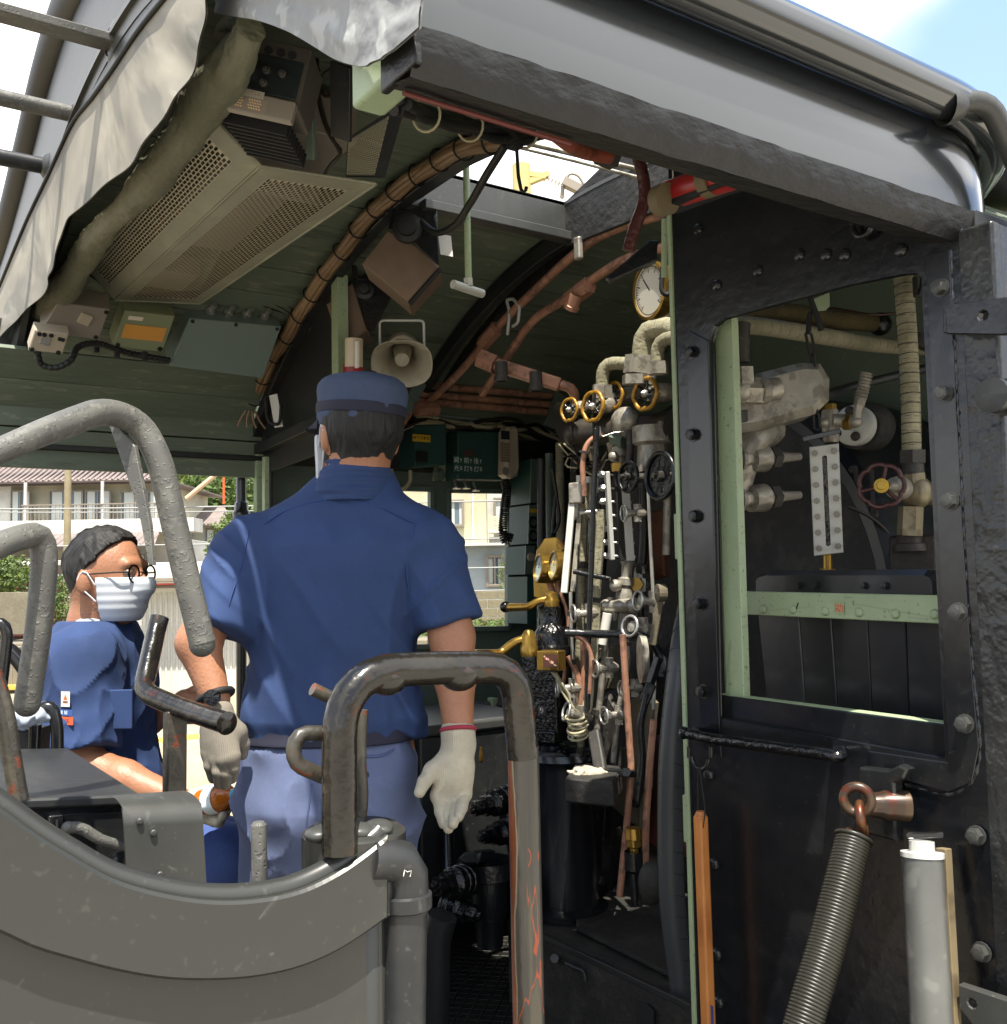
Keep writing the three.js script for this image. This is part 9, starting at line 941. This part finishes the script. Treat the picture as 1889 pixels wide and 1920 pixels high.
{ // shed, red roof, garden wall, block wall with iron fence
  const s = thing('corrugated_shed', 'white corrugated shed with a pale roof edge behind the seated man', 'shed'), d = 15; const cor = []; for (let i = 0; i < 40; i++) cor.push(0); const g = obj('wall', [obox(B(d + 1.2, -4.3, 0.0), [2.3, 2.6, 2.2], CF, UP, 0.01)], wallW, s); for (let i = 0; i < 28; i++) obj('rib', [cyl(B(d + 0.1, -5.4 + i * 0.081, -1.25), B(d + 0.1, -5.4 + i * 0.081, 1.22), 0.022, 0.022, 6)], wallW, g); wbox(d + 1.0, -4.3, 1.52, 2.7, 0.3, 2.8, wallW, s, 'roof'); wbox(d - 0.4, -4.3, 1.42, 2.75, 0.06, 0.05, alu, s, 'gutter'); wbox(d + 1.2, -2.8, 0.1, 0.9, 2.5, 2.2, M({ c: '#9fc4b4', r: 0.8 }), s, 'green_side');
  const r = thing('red_roof_building', 'low building with a red roof behind the shed', 'building'), d2 = 30; wbox(d2 + 2, -9.6, 0.4, 6, 2, 4, wallW, r, 'wall', 0.02); obj('roof', [plate([B(d2 - 0.4, -13, 1.5), B(d2 - 0.4, -6.4, 1.5), B(d2 + 3, -6.4, 2.2), B(d2 + 3, -13, 2.2)], 0.1, DN, 0)], M({ c: '#b5382c', r: 0.6 }), r);
  const rs = thing('red_slat_wall', 'dull red slatted building front at the left edge', 'building'), d3 = 26; for (let i = 0; i < 9; i++) wbox(d3, -12.4, 0.2 + i * 0.16, 4.6, 0.14, 0.1, M({ c: '#8c4a48', r: 0.7 }), rs, 'slat'); wbox(d3 + 0.3, -12.4, 0.5, 4.6, 3, 0.4, darkWood, rs, 'wall'); wbox(d3 - 1, -12.2, 1.95, 5.2, 0.12, 1.6, wallW, rs, 'awning');
  const cw = thing('concrete_wall', 'weathered grey concrete garden wall at the left edge', 'wall'); wbox(18, -9.4, 0.9, 2.3, 0.75, 0.3, conW, cw, 'wall'); 
  const bw = thing('block_wall', 'concrete block wall with an ornamental iron fence across the road', 'wall'); for (let j = 0; j < 4; j++) for (let i = 0; i < 16; i++) wbox(16, -9.9 + i * 0.41 + (j % 2) * 0.2, -1.05 + j * 0.205, 0.4, 0.195, 0.16, conW, bw, 'block', 0.008); wbox(16, -6.9, -0.22, 6.9, 0.08, 0.2, M({ c: '#c9a44a', r: 0.8 }), bw, 'coping'); wbox(16, -6.8, 0.45, 6.4, 0.05, 0.05, alu, bw, 'top_rail'); for (let i = 0; i < 40; i++) obj('picket', [obox(B(16, -9.9 + i * 0.16, 0.12), [0.02, 0.66, 0.02], CF, UP, 0)], alu, bw); for (let i = 0; i < 6; i++) obj('scroll', [place(reUV(new THREE.TorusGeometry(0.11, 0.014, 6, 20).scale(0.6, 1.9, 1)), B(15.98, -9.3 + i * 0.95, 0.12), CR, UP, mul(CF, -1))], M({ c: '#a0593a', r: 0.6 }), bw);
  const up = thing('utility_pole', 'tall concrete utility pole in front of the house', 'pole'); obj('pole', [cyl(B(24, -10.45, -1.3), B(24, -10.45, 9.5), 0.09, 0.07, 16)], M({ map: T.conc, rep: 1, c: '#d9cfb4', r: 0.9 }), up); for (const y of [5.6, 7]) obj('arm', [obox(B(24, -10.45, y), [1.6, 0.09, 0.09], CF, UP, 0.01)], alu, up);
  const u2 = thing('utility_pole', 'cream pole with arms and insulators seen through the roof hatch', 'pole'); const pc = [-11.107,6.942,-7.93]; obj('pole', [cyl([pc[0], -1.3, pc[2]], [pc[0], pc[1] + 0.15, pc[2]], 0.14, 0.13, 16)], M({ c: '#b9aa72', r: 0.8 }), u2); obj('arm', [bar([-11.16,6.78,-7.872], [-10.888,6.964,-8.25], 0.1, 0.08, UP)], M({ c: '#b9aa72', r: 0.8 }), u2); obj('arm', [bar([-11.08,6.97,-7.966], [-10.917,6.92,-8.214], 0.1, 0.08, UP)], M({ c: '#b9aa72', r: 0.8 }), u2); for (let i = 0; i < 5; i++) obj('insulator', [lathe(mid([-10.9,6.92,-8.238], [-10.774,6.811,-8.438], i / 5), sub([-10.774,6.811,-8.438], [-10.9,6.92,-8.238]), [[0, 0.02], [0.01, 0.05], [0.03, 0.05], [0.035, 0.02]], 10)], m.white, u2); obj('switch_gear', [bar([-10.787,6.856,-8.413], [-10.662,6.733,-8.613], 0.14, 0.12, UP), soft([[-10.77,6.87,-8.437],[-10.722,6.958,-8.497],[-10.666,6.926,-8.584],[-10.618,6.761,-8.674]], 0.02, 6), soft([[-10.79,6.819,-8.413],[-10.812,6.619,-8.406]], 0.03, 6)], alu, u2);
  const wires = thing('overhead_wires', 'thin overhead wires crossing in front of the houses', 'wire'); for (const [y, d4] of [[3.95, 20], [2.95, 20], [2.2, 20], [1.62, 20], [4.9, 22], [3.3, 26], [1.15, 22]]) obj('wire', [soft([B(d4, -16, y + 0.1), B(d4, -9, y - 0.03), B(d4, -4, y - 0.05), B(d4, 6, y - 0.02)], 0.016, 5, 30)], M({ c: '#8f8f8c', r: 0.6 }), wires);
  const st = thing('stay_wire', 'pale sleeved stay wire slanting down beside the black post', 'wire'); obj('sleeve', [cyl([-20.042,3.067,-5.939], [-19.505,3.761,-6.646], 0.05, 0.05, 8)], M({ c: '#c9a98a', r: 0.7 }), st);
  const yp = thing('marker_post', 'thin orange marker pole on the green slope', 'post'); obj('post', [cyl([-33.375,4.099,-11.15], [-33.314,5.001,-11.129], 0.04, 0.04, 6)], M({ c: '#c9622c', r: 0.7 }), yp);
}
{ // cream house seen through the far cab windows, on its raised plot
  struct('embankment', [obox(B(24, -1, -0.45), [16, 1.7, 16], CF, UP, 0.02)], conW);
  const h = thing('house', 'cream rendered house seen through the far cab window', 'house'), d = 24; const cr = M({ map: T.faded, rep: 0.3, c: '#c4be9f', r: 0.9 }), bl = M({ map: T.faded, rep: 0.3, c: '#b3bcbf', r: 0.9 });
  wbox(d + 3, -1.55, 3.2, 2.3, 5.6, 6, cr, h, 'wall', 0.02); wbox(d + 3.6, 0.75, 3.2, 2.3, 5.6, 6, wallW, h, 'wall', 0.02); wbox(d + 1.7, -0.2, 1.3, 3.4, 1.8, 4, bl, h, 'wall', 0.02); obj('lean_to_roof', [plate([B(d - 0.75, -1.3, 2.2), B(d - 0.75, 1.8, 2.2), B(d + 0.6, 1.8, 2.45), B(d + 0.6, -1.3, 2.45)], 0.06, DN, 0)], wallW, h); winAt(h, d - 0.06, -1.12, 2.95, 0.32, 0.6, 1); winAt(h, d + 0.55, -0.02, 2.98, 0.36, 0.7, 1); winAt(h, d - 0.36, -0.22, 1.55, 0.36, 0.68, 2); obj('down_pipe', [cyl(B(d - 0.1, -0.72, 0.4), B(d - 0.1, -0.72, 5), 0.03, 0.03, 8)], wallW, h); const bal = obj('balcony', [obox(B(d + 0.3, 0.1, 2.5), [0.9, 0.05, 0.5], CF, UP, 0.01)], wallW, h); for (let i = 0; i < 6; i++) obj('balcony_slat', [obox(B(d + 0.1, 0.1, 2.55 + i * 0.06), [0.9, 0.045, 0.02], CF, UP, 0.004)], cr, bal);
  const bw = thing('block_wall', 'low cream block wall below the cream house', 'wall'); for (let j = 0; j < 4; j++) for (let i = 0; i < 10; i++) wbox(20, -2.6 + i * 0.41 + (j % 2) * 0.2, 0.52 + j * 0.17, 0.4, 0.16, 0.16, M({ map: T.conc, rep: 0.6, c: '#c9c2ab', r: 0.95 }), bw, 'block', 0.006);
}
// foliage: many leaf sized faces; leafClump() is one spray of leaves
function leafClump(n, s, sd) { seed = sd; const pos = [], nor = []; for (let i = 0; i < n; i++) { const a = R(0, 6.28), e = Math.acos(R(-1, 1)), r = s * Math.cbrt(rnd()), c = [r * Math.sin(e) * Math.cos(a), r * Math.cos(e) * 0.8, r * Math.sin(e) * Math.sin(a)], [u, v] = basis([R(-1, 1), R(-0.2, 1), R(-1, 1)]), l = s * R(0.22, 0.4), w = l * 0.45; const A = add(c, mul(u, -l)), Bq = add(c, mul(v, w)), C = add(c, mul(u, l)), D = add(c, mul(v, -w)); pos.push(...A, ...Bq, ...C, ...A, ...C, ...D); } const g = new THREE.BufferGeometry(); g.setAttribute('position', new THREE.Float32BufferAttribute(pos, 3)); g.computeVertexNormals(); return clean(g); }
const leafM = M({ c: '#ffffff', r: 0.7, tr: 0.3 }); leafM.color.setRGB(1, 1, 1);
{ // wooded hillside
  const hill = quadGrid([-190, -1.3, -20], [-60, -1.3, -190], [-110, 46, -260], [-270, 46, -40], 24, 12, (p, u, v) => [p[0], p[1] + 5 * (n3(u * 7, v * 5, 0.4, 3) - 0.5) * v, p[2]]); struct('hillside', [hill], M({ map: T.dgreen, rep: 0.1, c: '#7a8a50', r: 1 }));
  const N = 9000, im = new THREE.InstancedMesh(leafClump(26, 1.5, 77), leafM, N), q = new THREE.Matrix4(), col = new THREE.Color(); seed = 501; for (let i = 0; i < N; i++) { const u = rnd(), v = Math.pow(rnd(), 1.6) * 0.85, P = mid(mid([-190, -1.3, -20], [-60, -1.3, -190], u), mid([-270, 46, -40], [-110, 46, -260], u), v), s = R(0.7, 1.7), t = n3(u * 60, v * 40, 1, 19); q.compose(new THREE.Vector3(P[0], P[1] + R(-0.5, 4.5) * (0.4 + t), P[2]), new THREE.Quaternion().setFromEuler(new THREE.Euler(R(0, 6), R(0, 6), R(0, 6))), new THREE.Vector3(s, s, s)); im.setMatrixAt(i, q); const k = R(0.7, 1.25); col.setRGB(lerp(0.08, 0.2, t) * k, lerp(0.13, 0.25, t) * k, lerp(0.02, 0.035, t) * k); im.setColorAt(i, col); }
  im.name = 'hillside_wood'; im.userData = { label: 'sunlit green wood covering the hillside behind the houses', category: 'wood', kind: 'stuff', keep: true }; scene.add(im);
}
function tree(label, p, h, r, sd, n, tint, group, name = 'tree') { const t = thing(name, label, name === 'tree' ? 'tree' : 'bush', group); if (name === 'tree') { obj('trunk', [cyl(p, add(p, [0.1, h * 0.6, 0]), h * 0.035, h * 0.018, 8), cyl(add(p, [0.05, h * 0.4, 0]), add(p, [r * 0.5, h * 0.75, 0.2]), h * 0.014, h * 0.006, 6), cyl(add(p, [0.05, h * 0.42, 0]), add(p, [-r * 0.5, h * 0.78, -0.2]), h * 0.014, h * 0.006, 6)], darkWood, t); } seed = sd; const g = leafClump(20, r * 0.2, sd), im = new THREE.InstancedMesh(g, leafM, n), q = new THREE.Matrix4(), col = new THREE.Color(), c0 = name === 'tree' ? h * 0.68 : h * 0.5; for (let i = 0; i < n; i++) { const a = R(0, 6.28), e = Math.acos(R(-1, 1)), k = Math.cbrt(R(0.25, 1)) * (0.8 + 0.35 * n3(a * 2, e * 2, sd, 5)); const s = R(0.7, 1.3); q.compose(new THREE.Vector3(p[0] + r * k * Math.sin(e) * Math.cos(a), p[1] + c0 + (name === 'tree' ? h * 0.34 : h * 0.5) * k * Math.cos(e), p[2] + r * k * Math.sin(e) * Math.sin(a)), new THREE.Quaternion().setFromEuler(new THREE.Euler(R(0, 6), R(0, 6), R(0, 6))), new THREE.Vector3(s, s, s)); im.setMatrixAt(i, q); const b = R(0.7, 1.25); col.setRGB(tint[0] * b, tint[1] * b, tint[2] * b); im.setColorAt(i, col); } im.name = 'crown'; im.userData.kind = 'stuff'; t.add(im); return t; }
tree('bright green tree behind the houses left of the black post', B(85, -23.5, -1.3), 13, 4.5, 61, 420, [0.10, 0.16, 0.03]);
tree('pale green tree beside the smaller tiled house', B(50, -13.2, -1.3), 6.2, 1.6, 62, 300, [0.13, 0.19, 0.04]);
tree('dark green tree seen through the window left of the cream house', B(30, -3.0, -1.3), 7.2, 2.0, 63, 360, [0.06, 0.11, 0.02]);
tree('clipped round hedge bush behind the grey garden wall', B(19.5, -9.9, 0.55), 1.6, 0.75, 64, 300, [0.10, 0.15, 0.02], null, 'bush');
tree('leafy shrub beside the end of the grey garden wall', B(19, -8.0, 0.2), 1.6, 0.5, 65, 220, [0.09, 0.15, 0.02], null, 'bush');
tree('small green shrub at the corner of the cream house', B(22.6, 0.12, 0.5), 1.5, 0.3, 66, 160, [0.13, 0.18, 0.03], null, 'bush');
tree('low green weeds at the foot of the white shed', B(14.3, -5.6, -0.5), 0.8, 0.6, 67, 160, [0.11, 0.17, 0.03], null, 'bush');
{ seed = 88; const g = leafClump(10, 0.12, 5), N = 900, im = new THREE.InstancedMesh(g, leafM, N), q = new THREE.Matrix4(), col = new THREE.Color(); for (let i = 0; i < N; i++) { const P = B(R(16.8, 19.6), R(-1.8, 2.2), 0.4 + R(0, 0.14)); q.compose(new THREE.Vector3(...P), new THREE.Quaternion().setFromEuler(new THREE.Euler(R(0, 6), R(0, 6), R(0, 6))), new THREE.Vector3(1, 1, 1)); im.setMatrixAt(i, q); col.setRGB(0.12 * R(0.7, 1.2), 0.16 * R(0.7, 1.2), 0.03); im.setColorAt(i, col); } im.name = 'grass_verge'; im.userData = { label: 'strip of bright grass below the cream house', category: 'grass', kind: 'stuff', keep: true }; scene.add(im); }

// ---------- each thing's origin at its base ----------
scene.updateMatrixWorld(true);
for (const o of [...scene.children]) {
  if (!o.isMesh && !o.isGroup) continue;
  const b = new THREE.Box3().setFromObject(o), c = new THREE.Vector3((b.min.x + b.max.x) / 2, b.min.y, (b.min.z + b.max.z) / 2);
  if (o.userData.keep) { delete o.userData.keep; continue; }
  if (o.isMesh) { o.geometry.translate(-c.x, -c.y, -c.z); o.position.copy(c); } else { for (const k of o.children) k.position.sub(c); o.position.copy(c); }
}
renderer.render(scene, camera);
